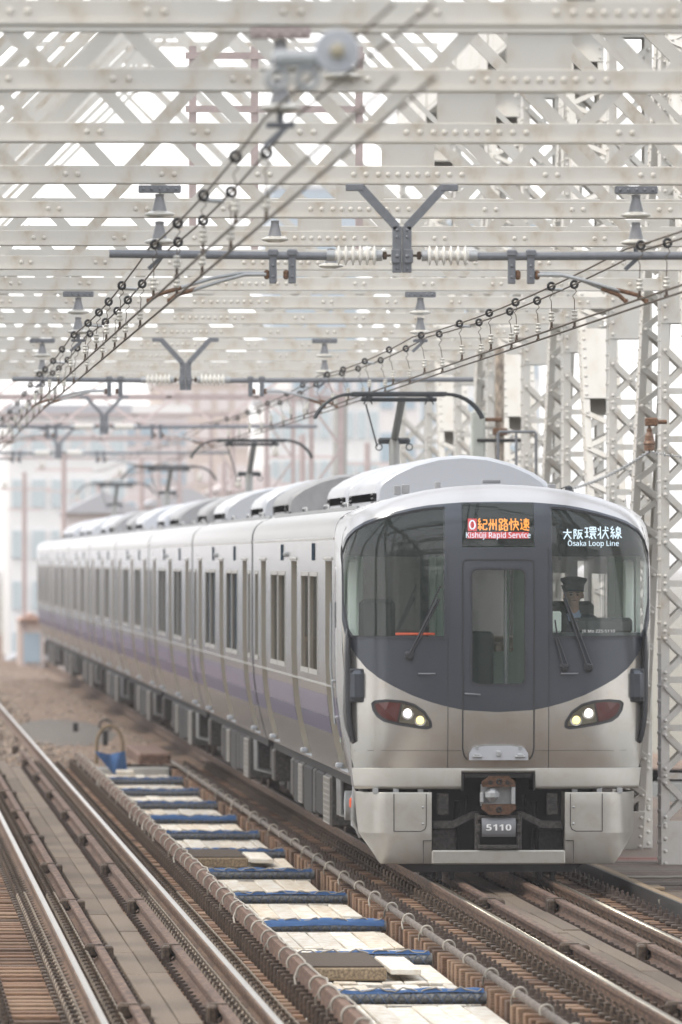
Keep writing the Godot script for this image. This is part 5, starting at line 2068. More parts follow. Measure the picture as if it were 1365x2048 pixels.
func make_face(o: Node3D) -> void:
	var vcurve := line([Vector2(1000, 1425), Vector2(930, 1421), Vector2(895, 1414), Vector2(860, 1404), Vector2(825, 1391), Vector2(790, 1374), Vector2(760, 1357), Vector2(735, 1337), Vector2(715, 1312), Vector2(703, 1290), Vector2(692, 1262), Vector2(689, 1240)])
	var wtop := line([Vector2(892, 1015), Vector2(860, 1017), Vector2(830, 1022), Vector2(795, 1030), Vector2(760, 1040), Vector2(735, 1050), Vector2(715, 1062), Vector2(703, 1074), Vector2(695, 1088), Vector2(691, 1105)])
	var wbot := line([Vector2(892, 1275), Vector2(708, 1274), Vector2(703, 1268), Vector2(698, 1254), Vector2(694, 1235), Vector2(691, 1205)])
	var mtop := line([Vector2(998.6, 1003), Vector2(930, 1004), Vector2(892, 1007), Vector2(860, 1010), Vector2(830, 1015), Vector2(795, 1023), Vector2(760, 1033), Vector2(735, 1042), Vector2(712, 1056), Vector2(700, 1068), Vector2(692, 1082), Vector2(689.5, 1098)])
	var f_v := func(u): return pl(vcurve, u)
	var f_wt := func(u): return pl(wtop, u)
	var f_wb := func(u): return pl(wbot, u)
	var f_mt := func(u): return pl(mtop, u)
	var f_top := func(u): return pl(TOP, u)
	var f_bot := func(u):
		if u <= 1.325:
			return 1.052
		return maxf(1.052, pl([Vector2(1.325, 0.864), Vector2(1.362, 1.2), Vector2(1.402, 1.68), Vector2(1.438, 2.2), Vector2(1.44, 2.4)], u))
	var uw := 0.497        # inner edge of the windows
	var uo := 1.428        # outer edge of the windows
	# silver lower front
	var g := Geo.new()
	face_patch(g, 0.336, 1.44, 40, f_bot, func(u): return maxf(f_v.call(u), f_bot.call(u)), 0.0, 14)
	face_patch(g, 0.0, 0.336, 8, func(u): return V(1518) if u < 0.29 else 1.052, f_v, 0.0, 8)
	face_patch(g, 0.0, 0.336, 8, func(u): return 1.052, func(u): return V(1518), 0.0, 2)
	var fr := part("front_shell", g, M.face_silver, o)
	# forehead
	g = Geo.new()
	face_patch(g, 0.0, 1.44, 48, f_mt, f_top, 0.0, 10)
	# collar from the front's outline back to the body section
	for s in [-1.0, 1.0]:
		var a := []
		var b := []
		for i in 20:
			var v := lerpf(0.864, 3.05, i / 19.0)
			var u := pl(EDGE, v)
			a.append(face_pt(s * u, v, 0.0))
			b.append(Vector3(s * side_u(maxf(v, 0.955)), maxf(v, 0.955) if v > 0.955 else 0.93, -1.04))
		for i in range(TOP.size() - 1, -1, -1):
			var u: float = TOP[i].x
			a.append(face_pt(s * u, TOP[i].y, 0.0))
			var uu := u * 1.475 / 1.44
			b.append(Vector3(s * uu, roof_y(uu), -1.04))
		var mid := []
		for i in a.size():
			mid.append(a[i].lerp(b[i], 0.45) + Vector3(s * 0.018, 0.02 if a[i].y > 3.3 else 0.0, 0))
		var w0 := 13
		var w1 := 18
		g.grid([a.slice(0, w0 + 1), mid.slice(0, w0 + 1), b.slice(0, w0 + 1)], Vector3(s, 1.0, 0.2))
		g.grid([a.slice(w1), mid.slice(w1), b.slice(w1)], Vector3(s, 1.0, 0.2))
		var inner := []
		for i in a.size():
			inner.append(mid[i].lerp(b[i], 0.12) * Vector3(1, 1, 1))
		var outer := []
		for i in a.size():
			outer.append(mid[i].lerp(b[i], 0.88))
		g.grid([a.slice(w0, w1 + 1), mid.slice(w0, w1 + 1), inner.slice(w0, w1 + 1)], Vector3(s, 0, 0.2))
		g.grid([outer.slice(w0, w1 + 1), b.slice(w0, w1 + 1)], Vector3(s, 0, 0.2))
		var pane := Geo.new()
		pane.grid([inner.slice(w0, w1 + 1), outer.slice(w0, w1 + 1)], Vector3(s, 0, 0))
		part("cab_side_window", pane, M.cab_glass, o)
	part("forehead", g, M.forehead, fr)
	# dark mask
	g = Geo.new()
	face_patch(g, 0.336, uw, 4, f_v, f_mt, 0.0, 30)
	face_patch(g, uw, 1.44, 40, f_v, func(u): return minf(f_wb.call(u), f_mt.call(u)) if u < uo else f_mt.call(u), 0.0, 8)
	face_patch(g, uw, uo, 40, f_wt, f_mt, 0.0, 3)
	var ud := 0.255
	face_patch(g, ud, 0.336, 4, f_v, func(u): return V(1094), 0.0, 24)
	face_patch(g, 0.0, ud, 6, f_v, func(u): return V(1370), 0.0, 5)
	face_patch(g, 0.0, ud, 6, func(u): return V(1138), func(u): return V(1094), 0.0, 3)
	face_patch(g, 0.0, 0.336, 8, func(u): return V(1006), f_mt, 0.0, 2)
	var mask := part("front_mask", g, M.mask_slate, o)
	# destination display box in the middle
	g = Geo.new()
	face_patch(g, 0.0, 0.336, 8, func(u): return V(1092), func(u): return V(1006), -0.02, 4)
	part("display_recess", g, M.display_black, mask)
	g = Geo.new()
	face_patch(g, 0.0, 0.334, 8, func(u): return V(1092), func(u): return V(1006), 0.004, 4)
	part("display_glass", g, M.cab_glass, mask)
	# windscreens
	for s in [-1.0, 1.0]:
		g = Geo.new()
		face_patch(g, uw, uo, 30, f_wb, f_wt, -0.006, 12, [s])
		var w := part("windscreen", g, M.cab_glass, o)
		g = Geo.new()
		var edge := []
		for i in 24:
			var u := lerpf(uw, uo, i / 23.0)
			edge.append(Vector2(s * u, f_wb.call(u)))
		for i in range(23, -1, -1):
			var u := lerpf(uw, uo, i / 23.0)
			edge.append(Vector2(s * u, f_wt.call(u)))
		edge.append(edge[0])
		face_strip(g, edge, 0.022, 0.0)
		part("seal", g, M.fin_black, w)
	# gangway door with its window
	g = Geo.new()
	face_patch(g, 0.0, 0.250, 8, func(u): return V(1370) + door_round(u), func(u): return V(1138) - door_round(u), -0.006, 8)
	var dw := part("door_window", g, M.cab_glass, o)
	g = Geo.new()
	face_patch(g, 0.20, 0.256, 6, func(u): return V(1371), func(u): return V(1370) + door_round(u) + 0.006, 0.001, 2)
	face_patch(g, 0.20, 0.256, 6, func(u): return V(1138) - door_round(u) - 0.006, func(u): return V(1137), 0.001, 2)
	part("corner_fillet", g, M.mask_slate, dw)
	g = Geo.new()
	var ring := []
	for q in [[1.0, 1.0], [1.0, -1.0], [-1.0, -1.0], [-1.0, 1.0]]:
		var cxy := Vector2(q[0] * 0.195, lerpf(V(1370) + 0.058, V(1138) - 0.058, (q[1] + 1.0) / 2.0))
		var start: float = {"11": 0.0, "1-1": -PI / 2, "-1-1": PI, "-11": PI / 2}["%d%d" % [q[0], q[1]]]
		for i in 6:
			var a := start + (PI / 2) * (1.0 - i / 5.0)
			ring.append(cxy + Vector2(cos(a), sin(a)) * 0.058)
	ring.append(ring[0])
	face_strip(g, ring, 0.02, 0.002)
	part("seal", g, M.fin_black, dw)
	# seams: door outline, panel joints
	g = Geo.new()
	var outl := []
	outl.append_array([Vector2(-0.29, V(1520)), Vector2(-0.318, V(1512)), Vector2(-0.332, V(1498)), Vector2(-0.334, V(1135)), Vector2(-0.325, V(1124)), Vector2(-0.30, V(1120))])
	for i in 5:
		outl.append(Vector2(-0.2 + i * 0.1, V(1120)))
	outl.append_array([Vector2(0.30, V(1120)), Vector2(0.325, V(1124)), Vector2(0.334, V(1135)), Vector2(0.332, V(1498)), Vector2(0.318, V(1512)), Vector2(0.29, V(1520))])
	var fine := []
	for i in outl.size() - 1:
		var steps := maxi(1, int(outl[i].distance_to(outl[i + 1]) / 0.12))
		for j in steps:
			fine.append(outl[i].lerp(outl[i + 1], float(j) / steps))
	fine.append(outl[-1])
	face_strip(g, fine, 0.013, 0.001)
	for s in [-1.0, 1.0]:
		var pts := []
		for i in 14:
			pts.append(Vector2(s * 0.470, lerpf(V(1537), V(1095), i / 13.0)))
		face_strip(g, pts, 0.006, 0.0)
	for s in [-1.0, 1.0]:
		var hs := []
		for i in 8:
			hs.append(Vector2(s * lerpf(0.475, 1.39, i / 7.0), V(1280)))
		face_strip(g, hs, 0.004, 0.0)
		var cs := []
		for i in 8:
			cs.append(Vector2(s * lerpf(0.34, 1.33, i / 7.0), V(1502)))
		face_strip(g, cs, 0.003, 0.0)
	part("seam", g, M.seam, o)
	# grey shelf plate with hinges under the door
	g = Geo.new()
	g.prism(PackedVector2Array([Vector2(-0.275, -0.07), Vector2(-0.275, -0.01), Vector2(-0.24, 0.045), Vector2(-0.12, 0.065), Vector2(0.12, 0.065), Vector2(0.24, 0.045), Vector2(0.275, -0.01), Vector2(0.275, -0.07)]), Vector3(0, V(1506), 0.006), Vector3.RIGHT, Vector3.UP, Vector3(0, 0, 0.03))
	var sp := part("hinge_plate", g, M.unit_white, o)
	g = Geo.new()
	for x in [-0.20, 0.20]:
		g.cbox(Vector3(x, V(1512), 0.045), Vector3(0.06, 0.035, 0.03), 0.006)
		g.tube([Vector3(x - 0.045, V(1514), 0.05), Vector3(x + 0.045, V(1514), 0.05)], 0.012, 8)
		g.torus(Vector3(x, V(1497), 0.04), Vector3.BACK, 0.014, 0.005, 8, 5)
	g.cbox(Vector3(0, V(1508), 0.045), Vector3(0.045, 0.05, 0.03), 0.006)
	part("hinge", g, M.galv, sp)
	# bottom lip
	g = Geo.new()
	for s in [-1.0, 1.0]:
		var rows := []
		for p in [[1.062, 0.006, 1.355], [1.056, 0.026, 1.352], [0.90, 0.030, 1.333], [0.872, 0.022, 1.328], [0.866, -0.02, 1.326]]:
			var row := []
			for j in 20:
				var u := lerpf(0.345 if p[0] < 1.03 else 0.345, p[2], j / 19.0)
				row.append(Vector3(s * u, p[0], -face_depth(u * 1.0, 1.05) * 1.0 + p[1]))
			rows.append(row)
		g = Geo.new()
		g.grid(rows, Vector3(0, 0.1, 1))
		part("bottom_lip", g, M.skirt_silver, o)
	g = Geo.new()
	var rows2 := []
	for p in [[1.062, 0.006], [1.052, 0.024], [1.03, 0.026], [1.02, 0.0]]:
		var row := []
		for j in 9:
			row.append(Vector3(lerpf(-0.345, 0.345, j / 8.0), p[0], p[1] - face_depth(lerpf(-0.345, 0.345, j / 8.0), 1.05)))
		rows2.append(row)
	g.grid(rows2, Vector3(0, 0, 1))
	part("lip_bridge", g, M.skirt_silver, o)
	make_headlights(o)
	make_cab(o)
	make_skirt(o)
	make_face_fittings(o)


func door_round(u: float) -> float:
	var k := absf(u) - 0.192
	return 0.0 if k <= 0.0 else 0.058 - sqrt(maxf(0.0, 0.058 * 0.058 - k * k))


func roof_y(u: float) -> float:
	for i in ROOF.size() - 1:
		if u >= ROOF[i + 1].x:
			return lerpf(ROOF[i].y, ROOF[i + 1].y, (ROOF[i].x - minf(u, ROOF[i].x)) / maxf(ROOF[i].x - ROOF[i + 1].x, 1e-5))
	return 3.6


func make_headlights(o: Node3D) -> void:
	var shape := [Vector2(746, 1408), Vector2(752, 1403), Vector2(775, 1401), Vector2(805, 1403), Vector2(830, 1410), Vector2(850, 1424), Vector2(863, 1444), Vector2(864, 1455), Vector2(855, 1458), Vector2(830, 1455), Vector2(795, 1449), Vector2(770, 1443), Vector2(757, 1434), Vector2(749, 1422)]
	for s in [-1.0, 1.0]:
		var pts := []
		var c := Vector2.ZERO
		for p in shape:
			pts.append(Vector2(s * absf(U(p.x)), V(p.y)))
			c += pts[-1] / shape.size()
		var g := Geo.new()
		for i in pts.size():
			var a: Vector2 = pts[i]
			var b: Vector2 = pts[(i + 1) % pts.size()]
			for ring in 4:
				var r0 := ring / 4.0
				var r1 := (ring + 1) / 4.0
				g.quad_to(face_pt(c.lerp(a, r0).x, c.lerp(a, r0).y, 0.004), face_pt(c.lerp(b, r0).x, c.lerp(b, r0).y, 0.004), face_pt(c.lerp(b, r1).x, c.lerp(b, r1).y, 0.004), face_pt(c.lerp(a, r1).x, c.lerp(a, r1).y, 0.004), Vector3.BACK)
		var h := part("headlight", g, M.lamp_housing, o)
		g = Geo.new()
		var loop := pts.duplicate()
		loop.append(pts[0])
		face_strip(g, loop, 0.016, 0.006)
		part("bezel", g, M.fin_black, h)
		# red tail lens on the outer part
		g = Geo.new()
		var red := [Vector2(752, 1410), Vector2(758, 1407), Vector2(780, 1405), Vector2(803, 1407), Vector2(796, 1444), Vector2(774, 1439), Vector2(762, 1431), Vector2(755, 1421)]
		var rp := PackedVector2Array()
		for p in red:
			rp.append(Vector2(s * absf(U(p.x)), V(p.y)))
		var mid := Vector2.ZERO
		for p in rp:
			mid += p / rp.size()
		for i in rp.size():
			var a := rp[i]
			var b := rp[(i + 1) % rp.size()]
			g.quad_to(face_pt(mid.x, mid.y, 0.014), face_pt(a.x, a.y, 0.010), face_pt(b.x, b.y, 0.010), face_pt(b.x, b.y, 0.010), Vector3.BACK)
		part("tail_lens", g, M.tail_red, h)
		g = Geo.new()
		var inner := [Vector2(806, 1408), Vector2(829, 1414), Vector2(848, 1428), Vector2(859, 1445), Vector2(859, 1453), Vector2(832, 1450), Vector2(800, 1445)]
		var im := Vector2.ZERO
		for p in inner:
			im += Vector2(s * absf(U(p.x)), V(p.y)) / inner.size()
		for i in inner.size():
			var a := Vector2(s * absf(U(inner[i].x)), V(inner[i].y))
			var b := Vector2(s * absf(U(inner[(i + 1) % inner.size()].x)), V(inner[(i + 1) % inner.size()].y))
			g.quad_to(face_pt(im.x, im.y, 0.006), face_pt(a.x, a.y, 0.009), face_pt(b.x, b.y, 0.009), face_pt(b.x, b.y, 0.009), Vector3.BACK)
		part("inner_reflector", g, M.inner_reflector, h)
		for q in [[Vector2(817, 1427), "lamp_white", 0.046], [Vector2(842, 1441), "lamp_yellow", 0.043]]:
			var uu: float = s * absf(U(q[0].x))
			var vv: float = V(q[0].y)
			var at := face_pt(uu, vv, 0.008)
			var b := Basis(Vector3.RIGHT, Vector3.BACK, Vector3.DOWN)
			g = Geo.new()
			g.lathe(at, [Vector2(q[2] * 1.25, 0.006), Vector2(q[2] * 1.05, 0.004), Vector2(q[2], 0.0)], 18, b)
			part("reflector", g, M.reflector, h)
			g = Geo.new()
			g.lathe(at + Vector3(0, 0, 0.001), [Vector2(q[2] * 0.92, 0.0), Vector2(q[2] * 0.6, 0.009), Vector2(0.0, 0.013)], 18, b)
			part("lamp", g, M[q[1]], h)
			var sl := SpotLight3D.new()
			sl.name = "headlamp_beam"
			sl.light_energy = 1.0
			sl.light_color = Color(1, 0.97, 0.88)
			sl.spot_angle = 18.0
			sl.spot_range = 80.0
			sl.spot_attenuation = 2.0
			sl.light_size = 0.05
			sl.shadow_enabled = true
			h.add_child(sl, true)
			sl.position = at + Vector3(0, 0, 0.06)
			sl.rotation_degrees = Vector3(-2.0, 180.0, 0.0)


# strokes of the display characters on a 16 x 16 grid
const GLYPHS := {
	"ki": "4,0 1,3 4,5|5,3 1,8 7,7|4,8 4,15|2,10 1,13|6,10 7,13|9,2 15,2 15,7 9,7 9,14 15,14 15,12",
	"shu": "2,6 1,9|4,1 4,9 2,15|6,6 7,9|8,1 8,14|10,6 11,9|13,1 13,15",
	"ro": "1,1 6,1 6,5 1,5 1,1|4,5 4,14|4,9 7,9|1,8 1,14|0,15 7,13|10,0 8,4|10,2 14,2 8,9|9,3 15,9|9,10 14,10 14,15 9,15 9,10",
	"kai": "3,0 3,15|1,4 0,8|5,3 6,6|7,4 14,4 14,8|6,8 16,8|10,0 10,8 6,15|10,8 15,15",
	"soku": "1,1 3,3|1,6 3,6 3,11 1,14|3,12 6,14 15,15|6,2 15,2|7,4 14,4 14,8 7,8 7,4|10,0 10,13|10,8 6,12|11,8 15,12",
	"dai": "1,5 15,5|8,0 8,6 2,15|8,7 14,15",
	"saka": "1,1 1,15|1,1 5,1 3,5 5,8 4,10 2,10|7,2 15,2|8,2 8,8 6,15|9,6 14,6 8,15|10,7 15,15",
	"kan": "0,2 5,2|0,7 5,7|0,13 5,12|3,2 3,13|7,1 15,1 15,4 7,4 7,1|10,1 10,4|12,1 12,4|6,6 16,6|8,8 14,8 14,10 8,10 8,8|10,10 6,14|9,12 9,15 11,14|12,10 15,15",
	"jou": "4,0 4,15|1,2 2,5|0,11 4,8|7,5 15,5|11,0 11,6 6,15|11,7 15,15|13,1 15,3",
	"sen": "4,0 1,3 4,5|5,3 1,8 7,7|4,8 4,15|2,10 1,13|6,10 7,13|11,0 10,2|9,2 14,2 14,7 9,7 9,2|9,4 14,4|11,7 11,15 10,14|8,9 10,9 7,14|15,8 12,10 16,14",
}


func glyph(g: Geo, key: String, x: float, y: float, w: float, h: float, t: float, off: float) -> void:
	for stroke in GLYPHS[key].split("|"):
		var pts := []
		for p in stroke.split(" "):
			var c: PackedStringArray = p.split(",")
			pts.append(face_pt(x + float(c[0]) / 16.0 * w, y + h - float(c[1]) / 16.0 * h, off))
		for i in pts.size() - 1:
			g.bar(pts[i], pts[i + 1], t, 0.003, Vector3.BACK)


func lettering(called: String, txt: String, u: float, v: float, h: float, m: Material, off: float, parent: Node, stretch := 1.0, bold := false) -> void:
	var t := TextMesh.new()
	var f := SystemFont.new()
	f.font_names = PackedStringArray(["Droid Sans"])
	if bold:
		f.font_weight = 700
	t.font = f
	t.text = txt
	t.font_size = 32
	t.pixel_size = h / 23.0
	t.depth = 0.003
	t.curve_step = 2.0
	var n := part(called, t, m, parent, face_pt(u, v, off))
	n.rotation.y = atan((face_depth(u + 0.05, v) - face_depth(u - 0.05, v)) / 0.1)
	n.rotation.x = -atan((face_depth(u, v + 0.03) - face_depth(u, v - 0.03)) / 0.06)
	n.scale = Vector3(stretch, 1, 1)


func make_cab(o: Node3D) -> void:
	# black band behind the upper glass, which carries the line display
	for s in [-1.0, 1.0]:
		var g := Geo.new()
		var f_lo := func(u): return V(1113)
		face_patch(g, 0.497, 1.40, 20, f_lo, func(u): return maxf(pl(TOP, u) - 0.10, V(1113)), -0.05, 6, [s])
		part("black_band", g, M.display_black, o)
	var db := Geo.new()
	face_patch(db, 0.0, 0.285, 6, func(u): return V(1080), func(u): return V(1034), -0.012, 2)
	var dest := part("destination_display", db, M.display_black, o)
	var g := Geo.new()
	# white ring letter on red, then five characters
	face_patch(g, 0.0, 0.040, 3, func(u): return V(1062), func(u): return V(1037), -0.009, 2, [1.0])
	var rb := part("red_square", g, M.led_red, dest)
	rb.position = Vector3(U(938), 0, 0.0)
	g = Geo.new()
	face_patch(g, 0.0, 0.040, 3, func(u): return V(1062), func(u): return V(1037), -0.009, 2, [-1.0])
	var rb2 := part("red_square", g, M.led_red, dest)
	rb2.position = Vector3(U(956), 0, 0.0)
	g = Geo.new()
	var ov := []
	for i in 13:
		var a := TAU * i / 12.0
		ov.append(face_pt(U(947) + cos(a) * 0.026, V(1049.5) + sin(a) * 0.040, -0.005))
	for i in 12:
		g.bar(ov[i], ov[i + 1], 0.012, 0.003, Vector3.BACK)
	part("line_letter", g, M.led_white, dest)
	var keys := ["ki", "shu", "ro", "kai", "soku"]
	for i in 5:
		g = Geo.new()
		glyph(g, keys[i], U(957.5 + i * 21.3), V(1062), 0.092, 0.118, 0.0105, -0.006)
		part("character", g, M.led_orange, dest)
	g = Geo.new()
	face_patch(g, 0.0, 0.285, 6, func(u): return V(1077), func(u): return V(1064), -0.0095, 2)
	part("red_strip", g, M.led_red, dest)
	lettering("lettering", "Kishūji Rapid Service", 0.0, V(1070.5), 0.050, M.led_white, -0.006, dest, 0.95)
	var line_disp := Geo.new()
	face_patch(line_disp, U(1122), U(1262), 8, func(u): return V(1094), func(u): return V(1046), -0.042, 2, [1.0])
	var ld := part("line_display", line_disp, M.display_black, o)
	keys = ["dai", "saka", "kan", "jou", "sen"]
	for i in 5:
		g = Geo.new()
		var small := i < 2
		var x: float = [1129.0, 1151.0, 1174.0, 1200.0, 1226.0][i]
		glyph(g, keys[i], U(x), V(1079), 0.092 if small else 0.112, 0.098 if small else 0.122, 0.0100, -0.036)
		part("character", g, M.led_white, ld)
	lettering("lettering", "Ōsaka Loop Line", U(1191), V(1087), 0.046, M.led_white, -0.030, ld, 1.05)
	lettering("number_lettering", "JR Mo 225-5110", U(1201), V(1263), 0.026, M.letter_white, -0.004, o, 1.25)
	# cab room
	g = Geo.new()
	g.box(Vector3(0, 1.32, -1.25), Vector3(2.6, 0.06, 1.3))
	var room := part("cab_floor", g, M.cab_dark, o)
	g = Geo.new()
	g.box(Vector3(0, 1.70, -1.92), Vector3(2.76, 0.86, 0.05))
	g.box(Vector3(0, 3.22, -1.92), Vector3(2.76, 0.30, 0.05))
	for q in [[-1.32, 0.16], [-0.40, 0.26], [0.40, 0.26], [1.32, 0.16]]:
		g.box(Vector3(q[0], 2.60, -1.92), Vector3(q[1], 0.95, 0.05))
	part("rear_wall", g, M.cab_green, room)
	g = Geo.new()
	g.box(Vector3(0, 3.36, -1.35), Vector3(2.6, 0.05, 1.1))
	part("ceiling", g, M.cab_pale, room)
	for s in [-1.0, 1.0]:
		g = Geo.new()
		g.box(Vector3(s * 1.395, 2.55, -1.50), Vector3(0.04, 1.6, 0.8))
		part("side_wall", g, M.cab_pale, room)
		# window openings in the rear wall, pale frames
		g = Geo.new()
		g.box(Vector3(s * 0.86, 2.60, -1.915), Vector3(0.66, 0.94, 0.006))
		part("rear_window", g, M.cab_glass, room)
		g = Geo.new()
		for x in [0.50, 1.20]:
			g.cbox(Vector3(s * x, 2.60, -1.87), Vector3(0.07, 1.05, 0.05), 0.01)
		g.cbox(Vector3(s * 0.85, 3.10, -1.87), Vector3(0.72, 0.07, 0.05), 0.01)
		part("rear_frame", g, M.cab_pale, room)
		g = Geo.new()
		g.cbox(Vector3(s * 0.40, 2.3, -1.15), Vector3(0.05, 1.95, 1.1), 0.01)
		part("passage_wall", g, M.cab_green, room)
		g = Geo.new()
		g.cbox(Vector3(s * 1.30, 2.55, -1.08), Vector3(0.10, 0.9, 0.10), 0.02)
		part("window_pillar", g, M.cab_pale, room)
	# passage door with a window, hand pole and a dark locker
	g = Geo.new()
	g.cbox(Vector3(-0.20, 2.25, -1.80), Vector3(0.06, 1.9, 0.06), 0.01)
	g.cbox(Vector3(0.20, 2.25, -1.84), Vector3(0.05, 1.9, 0.05), 0.01)
	part("door_post", g, M.cab_pale, room)
	g = Geo.new()
	g.cbox(Vector3(-0.10, 1.85, -1.55), Vector3(0.30, 0.95, 0.3), 0.03)
	part("locker", g, M.cab_dark, room)
	g = Geo.new()
	g.tube([Vector3(0.13, 1.4, -0.9), Vector3(0.13, 3.2, -0.9)], 0.017, 8)
	part("hand_pole", g, M.galv, room)
	g = Geo.new()
	g.cbox(Vector3(-1.05, 2.38, -1.5), Vector3(0.34, 0.5, 0.12), 0.04)
	part("folding_seat", g, M.cab_dark, room)
	g = Geo.new()
	g.cbox(Vector3(0.93, 2.12, -0.62), Vector3(0.95, 0.40, 0.5), 0.05)
	var desk := part("driving_desk", g, M.cab_dark, o)
	g = Geo.new()
	g.cbox(Vector3(1.02, 2.385, -0.56), Vector3(0.55, 0.15, 0.10), 0.03)
	part("instrument_hood", g, M.cab_dark, desk)
	g = Geo.new()
	g.cbox(Vector3(0.58, 2.42, -0.60), Vector3(0.10, 0.20, 0.06), 0.015)
	part("side_screen", g, M.cab_pale, desk)
	g = Geo.new()
	g.cbox(Vector3(-0.93, 2.10, -0.62), Vector3(0.95, 0.36, 0.5), 0.05)
	part("conductor_desk", g, M.cab_dark, o)
	g = Geo.new()
	g.cbox(Vector3(U(835), V(1269), -0.28), Vector3(0.37, 0.025, 0.05), 0.006)
	part("orange_bar", g, M.orange_bar, o)
	g = Geo.new()
	g.cbox(Vector3(0.80, 1.92, -1.42), Vector3(0.46, 0.10, 0.44), 0.03)
	g.cbox(Vector3(0.80, 2.28, -1.68), Vector3(0.44, 0.66, 0.10), 0.04)
	g.tube([Vector3(0.80, 1.34, -1.44), Vector3(0.80, 1.9, -1.44)], 0.05, 8)
	part("driver_seat", g, M.cab_dark, o)


func make_skirt(o: Node3D) -> void:
	# side panels of the skirt, chamfered at the lower outer corners
	for s in [-1.0, 1.0]:
		var g := Geo.new()
		var rows := []
		for v in [0.838, 0.828, 0.70, 0.58, 0.46, 0.455, 0.36, 0.26, 0.178, 0.170]:
			var row := []
			var outer: float = pl([Vector2(0.17, 1.09), Vector2(0.455, 1.285), Vector2(0.60, 1.294), Vector2(0.838, 1.302)], v)
			for j in 17:
				var u := lerpf(0.622, outer, j / 16.0)
				var d := 0.10 * pow(u / 1.31, 2.0) + 0.40 * pow(clampf((u - 1.02) / 0.29, 0.0, 1.0), 2.6) + (0.05 * pow(clampf((0.455 - v) / 0.285, 0.0, 1.0), 2.0))
				if v > 0.834 or v < 0.174:
					d += 0.02
				row.append(Vector3(s * u, v, -d + 0.01))
			rows.append(row)
		g.grid(rows, Vector3(0, 0, 1))
		# return along the side of the car
		g.quad_to(Vector3(s * 1.300, 0.838, -0.51), Vector3(s * 1.27, 0.838, -1.5), Vector3(s * 1.23, 0.455, -1.5), Vector3(s * 1.285, 0.455, -0.47), Vector3(s, 0, 0))
		g.quad_to(Vector3(s * 1.285, 0.455, -0.47), Vector3(s * 1.23, 0.455, -1.5), Vector3(s * 1.06, 0.17, -1.3), Vector3(s * 1.09, 0.17, -0.15), Vector3(s, -1, 0))
		g.quad_to(Vector3(s * 0.622, 0.838, -0.02), Vector3(s * 0.622, 0.17, -0.02), Vector3(s * 0.622, 0.17, -0.5), Vector3(s * 0.622, 0.838, -0.5), Vector3(-s, 0, 0))
		var sk := part("skirt_panel", g, M.skirt_silver, o)
		# hatch with seam and screws
		g = Geo.new()
		var x0 := 0.672
		var x1 := 0.972
		for e in [[Vector2(x1, 0.825), Vector2(x1, 0.475)], [Vector2(x1, 0.475), Vector2(x0 + 0.05, 0.475)], [Vector2(x0 + 0.05, 0.475), Vector2(x0 + 0.012, 0.495)], [Vector2(x0 + 0.012, 0.495), Vector2(x0, 0.53)], [Vector2(x0, 0.53), Vector2(x0, 0.825)]]:
			var p := Vector3(s * e[0].x, e[0].y, 0.0135 - 0.10 * pow(e[0].x / 1.31, 2.0))
			var q := Vector3(s * e[1].x, e[1].y, 0.0135 - 0.10 * pow(e[1].x / 1.31, 2.0))
			g.bar(p, q, 0.007, 0.004, Vector3.BACK)
		g.bar(Vector3(s * 0.70, 0.39, -0.012), Vector3(s * 0.70, 0.176, -0.012), 0.006, 0.012, Vector3.BACK)
		g.bar(Vector3(s * 0.70, 0.39, -0.010), Vector3(s * 0.624, 0.39, -0.008), 0.006, 0.012, Vector3.BACK)
		part("seam", g, M.seam, sk)
		g = Geo.new()
		for y in [0.545, 0.70]:
			g.rivet(Vector3(s * (x0 + 0.03), y, -0.02), Vector3.BACK, 0.014)
		part("screw", g, M.galv, sk)
		# gap fillers under the lip
		for u in [0.72, 0.95, 1.14]:
			g = Geo.new()
			g.box(Vector3(s * u, 0.852, -0.12), Vector3(0.05, 0.05, 0.06))
			part("spacer_block", g, M.galv, sk)
		# small grille box and buffer beam arm beside the coupler
		g = Geo.new()
		g.cbox(Vector3(s * 0.512, 0.725, -0.12), Vector3(0.11, 0.21, 0.05), 0.012)
		var bx := part("cable_box", g, M.under_grey, o)
		g = Geo.new()
		for i in 5:
			g.box(Vector3(s * 0.512, 0.775 - i * 0.022, -0.093), Vector3(0.055, 0.011, 0.008))
		part("slot", g, M.seam, bx)
		g = Geo.new()
		var m_ := PackedVector2Array([Vector2(0.60, 0.57), Vector2(0.60, 0.50), Vector2(0.42, 0.50), Vector2(0.22, 0.60), Vector2(0.18, 0.60), Vector2(0.18, 0.655), Vector2(0.24, 0.655), Vector2(0.42, 0.57)])
		if s < 0:
			for i in m_.size():
				m_[i].x = -m_[i].x
		g.prism(m_, Vector3(0, 0, -0.20), Vector3.RIGHT, Vector3.UP, Vector3(0, 0, 0.10))
		part("coupler_arm", g, M.under_grey, o)
		g = Geo.new()
		g.cbox(Vector3(s * 0.50, 0.37, -0.32), Vector3(0.24, 0.26, 0.2), 0.015)
		part("equipment_box", g, M.under_dark if s > 0 else M.under_grey, o)
	# lower bar across the opening
	var g := Geo.new()
	g.cbox(Vector3(0, 0.235, 0.0), Vector3(1.244, 0.13, 0.04), 0.012)
	part("skirt_bar", g, M.skirt_silver, o)
	# obstacle plate below
	g = Geo.new()
	g.prism(PackedVector2Array([Vector2(-0.93, 0.165), Vector2(-0.78, 0.09), Vector2(0.70, 0.09), Vector2(0.80, 0.165)]), Vector3(0, 0, -0.35), Vector3.RIGHT, Vector3.UP, Vector3(0, 0, 0.12))
	for x in [-0.46, -0.36, 0.36, 0.46]:
		g.cbox(Vector3(x * 1.15, 0.07, -0.4), Vector3(0.05, 0.12, 0.06), 0.01)
	part("obstacle_plate", g, M.black_steel, o)
	# dark depth of the coupler bay
	g = Geo.new()
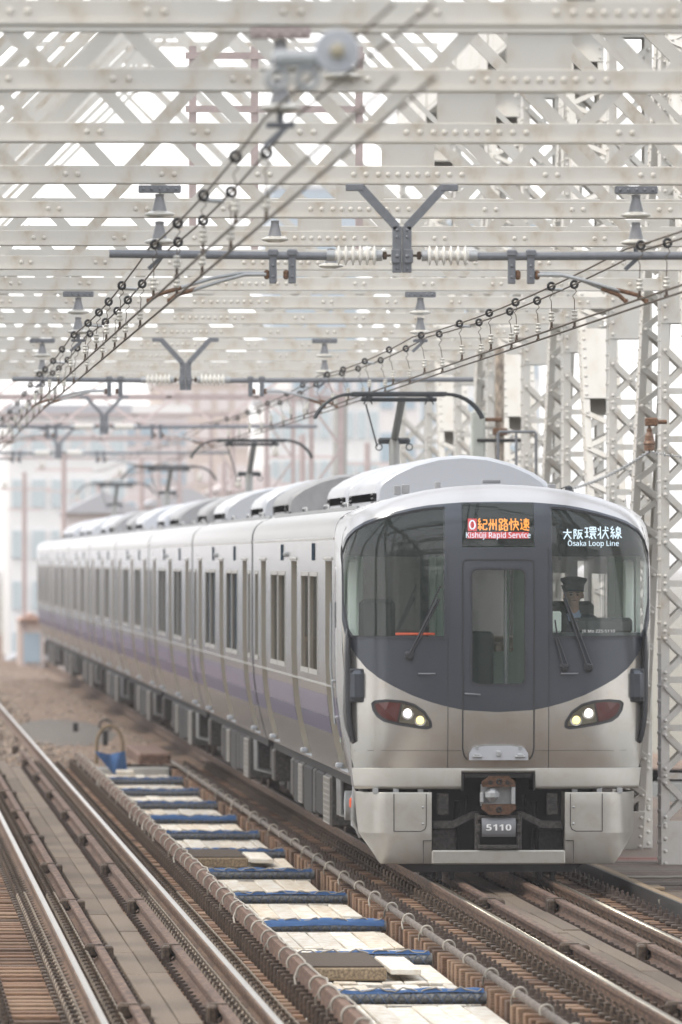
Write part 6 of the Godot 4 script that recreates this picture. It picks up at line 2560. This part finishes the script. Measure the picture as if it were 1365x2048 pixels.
	g.box(Vector3(0, 0.62, -0.95), Vector3(1.9, 0.85, 0.04))
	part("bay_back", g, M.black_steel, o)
	g = Geo.new()
	g.cbox(Vector3(0, 0.99, -0.45), Vector3(0.64, 0.05, 0.8), 0.01)
	for s in [-1.0, 1.0]:
		g.cbox(Vector3(s * 0.335, 0.93, -0.3), Vector3(0.02, 0.16, 0.6), 0.005)
		g.tube([Vector3(s * 0.36, 0.75, -0.4), Vector3(s * 0.38, 0.5, -0.45), Vector3(s * 0.36, 0.25, -0.4)], 0.03, 6)
		g.tube([Vector3(s * 0.27, 0.8, -0.42), Vector3(s * 0.29, 0.6, -0.38), Vector3(s * 0.42, 0.45, -0.42)], 0.022, 6)
	part("bay_frame", g, M.under_dark, o)
	# coupler
	g = Geo.new()
	for y in [0.935, 0.685]:
		var k := 1.0 if y > 0.8 else -1.0
		g.prism(PackedVector2Array([Vector2(-0.15, -0.045 * k), Vector2(-0.16, 0.0), Vector2(-0.12, 0.03 * k), Vector2(-0.09, 0.055 * k), Vector2(0.09, 0.055 * k), Vector2(0.12, 0.03 * k), Vector2(0.16, 0.0), Vector2(0.15, -0.045 * k)]), Vector3(0, y, -0.02), Vector3.RIGHT, Vector3.UP, Vector3(0, 0, 0.09))
	var cp := part("coupler", g, M.rust, o)
	g = Geo.new()
	g.box(Vector3(0, 0.81, -0.10), Vector3(0.32, 0.20, 0.10))
	g.cbox(Vector3(-0.06, 0.815, 0.02), Vector3(0.13, 0.13, 0.14), 0.045)
	g.cbox(Vector3(0.135, 0.81, 0.01), Vector3(0.035, 0.17, 0.12), 0.01)
	g.cbox(Vector3(-0.155, 0.79, 0.0), Vector3(0.035, 0.10, 0.10), 0.01)
	part("coupler_block", g, M.galv, cp)
	g = Geo.new()
	for y in [0.94, 0.68]:
		g.torus(Vector3(0, y, 0.072), Vector3.BACK, 0.022, 0.010, 12, 6)
	for x in [-0.08, 0.08]:
		g.lathe(Vector3(x, 0.93, 0.068), [Vector2(0.022, 0.0), Vector2(0.022, 0.006), Vector2(0.0, 0.006)], 10, Basis(Vector3.RIGHT, Vector3.BACK, Vector3.DOWN))
	part("pin", g, M.under_dark, cp)
	g = Geo.new()
	for s in [-1.0, 1.0]:
		g.cbox(Vector3(s * 0.195, 0.45, -0.06), Vector3(0.045, 0.38, 0.10), 0.008)
		g.cbox(Vector3(s * 0.185, 0.50, 0.0), Vector3(0.05, 0.09, 0.06), 0.012)
	g.cbox(Vector3(0, 0.60, -0.05), Vector3(0.40, 0.05, 0.10), 0.01)
	g.cbox(Vector3(0, 0.33, -0.03), Vector3(0.38, 0.04, 0.12), 0.008)
	part("plate_carrier", g, M.under_grey, o)
	# curved number plate
	g = Geo.new()
	var rows := []
	for i in 9:
		var a := lerpf(-1.25, 1.25, i / 8.0)
		rows.append([Vector3(-0.158, 0.512 + sin(a) * 0.092, 0.0 + cos(a) * 0.05), Vector3(0.158, 0.512 + sin(a) * 0.092, 0.0 + cos(a) * 0.05)])
	g.grid(rows, Vector3.BACK)
	var np := part("number_plate", g, M.plate_grey, o)
	var t := TextMesh.new()
	var f := SystemFont.new()
	f.font_names = PackedStringArray(["Droid Sans"])
	f.font_weight = 700
	t.font = f
	t.text = "5110"
	t.font_size = 32
	t.pixel_size = 0.058 / 23.0
	t.depth = 0.004
	var n := part("number", t, M.letter_white, np, Vector3(0, 0.512, 0.0525))
	n.scale = Vector3(1.35, 1, 1)


func make_face_fittings(o: Node3D) -> void:
	# black fins at the corners of the front
	for s in [-1.0, 1.0]:
		var g := Geo.new()
		var rows := []
		var fin := [[2.36, 1.392, 1.400], [2.28, 1.372, 1.410], [2.10, 1.368, 1.415], [1.75, 1.368, 1.415], [1.58, 1.362, 1.410], [1.45, 1.346, 1.396], [1.36, 1.328, 1.378], [1.31, 1.316, 1.364], [1.285, 1.322, 1.350]]
		for q in fin:
			var z0 := -face_depth(1.33, q[0])
			var e := 0.03 if q[0] < 2.3 and q[0] > 1.29 else -0.02
			rows.append([Vector3(s * (q[1] - 0.003), q[0], z0 - 0.06), Vector3(s * q[1], q[0], z0 + e), Vector3(s * (q[1] + q[2]) / 2, q[0], z0 + e + 0.010), Vector3(s * q[2], q[0], z0 + e - 0.006), Vector3(s * (q[2] + 0.012), q[0], z0 - 0.30)])
		g.grid(rows, Vector3(s * 0.4, 0, 1))
		part("corner_fin", g, M.fin_black, o)
		g = Geo.new()
		g.cbox(Vector3(s * 1.305, V(1372), -face_depth(1.29, 1.83) + 0.02), Vector3(0.125, 0.285, 0.10), 0.035)
		part("side_camera_box", g, M.mask_slate, o)
		g = Geo.new()
		g.cbox(Vector3(s * 1.30, V(1372), -face_depth(1.29, 1.83) + 0.005), Vector3(0.155, 0.315, 0.06), 0.01)
		part("box_edge", g, M.fin_black, o)
		# little hand rails on the mask
		g = Geo.new()
		var hu: float = U(855) if s < 0 else U(1142)
		g.tube([face_pt(hu - 0.075, V(1348), 0.0), face_pt(hu - 0.07, V(1348), 0.035), face_pt(hu + 0.07, V(1348), 0.035), face_pt(hu + 0.075, V(1348), 0.0)], 0.009, 6)
		part("hand_rail", g, M.grey_steel, o)
	var g := Geo.new()
	g.tube([face_pt(U(932), V(1388), 0.0), face_pt(U(934), V(1388), 0.03), face_pt(U(960), V(1390), 0.03), face_pt(U(962), V(1390), 0.0)], 0.009, 6)
	part("door_handle", g, M.grey_steel, o)
	# wipers: pivot, arm, blade
	for w in [[Vector2(820, 1313), Vector2(878, 1198), Vector2(845, 1255), Vector2(882, 1172)], [Vector2(1180, 1337), Vector2(1131, 1196), Vector2(1160, 1275), Vector2(1126, 1170)], [Vector2(1131, 1337), Vector2(1114, 1275), Vector2(1119, 1290), Vector2(1112, 1240)]]:
		g = Geo.new()
		var a := face_pt(U(w[0].x), V(w[0].y), 0.0)
		g.lathe(a, [Vector2(0.042, 0.0), Vector2(0.042, 0.03), Vector2(0.02, 0.045), Vector2(0, 0.045)], 12, Basis(Vector3.RIGHT, Vector3.BACK, Vector3.DOWN))
		g.cbox(a + Vector3(0.0, 0.02, 0.03), Vector3(0.09, 0.05, 0.04), 0.015)
		var wp := part("wiper", g, M.fin_black, o)
		g = Geo.new()
		g.tube([face_pt(U(w[0].x) - 0.012, V(w[0].y), 0.04), face_pt(U(w[1].x) - 0.008, V(w[1].y), 0.045)], 0.011, 6)
		g.tube([face_pt(U(w[0].x) + 0.026, V(w[0].y) + 0.03, 0.04), face_pt(U(w[1].x) + 0.012, V(w[1].y), 0.045)], 0.008, 6)
		part("wiper_arm", g, M.fin_black, wp)
		g = Geo.new()
		g.bar(face_pt(U(w[2].x), V(w[2].y), 0.02), face_pt(U(w[3].x), V(w[3].y), 0.02), 0.014, 0.02, Vector3.BACK)
		part("wiper_blade", g, M.fin_black, wp)
	# things along the top edge of the front
	g = Geo.new()
	g.cbox(Vector3(U(993), 3.735, -0.62), Vector3(0.17, 0.035, 0.12), 0.008)
	part("roof_lamp_box", g, M.plate_grey, o)
	for q in [[805, 3.625, 0.06], [822, 3.635, 0.07], [887, 3.66, 0.05], [1118, 3.64, 0.07]]:
		g = Geo.new()
		g.cbox(Vector3(U(q[0]), q[1] + 0.03, -0.8), Vector3(q[2], 0.09, 0.10), 0.008)
		part("roof_bracket", g, M.unit_grey, o)
	g = Geo.new()
	var av := Vector3(U(1152), 3.60, -0.75)
	g.cbox(av, Vector3(0.14, 0.04, 0.14), 0.01)
	g.lathe(av, [Vector2(0.05, 0.0), Vector2(0.05, 0.05), Vector2(0.035, 0.06), Vector2(0.035, 0.085), Vector2(0.012, 0.10), Vector2(0.0, 0.10)], 12)
	g.tube([av + Vector3(-0.02, 0.09, 0), av + Vector3(-0.07, 0.07, 0.02), av + Vector3(-0.09, 0.0, 0.02)], 0.006, 5)
	part("aerial", g, M.panto_dark, o)
	# air hoses, cocks and cables beside the first bogie
	g = Geo.new()
	g.cbox(Vector3(-1.22, 0.62, -1.75), Vector3(0.12, 0.34, 0.3), 0.03)
	g.lathe(Vector3(-1.24, 0.66, -2.2), [Vector2(0.14, 0), Vector2(0.14, 0.08), Vector2(0.0, 0.09)], 14, Basis(Vector3.UP, Vector3.LEFT, Vector3.BACK))
	g.tube([Vector3(-1.26, 0.9, -1.5), Vector3(-1.28, 0.55, -1.5), Vector3(-1.20, 0.38, -1.6)], 0.025, 6)
	part("brake_valve", g, M.galv, o)
	g = Geo.new()
	g.cbox(Vector3(-1.285, 0.70, -1.55), Vector3(0.05, 0.10, 0.08), 0.015)
	part("orange_cock", g, M.orange_bar, o)
	# marker studs along the cab side
	g = Geo.new()
	for y in [1.52, 1.86]:
		g.cbox(Vector3(-side_u(y) - 0.014, y, -1.12), Vector3(0.04, 0.03, 0.06), 0.01)
	g.tube([Vector3(-side_u(1.5) - 0.03, 1.45, -1.2), Vector3(-side_u(2.0) - 0.03, 2.0, -1.2), Vector3(-1.50, 2.6, -1.2)], 0.014, 6)
	part("grab_rail", g, M.galv, o)


# ---------------------------------------------------------------- the driver
# surface nets of a smooth union of tapered capsules [from, to, radius, radius]
func nets(caps: Array, lo: Vector3, hi: Vector3, cell: float, k: float, squash := Vector3.ONE) -> ArrayMesh:
	var n := Vector3i(((hi - lo) / cell).ceil()) + Vector3i.ONE
	var f := PackedFloat32Array()
	f.resize(n.x * n.y * n.z)
	var at := 0
	for z in n.z:
		for y in n.y:
			for x in n.x:
				var p := lo + Vector3(x, y, z) * cell
				var d := 1e3
				for c in caps:
					var a: Vector3 = c[0]
					var ab: Vector3 = c[1] - a
					var t := clampf((p - a).dot(ab) / maxf(ab.length_squared(), 1e-8), 0.0, 1.0)
					var e := (p - a - ab * t)
					if c.size() > 4:
						e = e / c[4]
					var dc: float = e.length() - lerpf(c[2], c[3], t)
					var h := clampf(0.5 + 0.5 * (d - dc) / k, 0.0, 1.0)
					d = lerpf(d, dc, h) - k * h * (1.0 - h)
				f[at] = d
				at += 1
	var idx := {}
	var v := PackedVector3Array()
	var nn := PackedVector3Array()
	var ix := PackedInt32Array()
	var sx := 1
	var sy := n.x
	var sz := n.x * n.y
	for z in n.z - 1:
		for y in n.y - 1:
			for x in n.x - 1:
				var i := x + y * sy + z * sz
				var sum := Vector3.ZERO
				var cnt := 0
				var inside := 0
				for e in 8:
					if f[i + (e & 1) + (e >> 1 & 1) * sy + (e >> 2) * sz] < 0.0:
						inside += 1
				if inside == 0 or inside == 8:
					continue
				for e in [[0, 1], [2, 3], [4, 5], [6, 7], [0, 2], [1, 3], [4, 6], [5, 7], [0, 4], [1, 5], [2, 6], [3, 7]]:
					var a: int = e[0]
					var b: int = e[1]
					var fa := f[i + (a & 1) + (a >> 1 & 1) * sy + (a >> 2) * sz]
					var fb := f[i + (b & 1) + (b >> 1 & 1) * sy + (b >> 2) * sz]
					if (fa < 0.0) != (fb < 0.0):
						var t := fa / (fa - fb)
						sum += Vector3(a & 1, a >> 1 & 1, a >> 2).lerp(Vector3(b & 1, b >> 1 & 1, b >> 2), t)
						cnt += 1
				idx[i] = v.size()
				v.append(lo + (Vector3(x, y, z) + sum / cnt) * cell)
				nn.append(Vector3(f[i + 1] - f[i], f[i + sy] - f[i], f[i + sz] - f[i]).normalized())
	for i in idx:
		for ax in [[sx, sy, sz], [sy, sz, sx], [sz, sx, sy]]:
			var a := f[i]
			var b := f[i + ax[0]] if i + ax[0] < f.size() else a
			if (a < 0.0) == (b < 0.0):
				continue
			var q1: int = i - ax[1]
			var q2: int = i - ax[1] - ax[2]
			var q3: int = i - ax[2]
			if not (idx.has(q1) and idx.has(q2) and idx.has(q3)):
				continue
			var o := [idx[i], idx[q1], idx[q2], idx[q3]]
			if a < 0.0:
				ix.append_array([o[0], o[3], o[2], o[0], o[2], o[1]])
			else:
				ix.append_array([o[0], o[1], o[2], o[0], o[2], o[3]])
	var arr := []
	arr.resize(Mesh.ARRAY_MAX)
	arr[Mesh.ARRAY_VERTEX] = v
	arr[Mesh.ARRAY_NORMAL] = nn
	arr[Mesh.ARRAY_INDEX] = ix
	var m := ArrayMesh.new()
	m.add_surface_from_arrays(Mesh.PRIMITIVE_TRIANGLES, arr)
	return m


func make_driver() -> void:
	# seated behind the right windscreen, both hands on the desk; origin at the seat
	var o := thing("person", "train driver in a dark cap, navy jacket and pale blue shirt seated behind the windscreen", "person", Vector3(TRAIN_X + 0.80, 1.97, -(NOSE + 1.30)))
	var hc := Vector3(0, 0.70, 0.0)
	var body := [
		[Vector3(-0.08, 0.06, -0.02), Vector3(0.08, 0.06, -0.02), 0.115, 0.115], [Vector3(0, 0.08, -0.02), Vector3(0, 0.38, -0.03), 0.12, 0.135],
		[Vector3(-0.13, 0.44, -0.03), Vector3(0.13, 0.44, -0.03), 0.075, 0.075], [Vector3(0, 0.46, -0.02), Vector3(0, 0.60, -0.005), 0.056, 0.05],
		[hc + Vector3(0, 0.025, -0.012), hc + Vector3(0, 0.04, -0.015), 0.088, 0.088], [hc + Vector3(0, -0.03, 0.012), hc + Vector3(0, -0.075, 0.03), 0.066, 0.044],
		[hc + Vector3(0, 0.01, 0.08), hc + Vector3(0, -0.018, 0.096), 0.010, 0.015], [hc + Vector3(-0.085, 0.0, -0.01), hc + Vector3(-0.088, -0.025, -0.012), 0.016, 0.013], [hc + Vector3(0.085, 0.0, -0.01), hc + Vector3(0.088, -0.025, -0.012), 0.016, 0.013],
		[hc + Vector3(-0.045, 0.02, 0.068), hc + Vector3(0.045, 0.02, 0.068), 0.014, 0.014], [hc + Vector3(-0.022, -0.048, 0.075), hc + Vector3(0.022, -0.048, 0.075), 0.009, 0.009],
	]
	for s in [-1.0, 1.0]:
		body.append([Vector3(0.17 * s, 0.43, -0.03), Vector3(0.22 * s, 0.20, 0.10), 0.052, 0.042])
		body.append([Vector3(0.22 * s, 0.20, 0.10), Vector3(0.16 * s, 0.25, 0.34), 0.042, 0.029])
		body.append([Vector3(0.16 * s, 0.25, 0.34), Vector3(0.15 * s, 0.255, 0.41), 0.030, 0.032])
		body.append([Vector3(0.09 * s, 0.03, 0.0), Vector3(0.11 * s, 0.04, 0.42), 0.082, 0.058])
		body.append([Vector3(0.11 * s, 0.04, 0.42), Vector3(0.11 * s, -0.40, 0.40), 0.056, 0.040])
		body.append([Vector3(0.11 * s, -0.42, 0.40), Vector3(0.11 * s, -0.44, 0.54), 0.040, 0.032])
		for i in 4:
			var fx: float = 0.15 * s + (i - 1.5) * 0.018
			var l: float = [0.058, 0.068, 0.066, 0.05][i]
			body.append([Vector3(fx, 0.255, 0.425), Vector3(fx, 0.257, 0.425 + l * 0.6), 0.0095, 0.009])
			body.append([Vector3(fx, 0.257, 0.425 + l * 0.6), Vector3(fx, 0.235, 0.425 + l), 0.009, 0.0075])
		body.append([Vector3(0.125 * s, 0.25, 0.39), Vector3(0.10 * s, 0.245, 0.435), 0.011, 0.009])
	part("body", nets(body, Vector3(-0.30, -0.50, -0.18), Vector3(0.30, 0.86, 0.60), 0.0115, 0.018), M.skin, o)
	var jk := [
		[Vector3(-0.09, 0.05, -0.02), Vector3(0.09, 0.05, -0.02), 0.135, 0.135], [Vector3(0, 0.08, -0.02), Vector3(0, 0.36, -0.03), 0.14, 0.152], [Vector3(-0.145, 0.435, -0.035), Vector3(0.145, 0.435, -0.035), 0.088, 0.088],
		[Vector3(0, 0.47, -0.06), Vector3(0, 0.52, -0.055), 0.07, 0.06],
	]
	for s in [-1.0, 1.0]:
		jk.append([Vector3(0.18 * s, 0.43, -0.03), Vector3(0.225 * s, 0.20, 0.10), 0.068, 0.058])
		jk.append([Vector3(0.225 * s, 0.20, 0.10), Vector3(0.165 * s, 0.25, 0.33), 0.056, 0.043])
	part("jacket", nets(jk, Vector3(-0.34, -0.12, -0.24), Vector3(0.34, 0.60, 0.42), 0.015, 0.025), M.navy, o)
	var tr := []
	for s in [-1.0, 1.0]:
		tr.append([Vector3(0.09 * s, 0.03, 0.0), Vector3(0.11 * s, 0.04, 0.42), 0.098, 0.075])
		tr.append([Vector3(0.11 * s, 0.04, 0.42), Vector3(0.11 * s, -0.37, 0.40), 0.072, 0.058])
	part("trousers", nets(tr, Vector3(-0.26, -0.46, -0.14), Vector3(0.26, 0.16, 0.54), 0.018, 0.02), M.navy, o)
	# shirt front, collar and tie
	var g := Geo.new()
	var rows := []
	for i in 6:
		var y := 0.30 + i * 0.045
		var w := 0.012 + i * 0.0115
		var z: float = lerpf(0.135, 0.055, pow(i / 5.0, 1.5))
		rows.append([Vector3(-w, y, z - 0.010), Vector3(0, y, z + 0.004), Vector3(w, y, z - 0.010)])
	g.grid(rows, Vector3.BACK)
	for s in [-1.0, 1.0]:
		g.prism(PackedVector2Array([Vector2(0, 0), Vector2(0.055 * s, 0.055), Vector2(0.05 * s, 0.085), Vector2(0.008 * s, 0.05)]), Vector3(0, 0.475, 0.062), Vector3.RIGHT, Vector3.UP, Vector3(0, 0, 0.008))
	part("shirt", g, M.shirt_blue, o)
	g = Geo.new()
	g.prism(PackedVector2Array([Vector2(-0.014, 0.0), Vector2(0.014, 0.0), Vector2(0.022, -0.14), Vector2(0.0, -0.18), Vector2(-0.022, -0.14)]), Vector3(0, 0.485, 0.082), Vector3(1, 0, 0), Vector3(0, 0.95, -0.35).normalized(), Vector3(0, 0, 0.008))
	part("tie", g, M.navy, o)
	# hair, eyes, cap
	part("hair", nets([[hc + Vector3(0, 0.035, -0.035), hc + Vector3(0, 0.0, -0.05), 0.088, 0.08], [hc + Vector3(-0.07, 0.03, -0.01), hc + Vector3(-0.078, 0.0, -0.005), 0.022, 0.014], [hc + Vector3(0.07, 0.03, -0.01), hc + Vector3(0.078, 0.0, -0.005), 0.022, 0.014]], hc - Vector3(0.13, 0.14, 0.18), hc + Vector3(0.13, 0.16, 0.10), 0.010, 0.015), M.hair, o)
	g = Geo.new()
	for s in [-1.0, 1.0]:
		g.lathe(hc + Vector3(0.032 * s, 0.002, 0.083), [Vector2(0.011, -0.004), Vector2(0.008, 0.003), Vector2(0.0, 0.005)], 8, Basis(Vector3.RIGHT, Vector3.BACK, Vector3.DOWN))
		g.cbox(hc + Vector3(0.034 * s, 0.022, 0.086), Vector3(0.034, 0.007, 0.010), 0.002)
	g.cbox(hc + Vector3(0, -0.052, 0.086), Vector3(0.040, 0.005, 0.008), 0.0015)
	part("eyes_and_brows", g, M.hair, o)
	g = Geo.new()
	g.lathe(hc + Vector3(0, 0.055, -0.01), [Vector2(0.098, 0.0), Vector2(0.101, 0.045), Vector2(0.128, 0.085), Vector2(0.125, 0.098), Vector2(0.07, 0.112), Vector2(0.0, 0.114)], 24, Basis(Vector3.RIGHT, Vector3(0, 1, 0.16).normalized(), Vector3(0, -0.16, 1).normalized()))
	var cap := part("cap", g, M.navy, o)
	g = Geo.new()
	rows = []
	for i in 4:
		var row := []
		for j in 11:
			var a := lerpf(-1.15, 1.15, j / 10.0)
			row.append(hc + Vector3(sin(a) * (0.098 + i * 0.004), 0.062 - i * 0.010 - 0.012 * absf(a) * absf(a) * 0.3, -0.005 + cos(a) * (0.098 + i * 0.018)))
		rows.append(row)
	g.grid(rows, Vector3(0, 1, 0.4))
	part("peak", g, M.hair, cap)
	g = Geo.new()
	g.lathe(hc + Vector3(0, 0.115, 0.098), [Vector2(0.016, 0.0), Vector2(0.012, 0.006), Vector2(0.0, 0.008)], 10, Basis(Vector3.RIGHT, Vector3.BACK, Vector3.DOWN))
	part("badge", g, M.badge_gold, cap)


func _ready() -> void:
	make_camera_and_light()
	make_materials()
	make_setting()
	make_truss()
	make_struts()
	make_side_deck()
	make_track(TRACK_L, "empty track in front of the camera, with round spring clips along its rails", true, 0.80, 3.0)
	make_track(TRACK_R, "track that the silver train runs on, its sleeper ends showing beside the walkway", false, 4.53, 7.05)
	make_walkway()
	make_overhead()
	make_truss_fittings()
	make_gantry(158.0, 6.3, "first blurred pink lattice gantry just past the bridge end")
	make_gantry(176.0, 6.1, "second blurred pink lattice gantry past the bridge end")
	make_gantry(205.0, 6.2, "third blurred pink lattice gantry past the bridge end")
	make_gantry(242.0, 6.2, "farthest blurred pink lattice gantry, over the train's last car")
	make_cars()
	make_driver()
	make_town()
	make_station()
